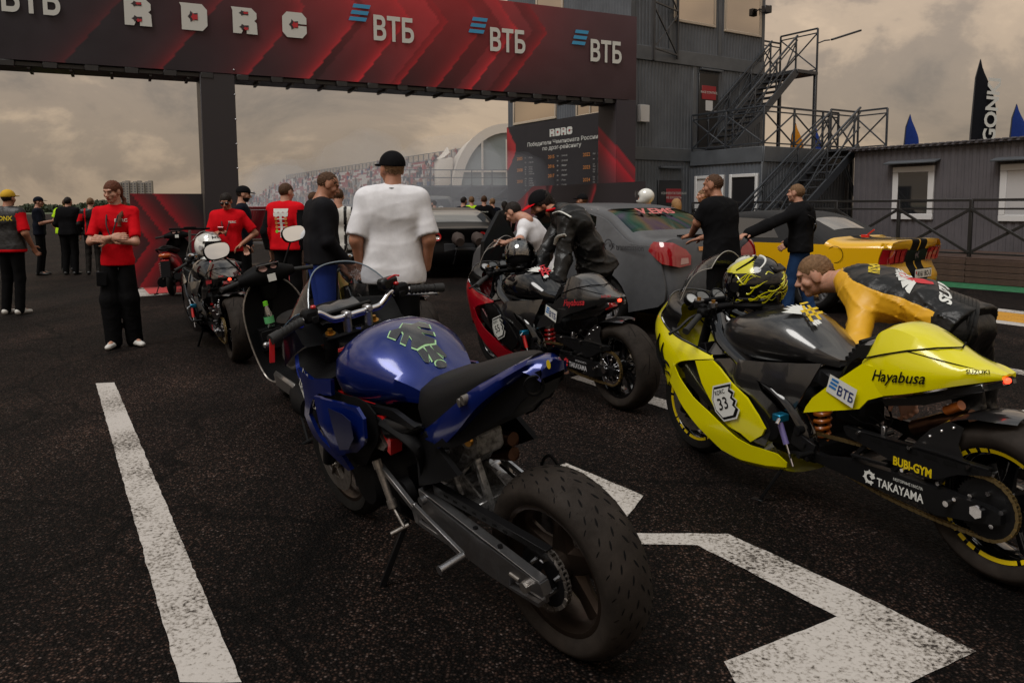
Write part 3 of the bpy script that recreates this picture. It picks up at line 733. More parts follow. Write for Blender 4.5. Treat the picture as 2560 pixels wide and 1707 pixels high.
b = MB();s,z = bface(*n5(790,68),'x',TY);b.box((s,TY-0.25,z),(0.2,0.14,0.2));b.box((s+0.25,TY-0.12,z+0.05),(0.1,0.2,0.2));b.bar((s,TY,z+0.05),(s,TY-0.25,z),0.03);b.build('floodlight',MATS['black_steel'],tower)

# low block in front of the tower
low = thing('low_block','single-storey dark ribbed container block with a railed roof walkway','building',M=BMX)
LX = 3.4
b = MB();b.box((LX/2,TY/2+0.02,1.3),(LX-0.08,TY-0.1,2.6),0,b=0.01);corr(b,0,LX,0,2.5,fx(0));corr(b,0,TY,0,2.5,fy(0));b.build('wall',MATS['container_grey'],low,30)
b = MB();wbox(b,-0.05,LX,2.5,2.87,fx(0),0.05);wbox(b,-0.0,TY-0.01,2.5,2.87,fy(0),0.05);b.box((LX/2,TY/2,2.8),(LX,TY-0.02,0.12));
wbox(b,-0.1,0.07,0,2.5,fx(0),0.03);b.build('trim',MATS['trim_grey'],low)
for xa,xb,fr in ((425,595,MATS['white_plastic']),(628,795,MATS['white_plastic'])):
 s0,_ = bface(*n5(xa,1100),'y',0);s1,_ = bface(*n5(xb,1100),'y',0);s0,s1 = min(s0,s1),max(s0,s1)
 door(low,s0+0.08,s1-0.08,0.1,2.15,fy(0),MATS['white_plastic'] if xa < 500 else MATS['black_door'],None,fr,False)
# railings: rail(posts) draws posts, two top rails, crossing braces
def railing(parent,pts,h,z,name='railing',sec=0.045,cross=True,posts=True):
 b = MB()
 for i,(x,y) in enumerate(pts):
  if posts:b.bar((x,y,z),(x,y,z+h),sec)
 for (xa,ya),(xb,yb) in zip(pts[:-1],pts[1:]):
  b.bar((xa,ya,z+h),(xb,yb,z+h),sec);b.bar((xa,ya,z+h-0.12),(xb,yb,z+h-0.12),sec*0.7);b.bar((xa,ya,z+0.08),(xb,yb,z+0.08),sec*0.7)
  if cross:b.bar((xa,ya,z+0.08),(xb,yb,z+h-0.12),sec*0.7);b.bar((xa,ya,z+h-0.12),(xb,yb,z+0.08),sec*0.7)
 return b.build(name,MATS['rail_steel'],parent)
railing(low,[(0,TY-0.05),(0,1.2),(0,0.03),(1.13,0.03),(2.26,0.03),(LX-0.5,0.03)],0.95,2.87)
# platform and two flights of stairs
def stairs(parent,p0,p1,z0,z1,width,wdir,n,name='staircase'):
 """flight rising from p0 (z0) to p1 (z1); each tread its own piece"""
 p0 = np.array(p0,float);p1 = np.array(p1,float);w = np.array(wdir,float)*width
 o = bpy.data.objects.new(name,None);COL.objects.link(o);o.parent = parent
 b = MB()
 for q in (np.zeros(2),w):
  a = np.array([*(p0+q),z0]);c = np.array([*(p1+q),z1]);b.bar(a,c,0.05,0.2)
 b.build('stringer',MATS['rail_steel'],o)
 tm = None
 for k in range(n):
  t = (k+0.6)/n;c = p0+(p1-p0)*t+w/2
  if tm is None:
   bb = MB();L_ = np.linalg.norm(p1-p0);dx = (p1-p0)/L_
   bb.box((0,0,0),(0.24,width-0.06,0.035),0,np.array([[dx[0],-dx[1],0],[dx[1],dx[0],0],[0,0,1]]));tr = bb.build('tread',MATS['dark_steel'],o);tm = tr.data;tr.location = (*c,z0+(z1-z0)*t)
  else:
   tr = bpy.data.objects.new('tread',tm);COL.objects.link(tr);tr.parent = o;tr.location = (*c,z0+(z1-z0)*t)
 b = MB()
 for q in (np.zeros(2),w):
  a = np.array([*(p0+q),z0]);c = np.array([*(p1+q),z1]);up = V3(0,0,0.95)
  b.bar(a+up,c+up,0.045);b.bar(a+up*0.87,c+up*0.87,0.03);b.bar(a+up*0.5,c+up*0.5,0.03)
  for t in (0.02,0.34,0.67,0.98):b.bar(a+(c-a)*t,a+(c-a)*t+up,0.04)
  for t0,t1 in ((0.02,0.34),(0.34,0.67),(0.67,0.98)):b.bar(a+(c-a)*t0+up*0.1,a+(c-a)*t1+up*0.85,0.03)
 b.build('handrail',MATS['rail_steel'],o)
 return o
stair_t = thing('steel_staircase','open steel stairs rising from the roof walkway to a railed landing on the tower','staircase',M=BMX)
stairs(stair_t,(0.55,1.5),(3.1,1.5),2.87,5.12,0.85,(0,1),13)
b = MB();b.box((3.52,2.1,5.12),(0.9,1.3,0.1));b.bar((3.92,1.5,0),(3.92,1.5,5.1),0.09);b.bar((3.92,2.7,0),(3.92,2.7,5.1),0.09);b.build('landing',MATS['dark_steel'],stair_t)
railing(stair_t,[(3.94,2.72),(3.94,1.48)],1.2,5.15);railing(stair_t,[(3.05,2.72),(3.94,2.72)],1.0,5.15)
b = MB();b.tube([(3.96,1.48,5.95),(4.15,1.4,6.03),(4.3,1.35,6.05)],0.018,8);b.box((4.75,1.15,6.2),(0.95,0.1,0.05),0,rotM('Y',-0.33) @ rotM('Z',-0.35));b.build('lamp_arm',MATS['dark_steel'],stair_t)
stair_l = thing('steel_staircase','open steel stairs coming down from the roof walkway beside the grey cabin','staircase',M=BMX)
stairs(stair_l,(-1.5,-0.98),(2.3,-0.98),0.1,2.87,0.8,(0,1),15)
b = MB();b.box((2.85,-0.55,2.82),(1.1,0.95,0.1));b.bar((3.35,-0.95,0),(3.35,-0.95,2.8),0.09);b.bar((3.35,-0.1,0),(3.35,-0.1,2.8),0.09);b.build('landing',MATS['dark_steel'],stair_l)
railing(stair_l,[(2.4,-0.1),(3.4,-0.1),(3.4,-1.0)],1.0,2.87)
b = MB();b.bar((3.3,-0.9,0.1),(2.3,-0.5,2.7),0.07);b.build('brace',MATS['dark_steel'],stair_l)

# grey cabin, deck, deck fence
FP = V3(8.4,14.4,0)                     # fence line through this point along E2
CM = np.eye(4);CM[:3,0] =-E2;CM[:3,1] = E1;CM[:3,3] = FP       # x along the fence to the right (towards camera), y back
cabin = thing('grey_cabin','long grey ribbed cabin with white framed windows on a wooden deck','building',M=CM)
cy = 2.33;cx0 =-(3.29+1.7)-0.2;cx1 = 7.0
ptc = GP(2136,420,FP+E1*cy,E1)-FP;cx0 = float(ptc @-E2)
b = MB();b.box(((cx0+cx1)/2,cy+1.5,1.6),(cx1-cx0-0.06,2.95,2.3),0,b=0.01);corr(b,cx0,cx1,0.45,2.75,fx(cy),pitch=0.15,dep=0.018);corr(b,cy,cy+3,0.45,2.75,fy(cx0),pitch=0.15,dep=0.018);b.build('wall',MATS['cabin_grey'],cabin,30)
b = MB();n_ = int((cx1-cx0+0.2)/0.16)
for k in range(n_):
 x = cx0-0.1+k*0.16;b.bar((x,cy-0.16,2.78),(x,cy+3.0,2.72),0.1,0.03)
b.box(((cx0+cx1)/2,cy+1.45,2.74),(cx1-cx0+0.2,3.15,0.03));b.build('roof',MATS['cabin_grey'],cabin)
def cpx(x,y):
 q = GP(*n5(x,y),FP+E1*cy,E1)-FP;return float(q @-E2),float(q[2])
for xa,xb,ya,yb in ((1590,1832,985,1290),(2222,2560,968,1302)):
 s0,z1 = cpx(xa,ya);s1,_ = cpx(xb,ya);_,z0 = cpx(xa,yb)
 w_ = window(cabin,s0,s1,z0,z1,fx(cy),MATS['white_plastic'],MATS['window_dark'] if xa < 2000 else mat('window_pale',(0.45,0.45,0.46),0.1,coat=1.0),0.13)
 b = MB();b.box(((s0+s1)/2,cy-0.13,z1+0.1),(s1-s0+0.24,0.26,0.03),0,rotM('X',0.25));b.build('awning',MATS['trim_grey'],w_)
mat('deck_brown',(0.06,0.032,0.022),0.7,bump=0.5,bscale=6,bstretch=(2,14,14),var=0.3,vscale=3)
deck = thing('wooden_deck','dark brown plank deck edge below the black cross-braced fence','deck',M=CM)
pl = None
for zz in range(4):
 for k in range(-6,7):
  if k*1.39+0.7 > 9:continue
  if pl is None:bb = MB();bb.box((0,0,0),(1.384,0.03,0.105),0,b=0.006);o = bb.build('plank',MATS['deck_brown'],deck);pl = o.data
  else:o = bpy.data.objects.new('plank',pl);COL.objects.link(o);o.parent = deck
  o.location = (k*1.39+0.69,0.0+0.002*((k*7+zz*3) % 3),0.06+zz*0.112)
fl = None
for k in range(16):
 if fl is None:bb = MB();bb.box((0,0,0),(18.0,0.142,0.03),0,b=0.005);o = bb.build('floor_board',MATS['deck_brown'],deck);fl = o.data
 else:o = bpy.data.objects.new('floor_board',fl);COL.objects.link(o);o.parent = deck
 o.location = (1.0,0.08+k*0.147,0.465)
b = MB();b.box((1.0,1.2,0.22),(18,2.2,0.4));b.build('deck_base',MATS['black_steel'],deck)
fence = thing('deck_fence','black steel fence with crossed braces standing on the deck edge','fence',M=CM)
fb = mat('fence_black',(0.014,0.013,0.013),0.45)
for k in range(-5,6):
 b = MB();b.bar((k*1.39,0.1,0.3),(k*1.39,0.1,1.55),0.06);b.build('post',fb,fence)
 if k < 5:
  x0,x1 = k*1.39,(k+1)*1.39
  b = MB();b.bar((x0,0.1,1.53),(x1,0.1,1.53),0.05);b.bar((x0,0.1,1.37),(x1,0.1,1.37),0.035);b.bar((x0,0.1,0.55),(x1,0.1,0.55),0.035);b.build('rail',fb,fence)
  b = MB();b.bar((x0,0.1,0.56),(x1,0.1,1.37),0.035,0.05);b.build('brace',fb,fence);b = MB();b.bar((x0,0.07,1.37),(x1,0.07,0.56),0.035,0.05);b.build('brace',fb,fence)
# green matting along the deck foot
P0 = FP[:2];gd_ =-E2[:2];gnrm =-E1[:2]
sheet('green_matting',None,MATS['green_matting'],0.004,[tuple(P0+gd_*a+gnrm*c) for a,c in ((-7,0.02),(8,0.02),(8,0.95),(-7,0.95))])
b = MB();b.box((cx0-1.0,cy+4.0,1.3),(1.2,0.2,2.6));b.build('chipboard_panel',mat('chipboard',(0.45,0.22,0.08),0.8,var=0.4,vscale=30),cabin)

# winners board on the track side of the tower
bd0,_ = bface(*n4(1142,1000),'y',TX0-0.25);bd1,_ = bface(*n4(1830,1000),'y',TX0-0.25)
WBM = np.eye(4);WBM[:3,0] =-E2;WBM[:3,1] = E1;WBM[:3,3] = BC+E1*(TX0-0.25)+E2*bd0
board = thing('winners_board','dark banner board listing champions by year in white and orange print','board',M=WBM)
bw = bd0-bd1;zt_ = bface(*n4(1142,893),'y',TX0-0.25)[1]
def board_print(u,v):
 c = np.array([0.022,0.021,0.026])
 if u < 0.5 and v > 0.62:
  t = abs(v-0.80)*2.6+u
  if t < 0.55:c = np.array([0.40,0.03,0.035])*(0.5+t)
 return c
print_grid((0,0.5),frameM((0,0,0),(1,0,0),(0,1,0)),bw,zt_-0.5,board_print,0.05,'banner',board,PR,0.008)
b = MB();b.box((bw/2,0.06,zt_/2+0.1),(bw,0.06,zt_-0.25));b.build('board_frame',MATS['black_steel'],board)
def bpx(x,y):
 q = GP(*n4(x,y),WBM[:3,3],E1)-WBM[:3,3];return float(q @-E2),float(q[2])
TB = lambda u,z:frameM((u,-0.012,z),(1,0,0),(0,0,1),(0,-1,0))
b = MB();u,z = bpx(1440,960);u2,_ = bpx(1600,950);_,z2 = bpx(1440,908)
rdrc(b,TB(u,z),(u2-u)/4.1,z2-z,0.01,(0,1,2));b.build('lettering',[MATS['print_white'],MATS['print_dark'],MATS['print_red']],board,0)['kind'] = 'stuff'
b = MB()
for tx,xa,xb,ya in (('Победители Чемпионата России',1285,1775,1029),('по дрэг-рейсингу',1390,1660,1055)):
 u,z = bpx(xa,ya);u2,z2 = bpx(xb,ya-30);put_text(b,tx,TB(u,z),0.155,0,0.008,width=u2-u)
b.build('lettering',MATS['print_white'],board,0)
b = MB();bn_ = MB();rng = random.Random(3)
for yr,x,y in (('2005',1212,1125),('2008',1213,1204),('2010',1213,1283),('2015',1430,1112),('2016',1430,1178),('2017',1430,1244),('2022',1674,1097),('2023',1674,1185),('2024',1674,1272)):
 u,z = bpx(x,y);put_text(b,yr,TB(u,z),0.13,0,0.008,width=0.30)
 for k in range(4 if x != 1430 else 3):
  zz = z+0.03-k*0.135;put_text(bn_,rng.choice(('FM','FC','PRO','UA','FSA')),TB(u+0.42,zz),0.055,0,0.004)
  put_text(bn_,'| '+rng.choice(('Дмитрий','Сергей','Михаил','Алексей','Игорь')),TB(u+0.62,zz),0.06,0,0.004)
b.build('year_print',mat('print_orange',(0.55,0.22,0.06),0.6),board,0);bn_.build('name_print',mat('print_grey',(0.4,0.4,0.4),0.6),board,0)

# sloping black and red tent-like wind screen behind the cars
wsM = np.eye(4);wsM[:3,0] =-E2;wsM[:3,1] = E1;wsM[:3,3] = BC+E1*(TX0-1.3)+E2*7.4
ws = thing('barrier_screen','sloping dusky red banner screen below the winners board','banner wall',M=wsM)
def ws_print(u,v):
 c = np.array([0.14,0.05,0.058]) if u < 3.2 else np.array([0.025,0.02,0.024])
 for e in (1.5,2.6,4.4):
  dlt = e-u+v*0.9
  if 0 < dlt < 0.3:c = c+(np.array([0.42,0.03,0.04])-c)*math.exp(-dlt/0.06)
 return c
q = print_grid((0,0),frameM((0,0,0),(1,0,0),(0,1,0)),7.0,1.0,ws_print,0.07,'banner',ws,PR)
me = q.data;co = np.zeros(len(me.vertices)*3);me.vertices.foreach_get('co',co);co = co.reshape(-1,3)
co[:,2] *= 0.55+1.45*np.clip(co[:,0]/2.6,0,1) ;me.vertices.foreach_set('co',co.reshape(-1));me.update()
b = MB();b.bar((0.1,0.05,0),(0.1,0.05,0.5),0.05);b.bar((2.6,0.05,0),(2.6,0.05,1.95),0.05);b.bar((6.9,0.05,0),(6.9,0.05,1.95),0.05);b.build('frame',MATS['black_steel'],ws)
# ------------------------------------------------------------------ motorcycles
def bike_frame(ox,oy,hd,lean):
 h,a = rad(hd),rad(lean);d = V3(math.cos(h),math.sin(h),0);l0 = V3(-d[1],d[0],0);z0 = V3(0,0,1)
 M = np.eye(4);M[:3,0] = d;M[:3,1] = l0*math.cos(a)-z0*math.sin(a);M[:3,2] = z0*math.cos(a)+l0*math.sin(a);M[:3,3] = (ox,oy,0);return M
mat('tyre_rubber',(0.010,0.0095,0.009),0.62,spec=0.1,bump=0.25,bscale=160,var=0.3,vscale=14,bdist=0.002)
mat('tyre_scrubbed',(0.023,0.0185,0.0155),0.65,spec=0.12,bump=0.35,bscale=240,var=0.35,vscale=9,bdist=0.002)
mat('groove_black',(0.004,0.004,0.004),0.9,spec=0.1)
mat('gloss_black',(0.003,0.003,0.0035),0.12,coat=0.9,spec=0.2);mat('satin_black',(0.006,0.006,0.0065),0.34,spec=0.2);mat('matt_black',(0.005,0.005,0.0055),0.6,spec=0.09,bump=0.1,bscale=200,bdist=0.001)
mat('bare_alloy',(0.36,0.36,0.37),0.36,metal=1.0,var=0.3,vscale=22,bump=0.06,bscale=90);mat('chrome',(0.72,0.72,0.74),0.1,metal=1.0);mat('worn_steel',(0.25,0.23,0.21),0.42,metal=0.9,var=0.45,vscale=30)
mat('chain_brass',(0.30,0.22,0.10),0.42,metal=0.9);mat('gold_anodised',(0.50,0.24,0.04),0.3,metal=0.9);mat('orange_spring',(0.48,0.13,0.015),0.35,coat=0.4)
mat('red_anodised',(0.45,0.012,0.012),0.3,coat=0.5);mat('blue_anodised',(0.01,0.16,0.28),0.3,metal=0.7);mat('grip_rubber',(0.012,0.012,0.012),0.75,bump=0.5,bscale=300,bdist=0.002)
mat('seat_vinyl',(0.009,0.009,0.0095),0.5,spec=0.14,bump=0.25,bscale=500,bdist=0.001);mat('mirror_glass',(0.85,0.87,0.88),0.03,metal=1.0)
mat('tail_lamp',(0.25,0.004,0.004),0.2,coat=1.0);mat('lamp_lit',(0.8,0.02,0.01),0.3,emit=(1,0.05,0.02),estr=3.0)
mat('bronze_rim',(0.05,0.036,0.028),0.35,metal=0.8);mat('gauge_face',(0.42,0.43,0.44),0.2,coat=1.0)
mat('dirty_alloy',(0.20,0.20,0.20),0.5,metal=0.8,var=0.9,vscale=38)
mat('copper_pipe',(0.13,0.065,0.04),0.3,metal=0.9,var=0.4,vscale=12)
def carbon_mat(name,a,b_):
 m = mat(name,a,0.28,coat=1.0);t = m.node_tree;B = t.nodes['Principled BSDF']
 tc = t.nodes.new('ShaderNodeTexCoord');ck = t.nodes.new('ShaderNodeTexChecker');ck.inputs['Scale'].default_value = 190;ck.inputs[1].default_value = (*a,1);ck.inputs[2].default_value = (*b_,1)
 t.links.new(tc.outputs['Object'],ck.inputs['Vector']);t.links.new(ck.outputs[0],B.inputs['Base Color']);return m
carbon_mat('carbon',(0.006,0.006,0.007),(0.016,0.0155,0.0155))
def paint(name,col,flake=0.0):
 m = mat(name,col,0.28,metal=flake,coat=1.0,spec=0.25);m.node_tree.nodes['Principled BSDF'].inputs['Coat Roughness'].default_value = 0.10;return m
paint('yellow_paint',(0.66,0.60,0.0));paint('red_paint',(0.33,0.003,0.012),0.25);paint('blue_paint',(0.0015,0.012,0.13),0.45)
paint('olive_paint',(0.20,0.15,0.035));paint('grey_paint',(0.12,0.115,0.11),0.3);paint('dark_red_paint',(0.11,0.004,0.008),0.3)
GLS = glass_mat('screen_clear',(0.92,0.94,0.95),0.95);GLT = glass_mat('screen_smoke',(0.70,0.72,0.75),0.93)

def tyre(p,x,R,W,m,rim=0.222,name='tyre',grooves=None,z=None):
 z = R if z is None else z
 pr = [(rim-0.004,-0.38),(rim+0.012,-0.46),(rim+0.04,-0.5),(R-0.040,-0.485),(R-0.022,-0.40),(R-0.010,-0.27),(R-0.002,-0.12),(R,0)]
 pr = pr+[(r,-h) for r,h in pr[-2::-1]]
 b = MB();b.lathe([(r,h*W) for r,h in pr],(x,0,z),(0,1,0),64);o = b.build(name,m,p,50)
 if grooves:
  g = MB()
  def onT(a,h,lift=0.0008):
   hh = abs(h) ;r = np.interp(hh,[0,0.12,0.27,0.40,0.485,0.5],[R,R-0.002,R-0.010,R-0.022,R-0.040,R-0.07])+lift
   return np.array([x+r*math.cos(a),h*W,z+r*math.sin(a)])
  for a0,h0,a1,h1,w in grooves:
   n = max(2,int(abs(a1-a0)*R/0.012)+2);t = np.linspace(0,1,n);A = a0+(a1-a0)*t;Hh = h0+(h1-h0)*t
   P = [onT(a,h) for a,h in zip(A,Hh)];q = len(P)
   L_,R_ = [],[]
   for i in range(q):
    T = P[min(i+1,q-1)]-P[max(i-1,0)];N = P[i]-np.array([x,P[i][1]*0.6,z]);S = np.cross(T,N);S /= np.linalg.norm(S)
    e = w*(0.35 if i in (0,q-1) else 1.0);L_.append(P[i]+S*e);R_.append(P[i]-S*e)
   g.grid([L_,R_])
  g.build('tread_groove',MATS['groove_black'],o)['kind'] = 'stuff'
 return o
def wheel(p,x,R,W,rm,spokes=5,rim=0.222,twin=True,name='wheel',spw=0.022,cx=0.0):
 o = bpy.data.objects.new(name,None);COL.objects.link(o);o.parent = p
 b = MB();w = W*0.40
 b.lathe([(rim,-w),(rim+0.006,-w*0.96),(rim-0.008,-w*0.85),(rim-0.022,-w*0.5),(rim-0.024,w*0.5),(rim-0.008,w*0.85),(rim+0.006,w*0.96),(rim,w),(rim-0.016,w*0.96),(rim-0.034,w*0.5),(rim-0.034,-w*0.5),(rim-0.016,-w*0.96),(rim,-w)],(x,0,R),(0,1,0),56)
 b.build('rim',rm,o,40)
 b = MB()
 for k in range(spokes):
  for s in ((-1,1) if twin else (0,)):
   a = 2*PI*k/spokes+0.3;c0 = V3(x+0.045*math.cos(a),0.0,R+0.045*math.sin(a));a2 = a+s*0.17;c1 = V3(x+(rim-0.025)*math.cos(a2),s*0.01,R+(rim-0.025)*math.sin(a2))
   b.tube([c0,(c0+c1)/2,c1],[spw*1.15,spw*0.75,spw*0.9],8,flat=1.4)
 b.lathe([(0.012,-0.07),(0.05,-0.065),(0.055,-0.03),(0.055,0.03),(0.05,0.065),(0.012,0.07)],(x,0,R),(0,1,0),24)
 b.build('spoke',rm,o,40)['kind'] = 'stuff'
 return o
def disc(p,x,y,z,r,m=None,name='brake_disc'):
 b = MB();b.lathe([(r*0.62,y-0.002),(r,y-0.002),(r,y+0.003),(r*0.62,y+0.003),(r*0.62,y-0.002)],(x,0,z),(0,1,0),40)
 for k in range(6):
  a = k*PI/3;b.bar((x+r*0.25*math.cos(a),y,z+r*0.25*math.sin(a)),(x+r*0.66*math.cos(a),y,z+r*0.66*math.sin(a)),0.008,0.02,up=(0,1,0))
 b.lathe([(r*0.18,y-0.006),(r*0.3,y-0.006),(r*0.3,y+0.006),(r*0.18,y+0.006)],(x,0,z),(0,1,0),20)
 return b.build(name,m or MATS['worn_steel'],p)
def sprocket(p,x,y,z,r,m,holes=5,spokes=0):
 b = MB();n = 44;pts = []
 for k in range(n):
  a = 2*PI*k/n
  pts += [((r-0.006)*math.cos(a),(r-0.006)*math.sin(a)),((r+0.004)*math.cos(a+PI/n*0.9),(r+0.004)*math.sin(a+PI/n*0.9))]
 inner = r*0.80
 # toothed ring
 v = [(x+q[0],y+s,z+q[1]) for s in (-0.003,0.003) for q in pts] ;N = len(pts)
 ri = [(x+inner*math.cos(2*PI*k/N),y+s,z+inner*math.sin(2*PI*k/N)) for s in (-0.003,0.003) for k in range(N)]
 f = []
 for k in range(N):
  j = (k+1) % N
  f += [(k,j,N+j,N+k),(N+k,N+j,3*N+j,3*N+k),(k,2*N+k,2*N+j,j),(2*N+k,3*N+k,3*N+j,2*N+j)]
 b.add(v+ri,f)
 if spokes:
  for k in range(spokes):
   a = 2*PI*k/spokes;b.bar((x+0.03*math.cos(a),y,z+0.03*math.sin(a)),(x+inner*1.02*math.cos(a),y,z+inner*1.02*math.sin(a)),0.008,0.014,up=(0,1,0))
 else:b.lathe([(0.02,y-0.002),(inner*1.01,y-0.002),(inner*1.01,y+0.002),(0.02,y+0.002)],(x,0,z),(0,1,0),40)
 for k in range(5):
  a = 2*PI*k/5+0.5;c = (x+r*0.55*math.cos(a),y,z+r*0.55*math.sin(a));b.cyl(np.array(c),np.array(c)+V3(0,0.014,0),0.009,n=8,m=1)
 return b.build('sprocket',[m,MATS['chrome']],p,30)
def chain(p,y,c0,r0,c1,r1,m,pitch=0.0159):
 """roller chain round two sprockets: links laid end to end along the loop"""
 c0 = np.array(c0);c1 = np.array(c1);d = c1-c0;L = np.linalg.norm(d);a = math.atan2(d[1],d[0]);be = math.asin((r0-r1)/L)
 t0,t1 = a+PI/2-be,a-PI/2+be
 path = []
 for t in np.linspace(t0,t1+2*PI,40):path.append(c0+r0*np.array([math.cos(t),math.sin(t)]))
 for u in np.linspace(.1,.9,9):a_ = c0+r0*np.array([math.cos(t1),math.sin(t1)]);b_ = c1+r1*np.array([math.cos(t1),math.sin(t1)]);path.append(a_+(b_-a_)*u-np.array([0,0.035*math.sin(PI*u)]))
 for t in np.linspace(t1,t0,20):path.append(c1+r1*np.array([math.cos(t),math.sin(t)]))
 path.append(path[0]);P = np.array(path);seg = np.linalg.norm(np.diff(P,axis=0),axis=1);s = np.r_[0,np.cumsum(seg)];n = int(s[-1]/pitch)
 S = np.linspace(0,s[-1],n+1);Q = np.stack([np.interp(S,s,P[:,0]),np.interp(S,s,P[:,1])],1)
 b = MB()
 for k in range(n):
  q,r = Q[k],Q[k+1];dd = (r-q)/np.linalg.norm(r-q);e = dd*0.004;off = 0.008 if k % 2 else 0.005
  nn = np.array([-dd[1],dd[0]])*0.006
  for sg in (-1,1):
   yy = y+sg*off;y2 = yy+sg*0.0025
   A = [q-e-nn,r+e-nn,r+e+nn,q-e+nn]
   v = [(u[0],yy,u[1]) for u in A]+[(u[0],y2,u[1]) for u in A]
   b.add(v,[(0,1,2,3),(4,5,6,7),(0,1,5,4),(1,2,6,5),(2,3,7,6),(3,0,4,7)])
  mdl = (q+r)/2;b.box((q[0],y,q[1]),(0.007,0.016,0.007),0,b=0.001)
 o = b.build('chain',m,p,0,fixn=False);o['kind'] = 'stuff';return o
def spring(b,p0,p1,r,turns,wire,m=0,n=10):
 p0 = np.array(p0,float);p1 = np.array(p1,float);d = p1-p0;L = np.linalg.norm(d);d /= L;u = np.cross(d,(0,1,0));u /= np.linalg.norm(u);w = np.cross(d,u)
 T = np.linspace(0,turns*2*PI,int(turns*n)+1);b.tube([p0+d*L*t/T[-1]+r*(math.cos(t)*u+math.sin(t)*w) for t in T],wire,7,m)
LS = lambda x,y,z,ty=0.0,tilt=0.0:frameM((x,y,z),(-math.cos(tilt),0,math.sin(tilt)),(math.sin(tilt),0,math.cos(tilt)),(0,1,0))   # lettering on the left side
def interp_y(tab):
 xs = [t[0] for t in tab];ys = [t[1] for t in tab]
 o = np.argsort(xs);xs = np.array(xs)[o];ys = np.array(ys)[o];return lambda x:float(np.interp(x,xs,ys))
def number_plate(p,x,y,z,num,s=1.0,ang=0.0,yf=None):
 """white shield sticker with black zigzag edge and the race number"""
 X = LS(x,y,z,0,ang)
 out = [(-0.085,0.03),(-0.05,0.085),(0.085,0.075),(0.065,0.05),(0.088,0.03),(0.066,0.01),(0.088,-0.012),(0.066,-0.032),(0.086,-0.055),(0.05,-0.088),(-0.045,-0.085),(-0.085,-0.03)]
 b = MB()
 for k,(sc,m) in enumerate(((1.1,0),(1.0,1),(0.86,0))):
  pts,tr = cdt([(q[0]*sc*s-(0.006*s if k == 2 else 0),q[1]*sc*s) for q in out],5)
  b.add(np.c_[pts,np.full(len(pts),0.0015*k)],tr,m,X)
 put_text(b,num,X @ np.array(frameM((-0.012*s,-0.035*s,0.005),(1,0,0),(0,1,0))),0.085*s,1,0.008,'CENTER')
 put_text(b,'RDRC',X @ np.array(frameM((-0.012*s,0.042*s,0.005),(1,0,0),(0,1,0))),0.03*s,1,0.006,'CENTER')
 return b.build('number_sticker',[MATS['print_white'],MATS['groove_black']],p,0)
def vtb_sticker(p,x,y,z,ang,s=1.0):
 X = LS(x,y,z,0,ang);b = MB()
 b.add([(-0.075*s,-0.04*s,0),(0.075*s,-0.045*s,0),(0.075*s,0.045*s,0),(-0.075*s,0.045*s,0)],[(0,1,2,3)],0,X)
 put_text(b,'ВТБ',X @ np.array(frameM((-0.02*s,-0.025*s,0.002),(1,0,0),(0,1,0))),0.06*s,1,0.02,width=0.085*s)
 for i in range(3):b.add([(-0.066*s+0.003*i,-0.012*s+0.018*s*i,0.002),(-0.028*s+0.003*i,-0.012*s+0.018*s*i,0.002),(-0.026*s+0.003*i,-0.001*s+0.018*s*i,0.002),(-0.064*s+0.003*i,-0.001*s+0.018*s*i,0.002)],[(0,1,2,3)],2,X)
 return b.build('sponsor_sticker',[MATS['print_white'],mat('navy_ink',(0.005,0.02,0.12),0.5),mat('sky_ink',(0.01,0.15,0.45),0.5)],p,0)
def bird(b,X,s,mw,ma,mk=None):
 """spread-winged bird mark: curved white feathers over a coloured brush-stroke figure"""
 def feather(pts,m,lift):
  q,tr = cdt([(x*s,y*s) for x,y in pts],5);b.add(np.c_[q,np.full(len(q),lift)],tr,m,X)
 for k in range(6):
  a = 2.75-k*0.30;r0,r1 = 0.10,0.62-0.05*k;ca,sa = math.cos(a),math.sin(a);nx,ny =-sa,ca;w = 0.07
  feather([(r0*ca-w*nx,r0*sa-w*ny),(r1*0.6*ca-w*1.2*nx,r1*0.6*sa-w*1.2*ny),(r1*ca+w*nx,r1*sa+w*ny),(r1*0.55*ca+w*nx,r1*0.55*sa+w*ny),(r0*ca+w*nx,r0*sa+w*ny)],mw,0.001+0.0003*k)
 for k in range(3):feather([(-0.02+0.07*k,-0.32),(0.04+0.07*k,-0.34),(0.0+0.09*k,-0.6+0.05*k),(-0.06+0.08*k,-0.5)],mw,0.001)
 for q in ([(0.05,0.3),(0.14,0.32),(0.0,-0.42),(-0.07,-0.36)],[(-0.1,0.12),(0.42,0.18),(0.44,0.10),(-0.08,0.02)],[(-0.05,-0.08),(0.46,-0.02),(0.44,-0.11),(-0.04,-0.17)],[(0.2,0.3),(0.28,0.3),(0.26,-0.36),(0.17,-0.34)],[(0.05,0.42),(0.3,0.46),(0.32,0.40),(0.08,0.36)]):
  feather(q,ma,0.003)

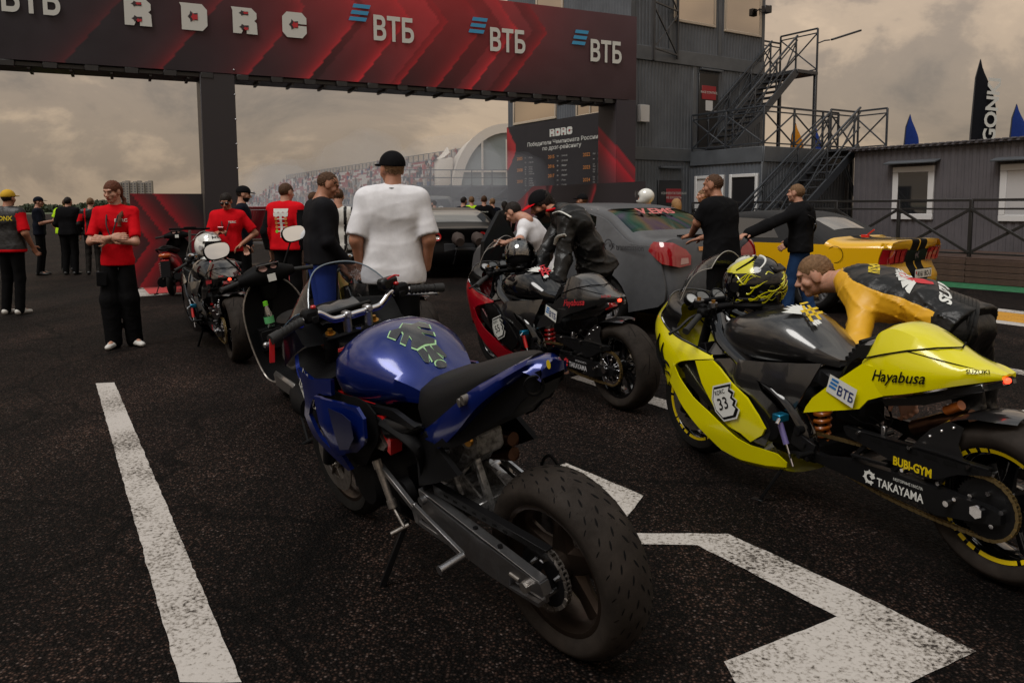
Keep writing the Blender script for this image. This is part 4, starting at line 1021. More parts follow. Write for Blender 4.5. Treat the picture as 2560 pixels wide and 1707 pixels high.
def hayabusa(M,label,mode):
 yellow = mode == 'y';full_ = mode in 'yr'
 root = thing('drag_motorcycle',label,'motorcycle',M=M,group='race motorcycles waiting on the start apron')
 body = {'y':MATS['yellow_paint'],'r':MATS['carbon'],'k':MATS['gloss_black'],'g':MATS['olive_paint']}[mode];lower = nose_m = {'y':MATS['yellow_paint'],'r':MATS['red_paint'],'k':MATS['gloss_black'],'g':MATS['olive_paint']}[mode]
 carb = MATS['carbon'];gb = MATS['gloss_black'];sb = MATS['satin_black']
 WB = 1.80;RR,RF = 0.315,0.30
 # wheels
 gr = [(a,0.06,a+0.45,0.22,0.0022) for a in np.arange(0,2*PI,0.9)]+[(a+0.4,-0.06,a+0.85,-0.22,0.0022) for a in np.arange(0,2*PI,0.9)]+[(a+0.2,0.25,a+0.35,0.40,0.002) for a in np.arange(0,2*PI,0.9)]
 rw = wheel(root,0,RR,0.20,gb,5);tyre(rw,0,RR,0.20,MATS['tyre_scrubbed'],grooves=gr)
 fw_ = wheel(root,WB,RF,0.12,gb,5);tyre(fw_,WB,RF,0.12,MATS['tyre_rubber'])
 disc(rw,0,-0.085,RR,0.115);disc(fw_,WB,0.075,RF,0.155);disc(fw_,WB,-0.075,RF,0.155)
 sprocket(rw,0,0.125,RR,0.118,MATS['chrome'] if not yellow else sb,spokes=0 if yellow else 10)
 if yellow:
  tape = mat('rim_tape_yellow',(0.62,0.46,0.0),0.4)
  for wl_,wx,wr,ww in ((rw,0,RR,0.20),(fw_,WB,RF,0.12)):
   b = MB();yy = ww*0.40+0.002
   segs = [(k*2*PI/3,k*2*PI/3+0.62) for k in range(3)]+[(k*2*PI/3+0.66+j*0.21,k*2*PI/3+0.80+j*0.21) for k in range(3) for j in range(3)]+[(k*2*PI/3+1.32,k*2*PI/3+2.02) for k in range(3)]
   for a0,a1 in segs:
    for sg in (1,-1):b.lathe([(0.203,sg*(yy-0.005)),(0.219,sg*yy)],(wx,0,wr),(0,1,0),10,0,a0,a1)
   b.build('rim_tape',tape,wl_)['kind'] = 'stuff'
 # swingarm, axle blocks and truss
 for sg in (1,-1):
  b = MB()
  b.panel([(0.86,0.31),(0.74,0.305),(0.59,0.336),(0.39,0.342),(0.165,0.340),(-0.03,0.335),(-0.075,0.32),(-0.075,0.285),(-0.03,0.27),(0.19,0.228),(0.26,0.252),(0.54,0.248),(0.74,0.262),(0.86,0.268)],lambda x,z:sg*0.158 if sg > 0 else-0.118,0.04 ,0.2)
  b.panel([(0.64,0.465),(0.42,0.478),(0.17,0.484),(-0.03,0.470),(-0.03,0.455),(0.10,0.420),(0.19,0.372),(0.26,0.360),(0.45,0.400),(0.62,0.436)],lambda x,z:sg*(0.150 if sg > 0 else 0.11),0.006,0.2)
  b.bar((0.64,sg*0.135,0.472),(-0.02,sg*0.135,0.474),0.03,0.012)
  b.bar((0.60,sg*0.13,0.34),(0.50,sg*0.13,0.45),0.02);b.bar((0.40,sg*0.13,0.34),(0.30,sg*0.13,0.44),0.02);b.bar((0.2,sg*0.13,0.34),(0.14,sg*0.13,0.43),0.02)
  b.bar((0.58,sg*0.165,0.365),(0.40,sg*0.165,0.372),0.018,0.012)
  b.build('swingarm_beam',sb,root,30)
  b = MB()
  for k in range(6):b.panel([(0.50-k*0.085,0.462),(0.445-k*0.085,0.464),(0.44-k*0.085,0.447),(0.495-k*0.085,0.445)],lambda x,z:sg*(0.1515 if sg > 0 else 0.1115),0.001,0.2)
  b.build('truss_slot',MATS['groove_black'],root,0)['kind'] = 'stuff'
 b = MB();b.cyl((0,-0.15,RR),(0,0.185,RR),0.014,n=16);b.cyl((0,0.165,RR),(0,0.19,RR),0.026,n=6)
 for x,z in ((0.33,0.37),(0.17,0.365),(0.05,0.47),(0.3,0.475),(0.55,0.47),(0.1,0.325)):b.cyl((x,0.15,z),(x,0.168,z),0.008,n=8)
 b.cyl((0.12,0.16,0.305),(0.12,0.19,0.305),0.012,n=8);b.build('axle',MATS['chrome'],root)['kind'] = 'stuff'
 b = MB();b.bar((0.62,0.0,0.30),(0.62,0.0,0.305),0.24,0.1);b.box((0.52,0,0.3),(0.06,0.22,0.09));b.build('swingarm_bridge',sb,root)
 chain(root,0.125,(0,RR),0.120,(0.86,0.345),0.044,MATS['chain_brass'])
 # lettering on the swingarm
 b = MB();put_text(b,'TAKAYAMA',LS(0.455,0.1595,0.262,0,-0.015),0.052,0,0.02,width=0.22)
 put_text(b,'МОТОРНЫЕ МАСЛА',LS(0.375,0.1595,0.312),0.017,0,0.006,width=0.135)
 mk = MATS['print_white'] if yellow else mat('print_silver',(0.45,0.45,0.47),0.4)
 ring = [(0.028*math.cos(a),0.028*math.sin(a)) for a in np.linspace(0.3,5.6,22)]+[(0.015*math.cos(a),0.015*math.sin(a)) for a in np.linspace(5.4,0.5,16)]
 q,tr = cdt(ring,5);X = LS(0.492,0.1595,0.287);b.add(np.c_[q,np.zeros(len(q))],tr,1,X)
 for k in range(6):
  a = 0.5+k*0.85;q = [(0.026*math.cos(a),0.026*math.sin(a)),(0.036*math.cos(a+0.25),0.036*math.sin(a+0.25)),(0.026*math.cos(a+0.45),0.026*math.sin(a+0.45))];b.add([(u,v,0.0003) for u,v in q],[(0,1,2)],1,X)
 b.add([(0.0,0.006,0.0004),(0.02,0.016,0.0004),(0.03,0.004,0.0004),(0.012,-0.006,0.0004)],[(0,1,2,3)],1,X)
 b.build('swingarm_lettering',[mk,MATS['print_white'] if yellow else MATS['print_red']],root,0)
 if yellow:
  b = MB();put_text(b,'BUBI-GYM',LS(0.385,0.1505,0.378,0,-0.03),0.05,0,0.035,width=0.175);b.build('truss_lettering',MATS['rim_tape_yellow'],root,0)
 # engine, frame, radiator
 b = MB();b.box((1.08,0,0.44),(0.46,0.40,0.30),0,b=0.04);b.box((1.22,0,0.60),(0.22,0.36,0.22),0,rotM('Y',0.35),b=0.03);b.box((0.95,0,0.30),(0.3,0.30,0.12),0,b=0.03)
 b.lathe([(0.0,0.03),(0.075,0.028),(0.09,0.012),(0.095,0.0)],(1.02,0.20,0.40),(0,1,0),28);b.lathe([(0.0,0.03),(0.06,0.028),(0.07,0.012),(0.075,0.0)],(0.86,0.17,0.345),(0,1,0),24)
 b.lathe([(0.0,0.04),(0.085,0.036),(0.105,0.015),(0.11,0.0)],(0.98,-0.20,0.42),(0,-1,0),28);b.build('engine',MATS['matt_black'],root)
 for sg in (1,-1):
  b = MB();b.tube(curve([(1.58,sg*0.06,0.86),(1.40,sg*0.17,0.76),(1.15,sg*0.215,0.66),(0.93,sg*0.20,0.55),(0.83,sg*0.17,0.40),(0.82,sg*0.15,0.28)],4),0.048,10,0,flat=0.6);b.build('frame_spar',gb,root)
  b = MB()
  for k in range(3):b.cyl((0.83-0.03*k,sg*0.2,0.42-0.06*k),(0.83-0.03*k,sg*0.235,0.42-0.06*k),0.02-0.004*k,n=14)
  b.bar((0.87,sg*0.22,0.38),(0.74,sg*0.22,0.34),0.012,0.07);b.cyl((0.75,sg*0.22,0.335),(0.75,sg*0.31,0.335),0.012,n=10);b.bar((0.88,sg*0.225,0.30),(0.76,sg*0.225,0.325),0.014);b.build('footpeg',MATS['satin_black'],root)
 b = MB();b.box((1.52,0,0.55),(0.05,0.36,0.34),0,rotM('Y',0.25))
 for k in range(12):b.box((1.495,0,0.41+k*0.025),(0.01,0.34,0.006))
 b.build('radiator',MATS['matt_black'],root)
 # upper nose shell, wrapped round the front
 cols = [[(1.40,0.25,0.683),(1.39,0.262,0.677),(1.37,0.268,0.670)],[(1.55,0.247,0.712),(1.535,0.268,0.68),(1.51,0.283,0.643)],[(1.69,0.240,0.735),(1.675,0.266,0.68),(1.64,0.285,0.606)],[(1.80,0.232,0.775),(1.785,0.258,0.68),(1.705,0.278,0.54)],
   [(1.862,0.222,0.835),(1.872,0.242,0.70),(1.765,0.262,0.455)],[(1.84,0.195,0.895),(1.952,0.205,0.735),(1.81,0.222,0.43)],[(1.885,0.14,0.935),(2.03,0.14,0.745),(1.85,0.15,0.415)],[(1.925,0.07,0.952),(2.075,0.065,0.75),(1.875,0.07,0.41)],[(1.935,0,0.957),(2.085,0,0.75),(1.88,0,0.405)]]
 cols = np.array(cols);full = np.concatenate([cols,cols[-2::-1]*np.array([1,-1,1])])
 P = crom(np.swapaxes(crom(full,4),0,1),6)
 b = MB();b.grid(P);Q = P.copy();Q[...,0] -= 0.006;Q[...,1] *= 0.985;b.grid(Q,0,True)
 nose = b.build('nose_fairing',nose_m,root,60)
 if yellow:
  for pts,w in (([(1.845,.252,.735),(1.868,.251,.67),(1.842,.262,.60),(1.80,.268,.55),(1.785,.268,.50)],.016),([(1.80,.262,.69),(1.815,.262,.64),(1.79,.270,.58),(1.765,.272,.54)],.011),([(1.83,.262,.60),(1.76,.276,.585),(1.72,.281,.56)],.008),([(1.80,.268,.53),(1.745,.277,.53),(1.72,.279,.51)],.007)):
   b = MB();P_ = curve(pts,5);b.tube(P_,w*np.sin(np.linspace(.25,PI-.1,len(P_))),8,flat=.35);b.build('brush_emblem',MATS['groove_black'],nose)
 # black rim and carbon cockpit liner
 rim_ = full[:,0];rimc = crom(rim_,4);b = MB();b.tube(rimc,0.006,6);b.build('cockpit_edge',gb,nose)
 inn = rimc*np.array([1,0.62,1])+np.array([-0.03,0,-0.075]);b = MB();b.grid([rimc-np.array([0.004,0,0.004]),(rimc*0.6+inn*0.4)-np.array([0,0,0.012]),inn]);b.build('cockpit_liner',carb,root,60)
 b = MB();b.panel([(1.46,0.672),(1.28,0.702),(1.27,0.74),(1.36,0.80),(1.46,0.73)],lambda x,z:0.235-(z-0.67)*0.9,0.004,0.06,0,True);b.build('tank_side_panel',carb,root)
 # air intake surrounds: dark panel behind the blade and the side panel
 yb = interp_y([(0.9,0.24),(1.05,0.275),(1.2,0.29),(1.45,0.288),(1.62,0.283),(1.78,0.262)])
 b = MB();b.panel([(1.66,0.60),(1.50,0.635),(1.36,0.66),(1.10,0.53),(1.0,0.37),(1.05,0.25),(1.3,0.34),(1.5,0.44),(1.62,0.50)],lambda x,z:yb(x)-0.035,0.004,0.07,0,True);b.build('inner_fairing',carb,root)
 # long lower blade and belly
 blade = [(1.79,0.50),(1.735,0.555),(1.69,0.592),(1.63,0.535),(1.582,0.498),(1.50,0.443),(1.39,0.398),(1.283,0.348),(1.17,0.298),(1.10,0.281),(1.04,0.280),(0.955,0.272),(0.911,0.237),(0.916,0.212),(1.01,0.196),(1.17,0.186),(1.297,0.204),(1.404,0.258),(1.50,0.312),(1.58,0.360),(1.657,0.42),(1.72,0.462)]
 bl = interp_y([(0.9,0.225),(1.05,0.262),(1.2,0.282),(1.45,0.292),(1.62,0.288),(1.78,0.258)])
 def bly(x,z):return bl(x)+0.012*math.sin((x-0.9)*3.4)-max(0,0.30-z)*0.16
 b = MB();b.panel(blade,bly,0.006,0.035,0,True);b.build('lower_fairing',lower,root,50)
 low_e = [(0.93,0.212),(1.03,0.196),(1.17,0.187),(1.30,0.205),(1.41,0.262),(1.50,0.312),(1.58,0.36)]
 b = MB();rows = []
 for x,z in low_e:
  y0 = bly(x,z);rows.append([(x,y0*math.cos(t) ,z-0.055*math.sin(t) ** 1.0*(1-0.2*(x > 1.45))) for t in np.linspace(0,PI,9)])
 b.grid(crom(np.array(rows),3));b.build('belly_pan',lower,root,60)
 # side panel with the number
 pB = [(1.49,0.642),(1.36,0.668),(1.30,0.640),(1.209,0.580),(1.104,0.522),(1.04,0.45),(1.003,0.388),(1.022,0.352),(1.094,0.300),(1.153,0.330),(1.231,0.346),(1.30,0.382),(1.375,0.466),(1.43,0.53)]
 by = lambda x,z:yb(x)+0.006-0.02*abs((z-0.5)/0.2) ** 2*0.6
 b = MB();b.panel(pB,by,0.012,0.035,0,True);sp = b.build('side_fairing',body if yellow else gb,root,50)
 if full_:number_plate(sp,1.245,0.302,0.475,'33' if yellow else '55',1.0,0.42)
 # carbon flank behind it
 pC = [(1.40,0.664),(1.236,0.694),(1.04,0.710),(0.86,0.728),(0.73,0.748),(0.737,0.726),(0.767,0.656),(0.805,0.588),(0.86,0.515),(0.90,0.52),(0.97,0.60),(1.05,0.62),(1.03,0.57),(0.968,0.51),(0.950,0.41),(1.005,0.392),(1.10,0.52),(1.22,0.585),(1.31,0.64)]
 cy_ = lambda x,z:yb(x)-0.022-0.32*max(0,z-0.60)+(-0.05*max(0,1.0-x))+0.03*math.sin((z-0.5)*7)*(1 if x < 1.2 else 0.3)
 b = MB();b.panel(pC,cy_,0.006,0.035,0,True);b.build('flank_fairing',carb,root,50)
 # tank
 st = [(1.42,.13,.70,.15,.79,.10,.855,.865),(1.36,.165,.70,.185,.80,.13,.872,.888),(1.27,.185,.70,.208,.808,.15,.893,.918),(1.13,.19,.705,.216,.824,.15,.918,.942),(1.03,.18,.71,.208,.820,.142,.916,.942),(0.94,.16,.715,.188,.805,.125,.886,.908),(0.86,.13,.72,.155,.782,.10,.838,.857),(0.79,.10,.722,.122,.756,.078,.79,.802),(0.72,.07,.722,.085,.735,.055,.748,.755)]
 rings = []
 for x,ybt,zb_,yc,zc_,ys,zs,zt_2 in st:
  half = [(ybt,zb_),(yc*0.985,(zb_+zc_)/2-0.012),(yc,zc_),((yc+ys)/2+0.012,(zc_+zs)/2+0.012),(ys,zs),(ys*0.5,zt_2-0.006),(0,zt_2)]
  rings.append([(x,y,z) for y,z in half]+[(x,-y,z) for y,z in half[-2::-1]])
 b = MB();b.loft(rings,0,sub=4);tank = b.build('fuel_tank',carb if yellow else gb,root,45)
 b = MB();b.lathe([(0.0,0.012),(0.05,0.012),(0.058,0.006),(0.06,-0.004)],(1.22,0,0.932),(0.08,0,1),28)
 for k in range(8):b.cyl((1.22+0.047*math.cos(k),0.047*math.sin(k),0.938),(1.22+0.047*math.cos(k),0.047*math.sin(k),0.948),0.005,n=6)
 b.build('filler_cap',sb,tank)
 Xb = frameM((0.985,0.045,0.936),(-0.12,-0.95,0.0),(0.80,-0.10,0.40));b = MB();bird(b,frameM((0.965,0.035,0.934),(-0.25,-0.95,0.05),(0.82,-0.2,0.42)),0.185,0,1);b.build('tank_emblem',[MATS['print_white'],mat('emblem_yellow',(0.6,0.4,0.0),0.5) if yellow else MATS['print_red']],tank,0)
 # seat and bump stop
 rings = []
 for x,w,z,t in ((0.86,.09,.70,.03),(0.80,.12,.715,.03),(0.72,.135,.70,.03),(0.675,.135,.715,.03),(0.645,.13,.77,.03),(0.61,.125,.835,.03),(0.575,.12,.868,.03),(0.53,.11,.875,.03)):
  rings.append([(x,w*c,z-0.02*abs(c) ** 3) for c in np.linspace(-1,1,9)]+[(x+0.02,w*c,z-t-0.05) for c in np.linspace(1,-1,5)])
 b = MB();b.loft(rings,0,sub=4);b.build('seat',carb,root,50)
 b = MB()
 for k in range(5):b.tube([(0.655-k*0.018,-0.11,0.775+k*0.021),(0.648-k*0.018,0,0.785+k*0.021),(0.655-k*0.018,0.11,0.775+k*0.021)],0.012,6)
 b.build('bump_stop_rib',MATS['seat_vinyl'],root)
 # tail
 st = [(0.545,.145,.67,.15,.77,.115,.79,.795),(0.525,.155,.655,.16,.765,.115,.835,.85),(0.485,.162,.637,.168,.765,.118,.912,.928),(0.42,.166,.664,.172,.772,.112,.942,.958),(0.33,.157,.690,.163,.785,.10,.922,.938),(0.25,.142,.717,.148,.795,.085,.888,.903),(0.15,.110,.752,.117,.805,.060,.846,.860),(0.06,.072,.780,.078,.812,.038,.824,.832),(0.005,.038,.795,.042,.806,.02,.811,.815)]
 rings = []
 for x,ybt,zb_,yc,zc_,ys,zs,zt_2 in st:
  half = [(ybt*0.5,zb_+0.01),(ybt,zb_),(yc,(zb_+zc_)/2),(yc,zc_),((yc+ys)/2+0.01,(zc_+zs)/2+0.006),(ys,zs),(ys*0.5,zt_2-0.002),(0,zt_2)]
  rings.append([(x,y,z) for y,z in half]+[(x,-y,z) for y,z in half[-2::-1]])
 b = MB();b.loft(rings,0,sub=4);tail = b.build('tail_cowl',body,root,36)
 wing = [(0.53,0.585),(0.60,0.565),(0.70,0.538),(0.818,0.504),(0.805,0.535),(0.768,0.585),(0.689,0.652),(0.60,0.720),(0.52,0.785),(0.42,0.775),(0.36,0.74),(0.41,0.668),(0.49,0.632)]
 wy = interp_y([(0.36,0.158),(0.5,0.176),(0.65,0.196),(0.82,0.205)])
 b = MB();b.panel(wing,lambda x,z:wy(x)-0.05*max(0,z-0.70),0.008,0.035,0,True);wn_ = b.build('tail_wing',body,root,50)
 b = MB()
 for sg in (1,-1):b.tube([(0.54,sg*0.160,0.80),(0.43,sg*0.163,0.838),(0.33,sg*0.142,0.868),(0.235,sg*0.088,0.888),(0.19,0,0.886)],0.0035,5)
 for sg in (1,-1):b.tube([(0.33,sg*0.142,0.866),(0.2,sg*0.112,0.846),(0.08,sg*0.066,0.824)],0.0022,5)
 b.build('panel_gap',MATS['groove_black'],tail)
 b = MB();b.panel([(0.005,0.79),(0.10,0.756),(0.22,0.70),(0.36,0.66),(0.46,0.635),(0.44,0.61),(0.28,0.645),(0.10,0.725),(0.0,0.775)],lambda x,z:0.04+0.2*x,0.02,0.06,0,True);b.box((0.25,0,0.69),(0.42,0.16,0.03),0,rotM('Y',0.35));b.build('undertail',carb,root)
 b = MB();b.ball((-0.002,0.02,0.792),(0.012,0.016,0.012));b.build('tail_lamp',MATS['lamp_lit'],root)
 if not yellow:b = MB();b.box((0.06,0.05,0.745),(0.09,0.05,0.03),0,rotM('Y',0.4));b.build('reflector',MATS['tail_lamp'],root)
 ink = MATS['groove_black'] if yellow else MATS['print_red']
 tw = interp_y([(0.545,.15),(0.42,.173),(0.33,.165),(0.25,.15),(0.15,.12),(0.06,.08)])
 def twarp(p):
  p = p.copy();p[:,1] = [max(tw(x)-0.25*max(0,z-0.785),wy(x)-0.05*max(0,z-0.70) if x > 0.355 else 0)+0.004 for x,z in zip(p[:,0],p[:,2])];return p
 b = MB();put_text(b,'Hayabusa',LS(0.475,0,0.722,0,0.115),0.066,0,0.012,shear=0.45,width=0.235,warp=twarp);put_text(b,'SUZUKI',LS(0.105,0,0.811,0,0.1),0.022,0,0.02,width=0.07,warp=lambda p:np.c_[p[:,0],np.interp(p[:,0],[0,0.06,0.15],[0.046,0.084,0.122]),p[:,2]])
 b.add(*[[(0.50,tw(0.5)+0.004,0.775),(0.40,tw(0.4)+0.004,0.777),(0.50,tw(0.5)+0.004,0.770)],[(0,1,2)]]);b.build('tail_lettering',ink,tail,0)['kind'] = 'stuff'
 if full_:vtb_sticker(wn_,0.605,0.203,0.652,-0.28,1.0)
 # rear fender
 rows = []
 for a in np.linspace(2.62,1.38,12):
  w = 0.115 if a > 1.55 else 0.115-(1.55-a)*0.35;rows.append([(0.335*math.cos(PI-a)*-1 if False else-0.34*math.cos(a),w*c,RR+0.34*math.sin(a)+0.012-0.02*abs(c) ** 3) for c in np.linspace(-1,1,9)])
 b = MB();b.grid(rows);b.panel([(0.32,0.47),(0.10,0.475),(0.12,0.53),(0.10,0.60),(0.16,0.612),(0.24,0.56)],lambda x,z:0.118,0.004,0.2,0,True);fd = b.build('rear_fender',carb,root,50)
 b = MB()
 for x,z in ((0.14,0.59),(0.19,0.565),(0.24,0.53)):b.ball((x,0.119,z),0.007,0,8,6)
 b.build('fender_bolt',MATS['chrome'],fd)['kind'] = 'stuff'
 # shock, kick stand, quick-shifter, exhaust
 b = MB();spring(b,(0.86,0.06,0.34),(0.845,0.06,0.50),0.042,4.5,0.011);b.build('shock_spring',MATS['orange_spring'] if yellow else MATS['red_anodised'],root)
 b = MB();b.cyl((0.86,0.06,0.30),(0.85,0.06,0.54),0.022,n=12);b.cyl((0.848,0.06,0.49),(0.842,0.06,0.56),0.04,n=16);b.build('shock_body',MATS['gold_anodised'] if yellow else MATS['bare_alloy'],root)
 b = MB();b.bar((0.95,0.20,0.20),(1.05,0.255,0.015),0.022,0.016);b.bar((1.03,0.25,0.012),(1.09,0.27,0.010),0.03,0.012);b.build('kickstand',MATS['satin_black'],root)
 b = MB();b.cyl((0.885,0.285,0.455),(0.845,0.285,0.36),0.014,n=12,m=0);b.box((0.895,0.27,0.475),(0.05,0.06,0.035),1);b.cyl((0.845,0.285,0.36),(0.806,0.285,0.265),0.005,n=8,m=2);b.cyl((0.875,0.3,0.475),(0.86,0.33,0.46),0.008,n=8,m=2)
 b.build('shift_cylinder',[mat('purple_anodised',(0.12,0.10,0.26),0.35,coat=0.5) if yellow else MATS['red_anodised'],MATS['blue_anodised'],MATS['chrome']],root)
 b = MB();b.tube(curve([(1.3,-0.12,0.36),(1.0,-0.15,0.22),(0.75,-0.17,0.20),(0.6,-0.2,0.24)],5),0.035,12);b.build('exhaust',MATS['copper_pipe'],root)
 if yellow:b = MB();b.tube([(0.42,-0.03,0.49),(0.28,-0.03,0.56),(0.16,-0.03,0.60)],0.035,12);b.build('air_bottle',MATS['copper_pipe'],root);b = MB();b.cyl((0.24,0.02,0.62),(0.17,0.03,0.66),0.02,n=12);b.build('air_valve',MATS['orange_spring'],root)
 b = MB();b.box((0.66,0.02,0.53),(0.16,0.16,0.13),0,b=0.02);
 for k in range(4):b.tube(curve([(0.75,0.08-0.03*k,0.55),(0.6,0.1-0.05*k,0.5+0.02*k),(0.55,0.07-0.04*k,0.49),(0.52,0.05,0.46)],4),0.006,6)
 b.box((0.46,0.11,0.49),(0.02,0.02,0.05),1,b=0.003);b.build('electrics',[MATS['matt_black'],MATS['bare_alloy']],root)
 # fork, bars, cockpit
 for sg in (1,-1):
  b = MB();b.cyl((WB,sg*0.105,RF),(1.56,sg*0.105,0.90),0.026,n=14);b.cyl((WB+0.015,sg*0.105,RF-0.04),(WB-0.09,sg*0.105,RF+0.24),0.032,n=14);b.build('fork_leg',MATS['satin_black'],root)
  b = MB();b.cyl((1.555,sg*0.105,0.905),(1.552,sg*0.105,0.93),0.024,n=14,m=1);b.cyl((1.55,sg*0.105,0.93),(1.549,sg*0.105,0.945),0.011,n=8,m=0);b.build('fork_cap',[MATS['gold_anodised'],MATS['bare_alloy']],root)
  b = MB();b.tube([(1.555,sg*0.11,0.895),(1.55,sg*0.18,0.885),(1.49,sg*0.335,0.815)],0.011,10);b.build('clip_on_bar',MATS['satin_black'],root)
  b = MB();b.tube([(1.537,sg*0.215,0.868),(1.52,sg*0.26,0.848),(1.489,sg*0.338,0.813)],[0.017,0.0165,0.0175],12);b.cyl((1.489,sg*0.338,0.813),(1.484,sg*0.35,0.808),0.02,n=12);b.build('grip',MATS['grip_rubber'],root)
  b = MB();b.tube(curve([(1.56,sg*0.19,0.875),(1.60,sg*0.23,0.85),(1.61,sg*0.30,0.80),(1.62,sg*0.355,0.775)],4),[0.008]*12+[0.009],8);b.build('lever',MATS['satin_black'],root)
  b = MB();b.box((1.545,sg*0.185,0.885),(0.06,0.05,0.05),0,b=0.012);b.box((1.56,sg*0.17,0.915),(0.04,0.035,0.03),0,b=0.008);b.build('switchgear',MATS['matt_black'],root)
 b = MB();b.box((1.60,0,0.895),(0.10,0.26,0.03),0,b=0.01);b.box((1.66,0,0.91),(0.10,0.34,0.03),0,rotM('Y',0.6),b=0.012);b.build('top_yoke',MATS['matt_black'],root)
 for gx_,gy,gr_ in ((1.70,0.055,0.045),(1.70,-0.055,0.045),(1.69,0.145,0.038),(1.70,-0.145,0.034)):
  b = MB();b.lathe([(gr_*0.8,-0.03),(gr_*1.02,-0.02),(gr_*1.05,0.012),(gr_*0.92,0.014)],(gx_,gy,0.938),(-0.75,0,0.66),22,0);b.lathe([(0.001,0.007),(gr_*0.94,0.008)],(gx_,gy,0.938),(-0.75,0,0.66),22,1);b.build('gauge',[MATS['satin_black'],MATS['gauge_face'] if abs(gy) > 0.1 else MATS['window_dark']],root)
 b = MB();b.cyl((1.60,0.165,0.905),(1.598,0.165,0.94),0.027,n=18,m=0);b.cyl((1.598,0.165,0.94),(1.597,0.165,0.948),0.028,n=18,m=1);b.cyl((1.597,0.165,0.948),(1.596,0.165,0.96),0.012,n=10,m=2);b.build('fluid_reservoir',[MATS['satin_black'],MATS['bare_alloy'],MATS['gold_anodised']],root)
 b = MB()
 for k in range(6):b.tube(curve([(1.56,0.18-0.06*k,0.89),(1.60,0.15-0.05*k,0.83),(1.52,0.12-0.05*k,0.78),(1.45,0.1-0.04*k,0.72)],4),0.005,6)
 b.build('cable',MATS['matt_black'],root)['kind'] = 'stuff'
 # screen
 S = np.linspace(-1,1,17);T_ = np.linspace(0,1,9);Pq = []
 for t in T_:
  row = []
  for s_ in S:
   base = V3(1.925-0.20*s_ ** 2,0.19*s_,0.952-0.018*s_ ** 2);top = V3(1.55+0.0*s_ ** 2,0.115*s_,1.205-0.085*s_ ** 2)
   q = base*(1-t)+top*t;q[2] += 0.045*math.sin(PI*t) ;q[0] += 0.02*math.sin(PI*t);row.append(q)
  Pq.append(row)
 b = MB();b.grid(Pq);sc = b.build('windscreen',GLS,root,60)
 edge = [q for q in [r[0] for r in Pq]]+Pq[-1][1:]+[r[-1] for r in Pq[-2::-1]];b = MB();b.tube(edge,0.0025,5);b.build('screen_edge',mat('screen_edge',(0.35,0.33,0.30),0.25),sc)
 return root
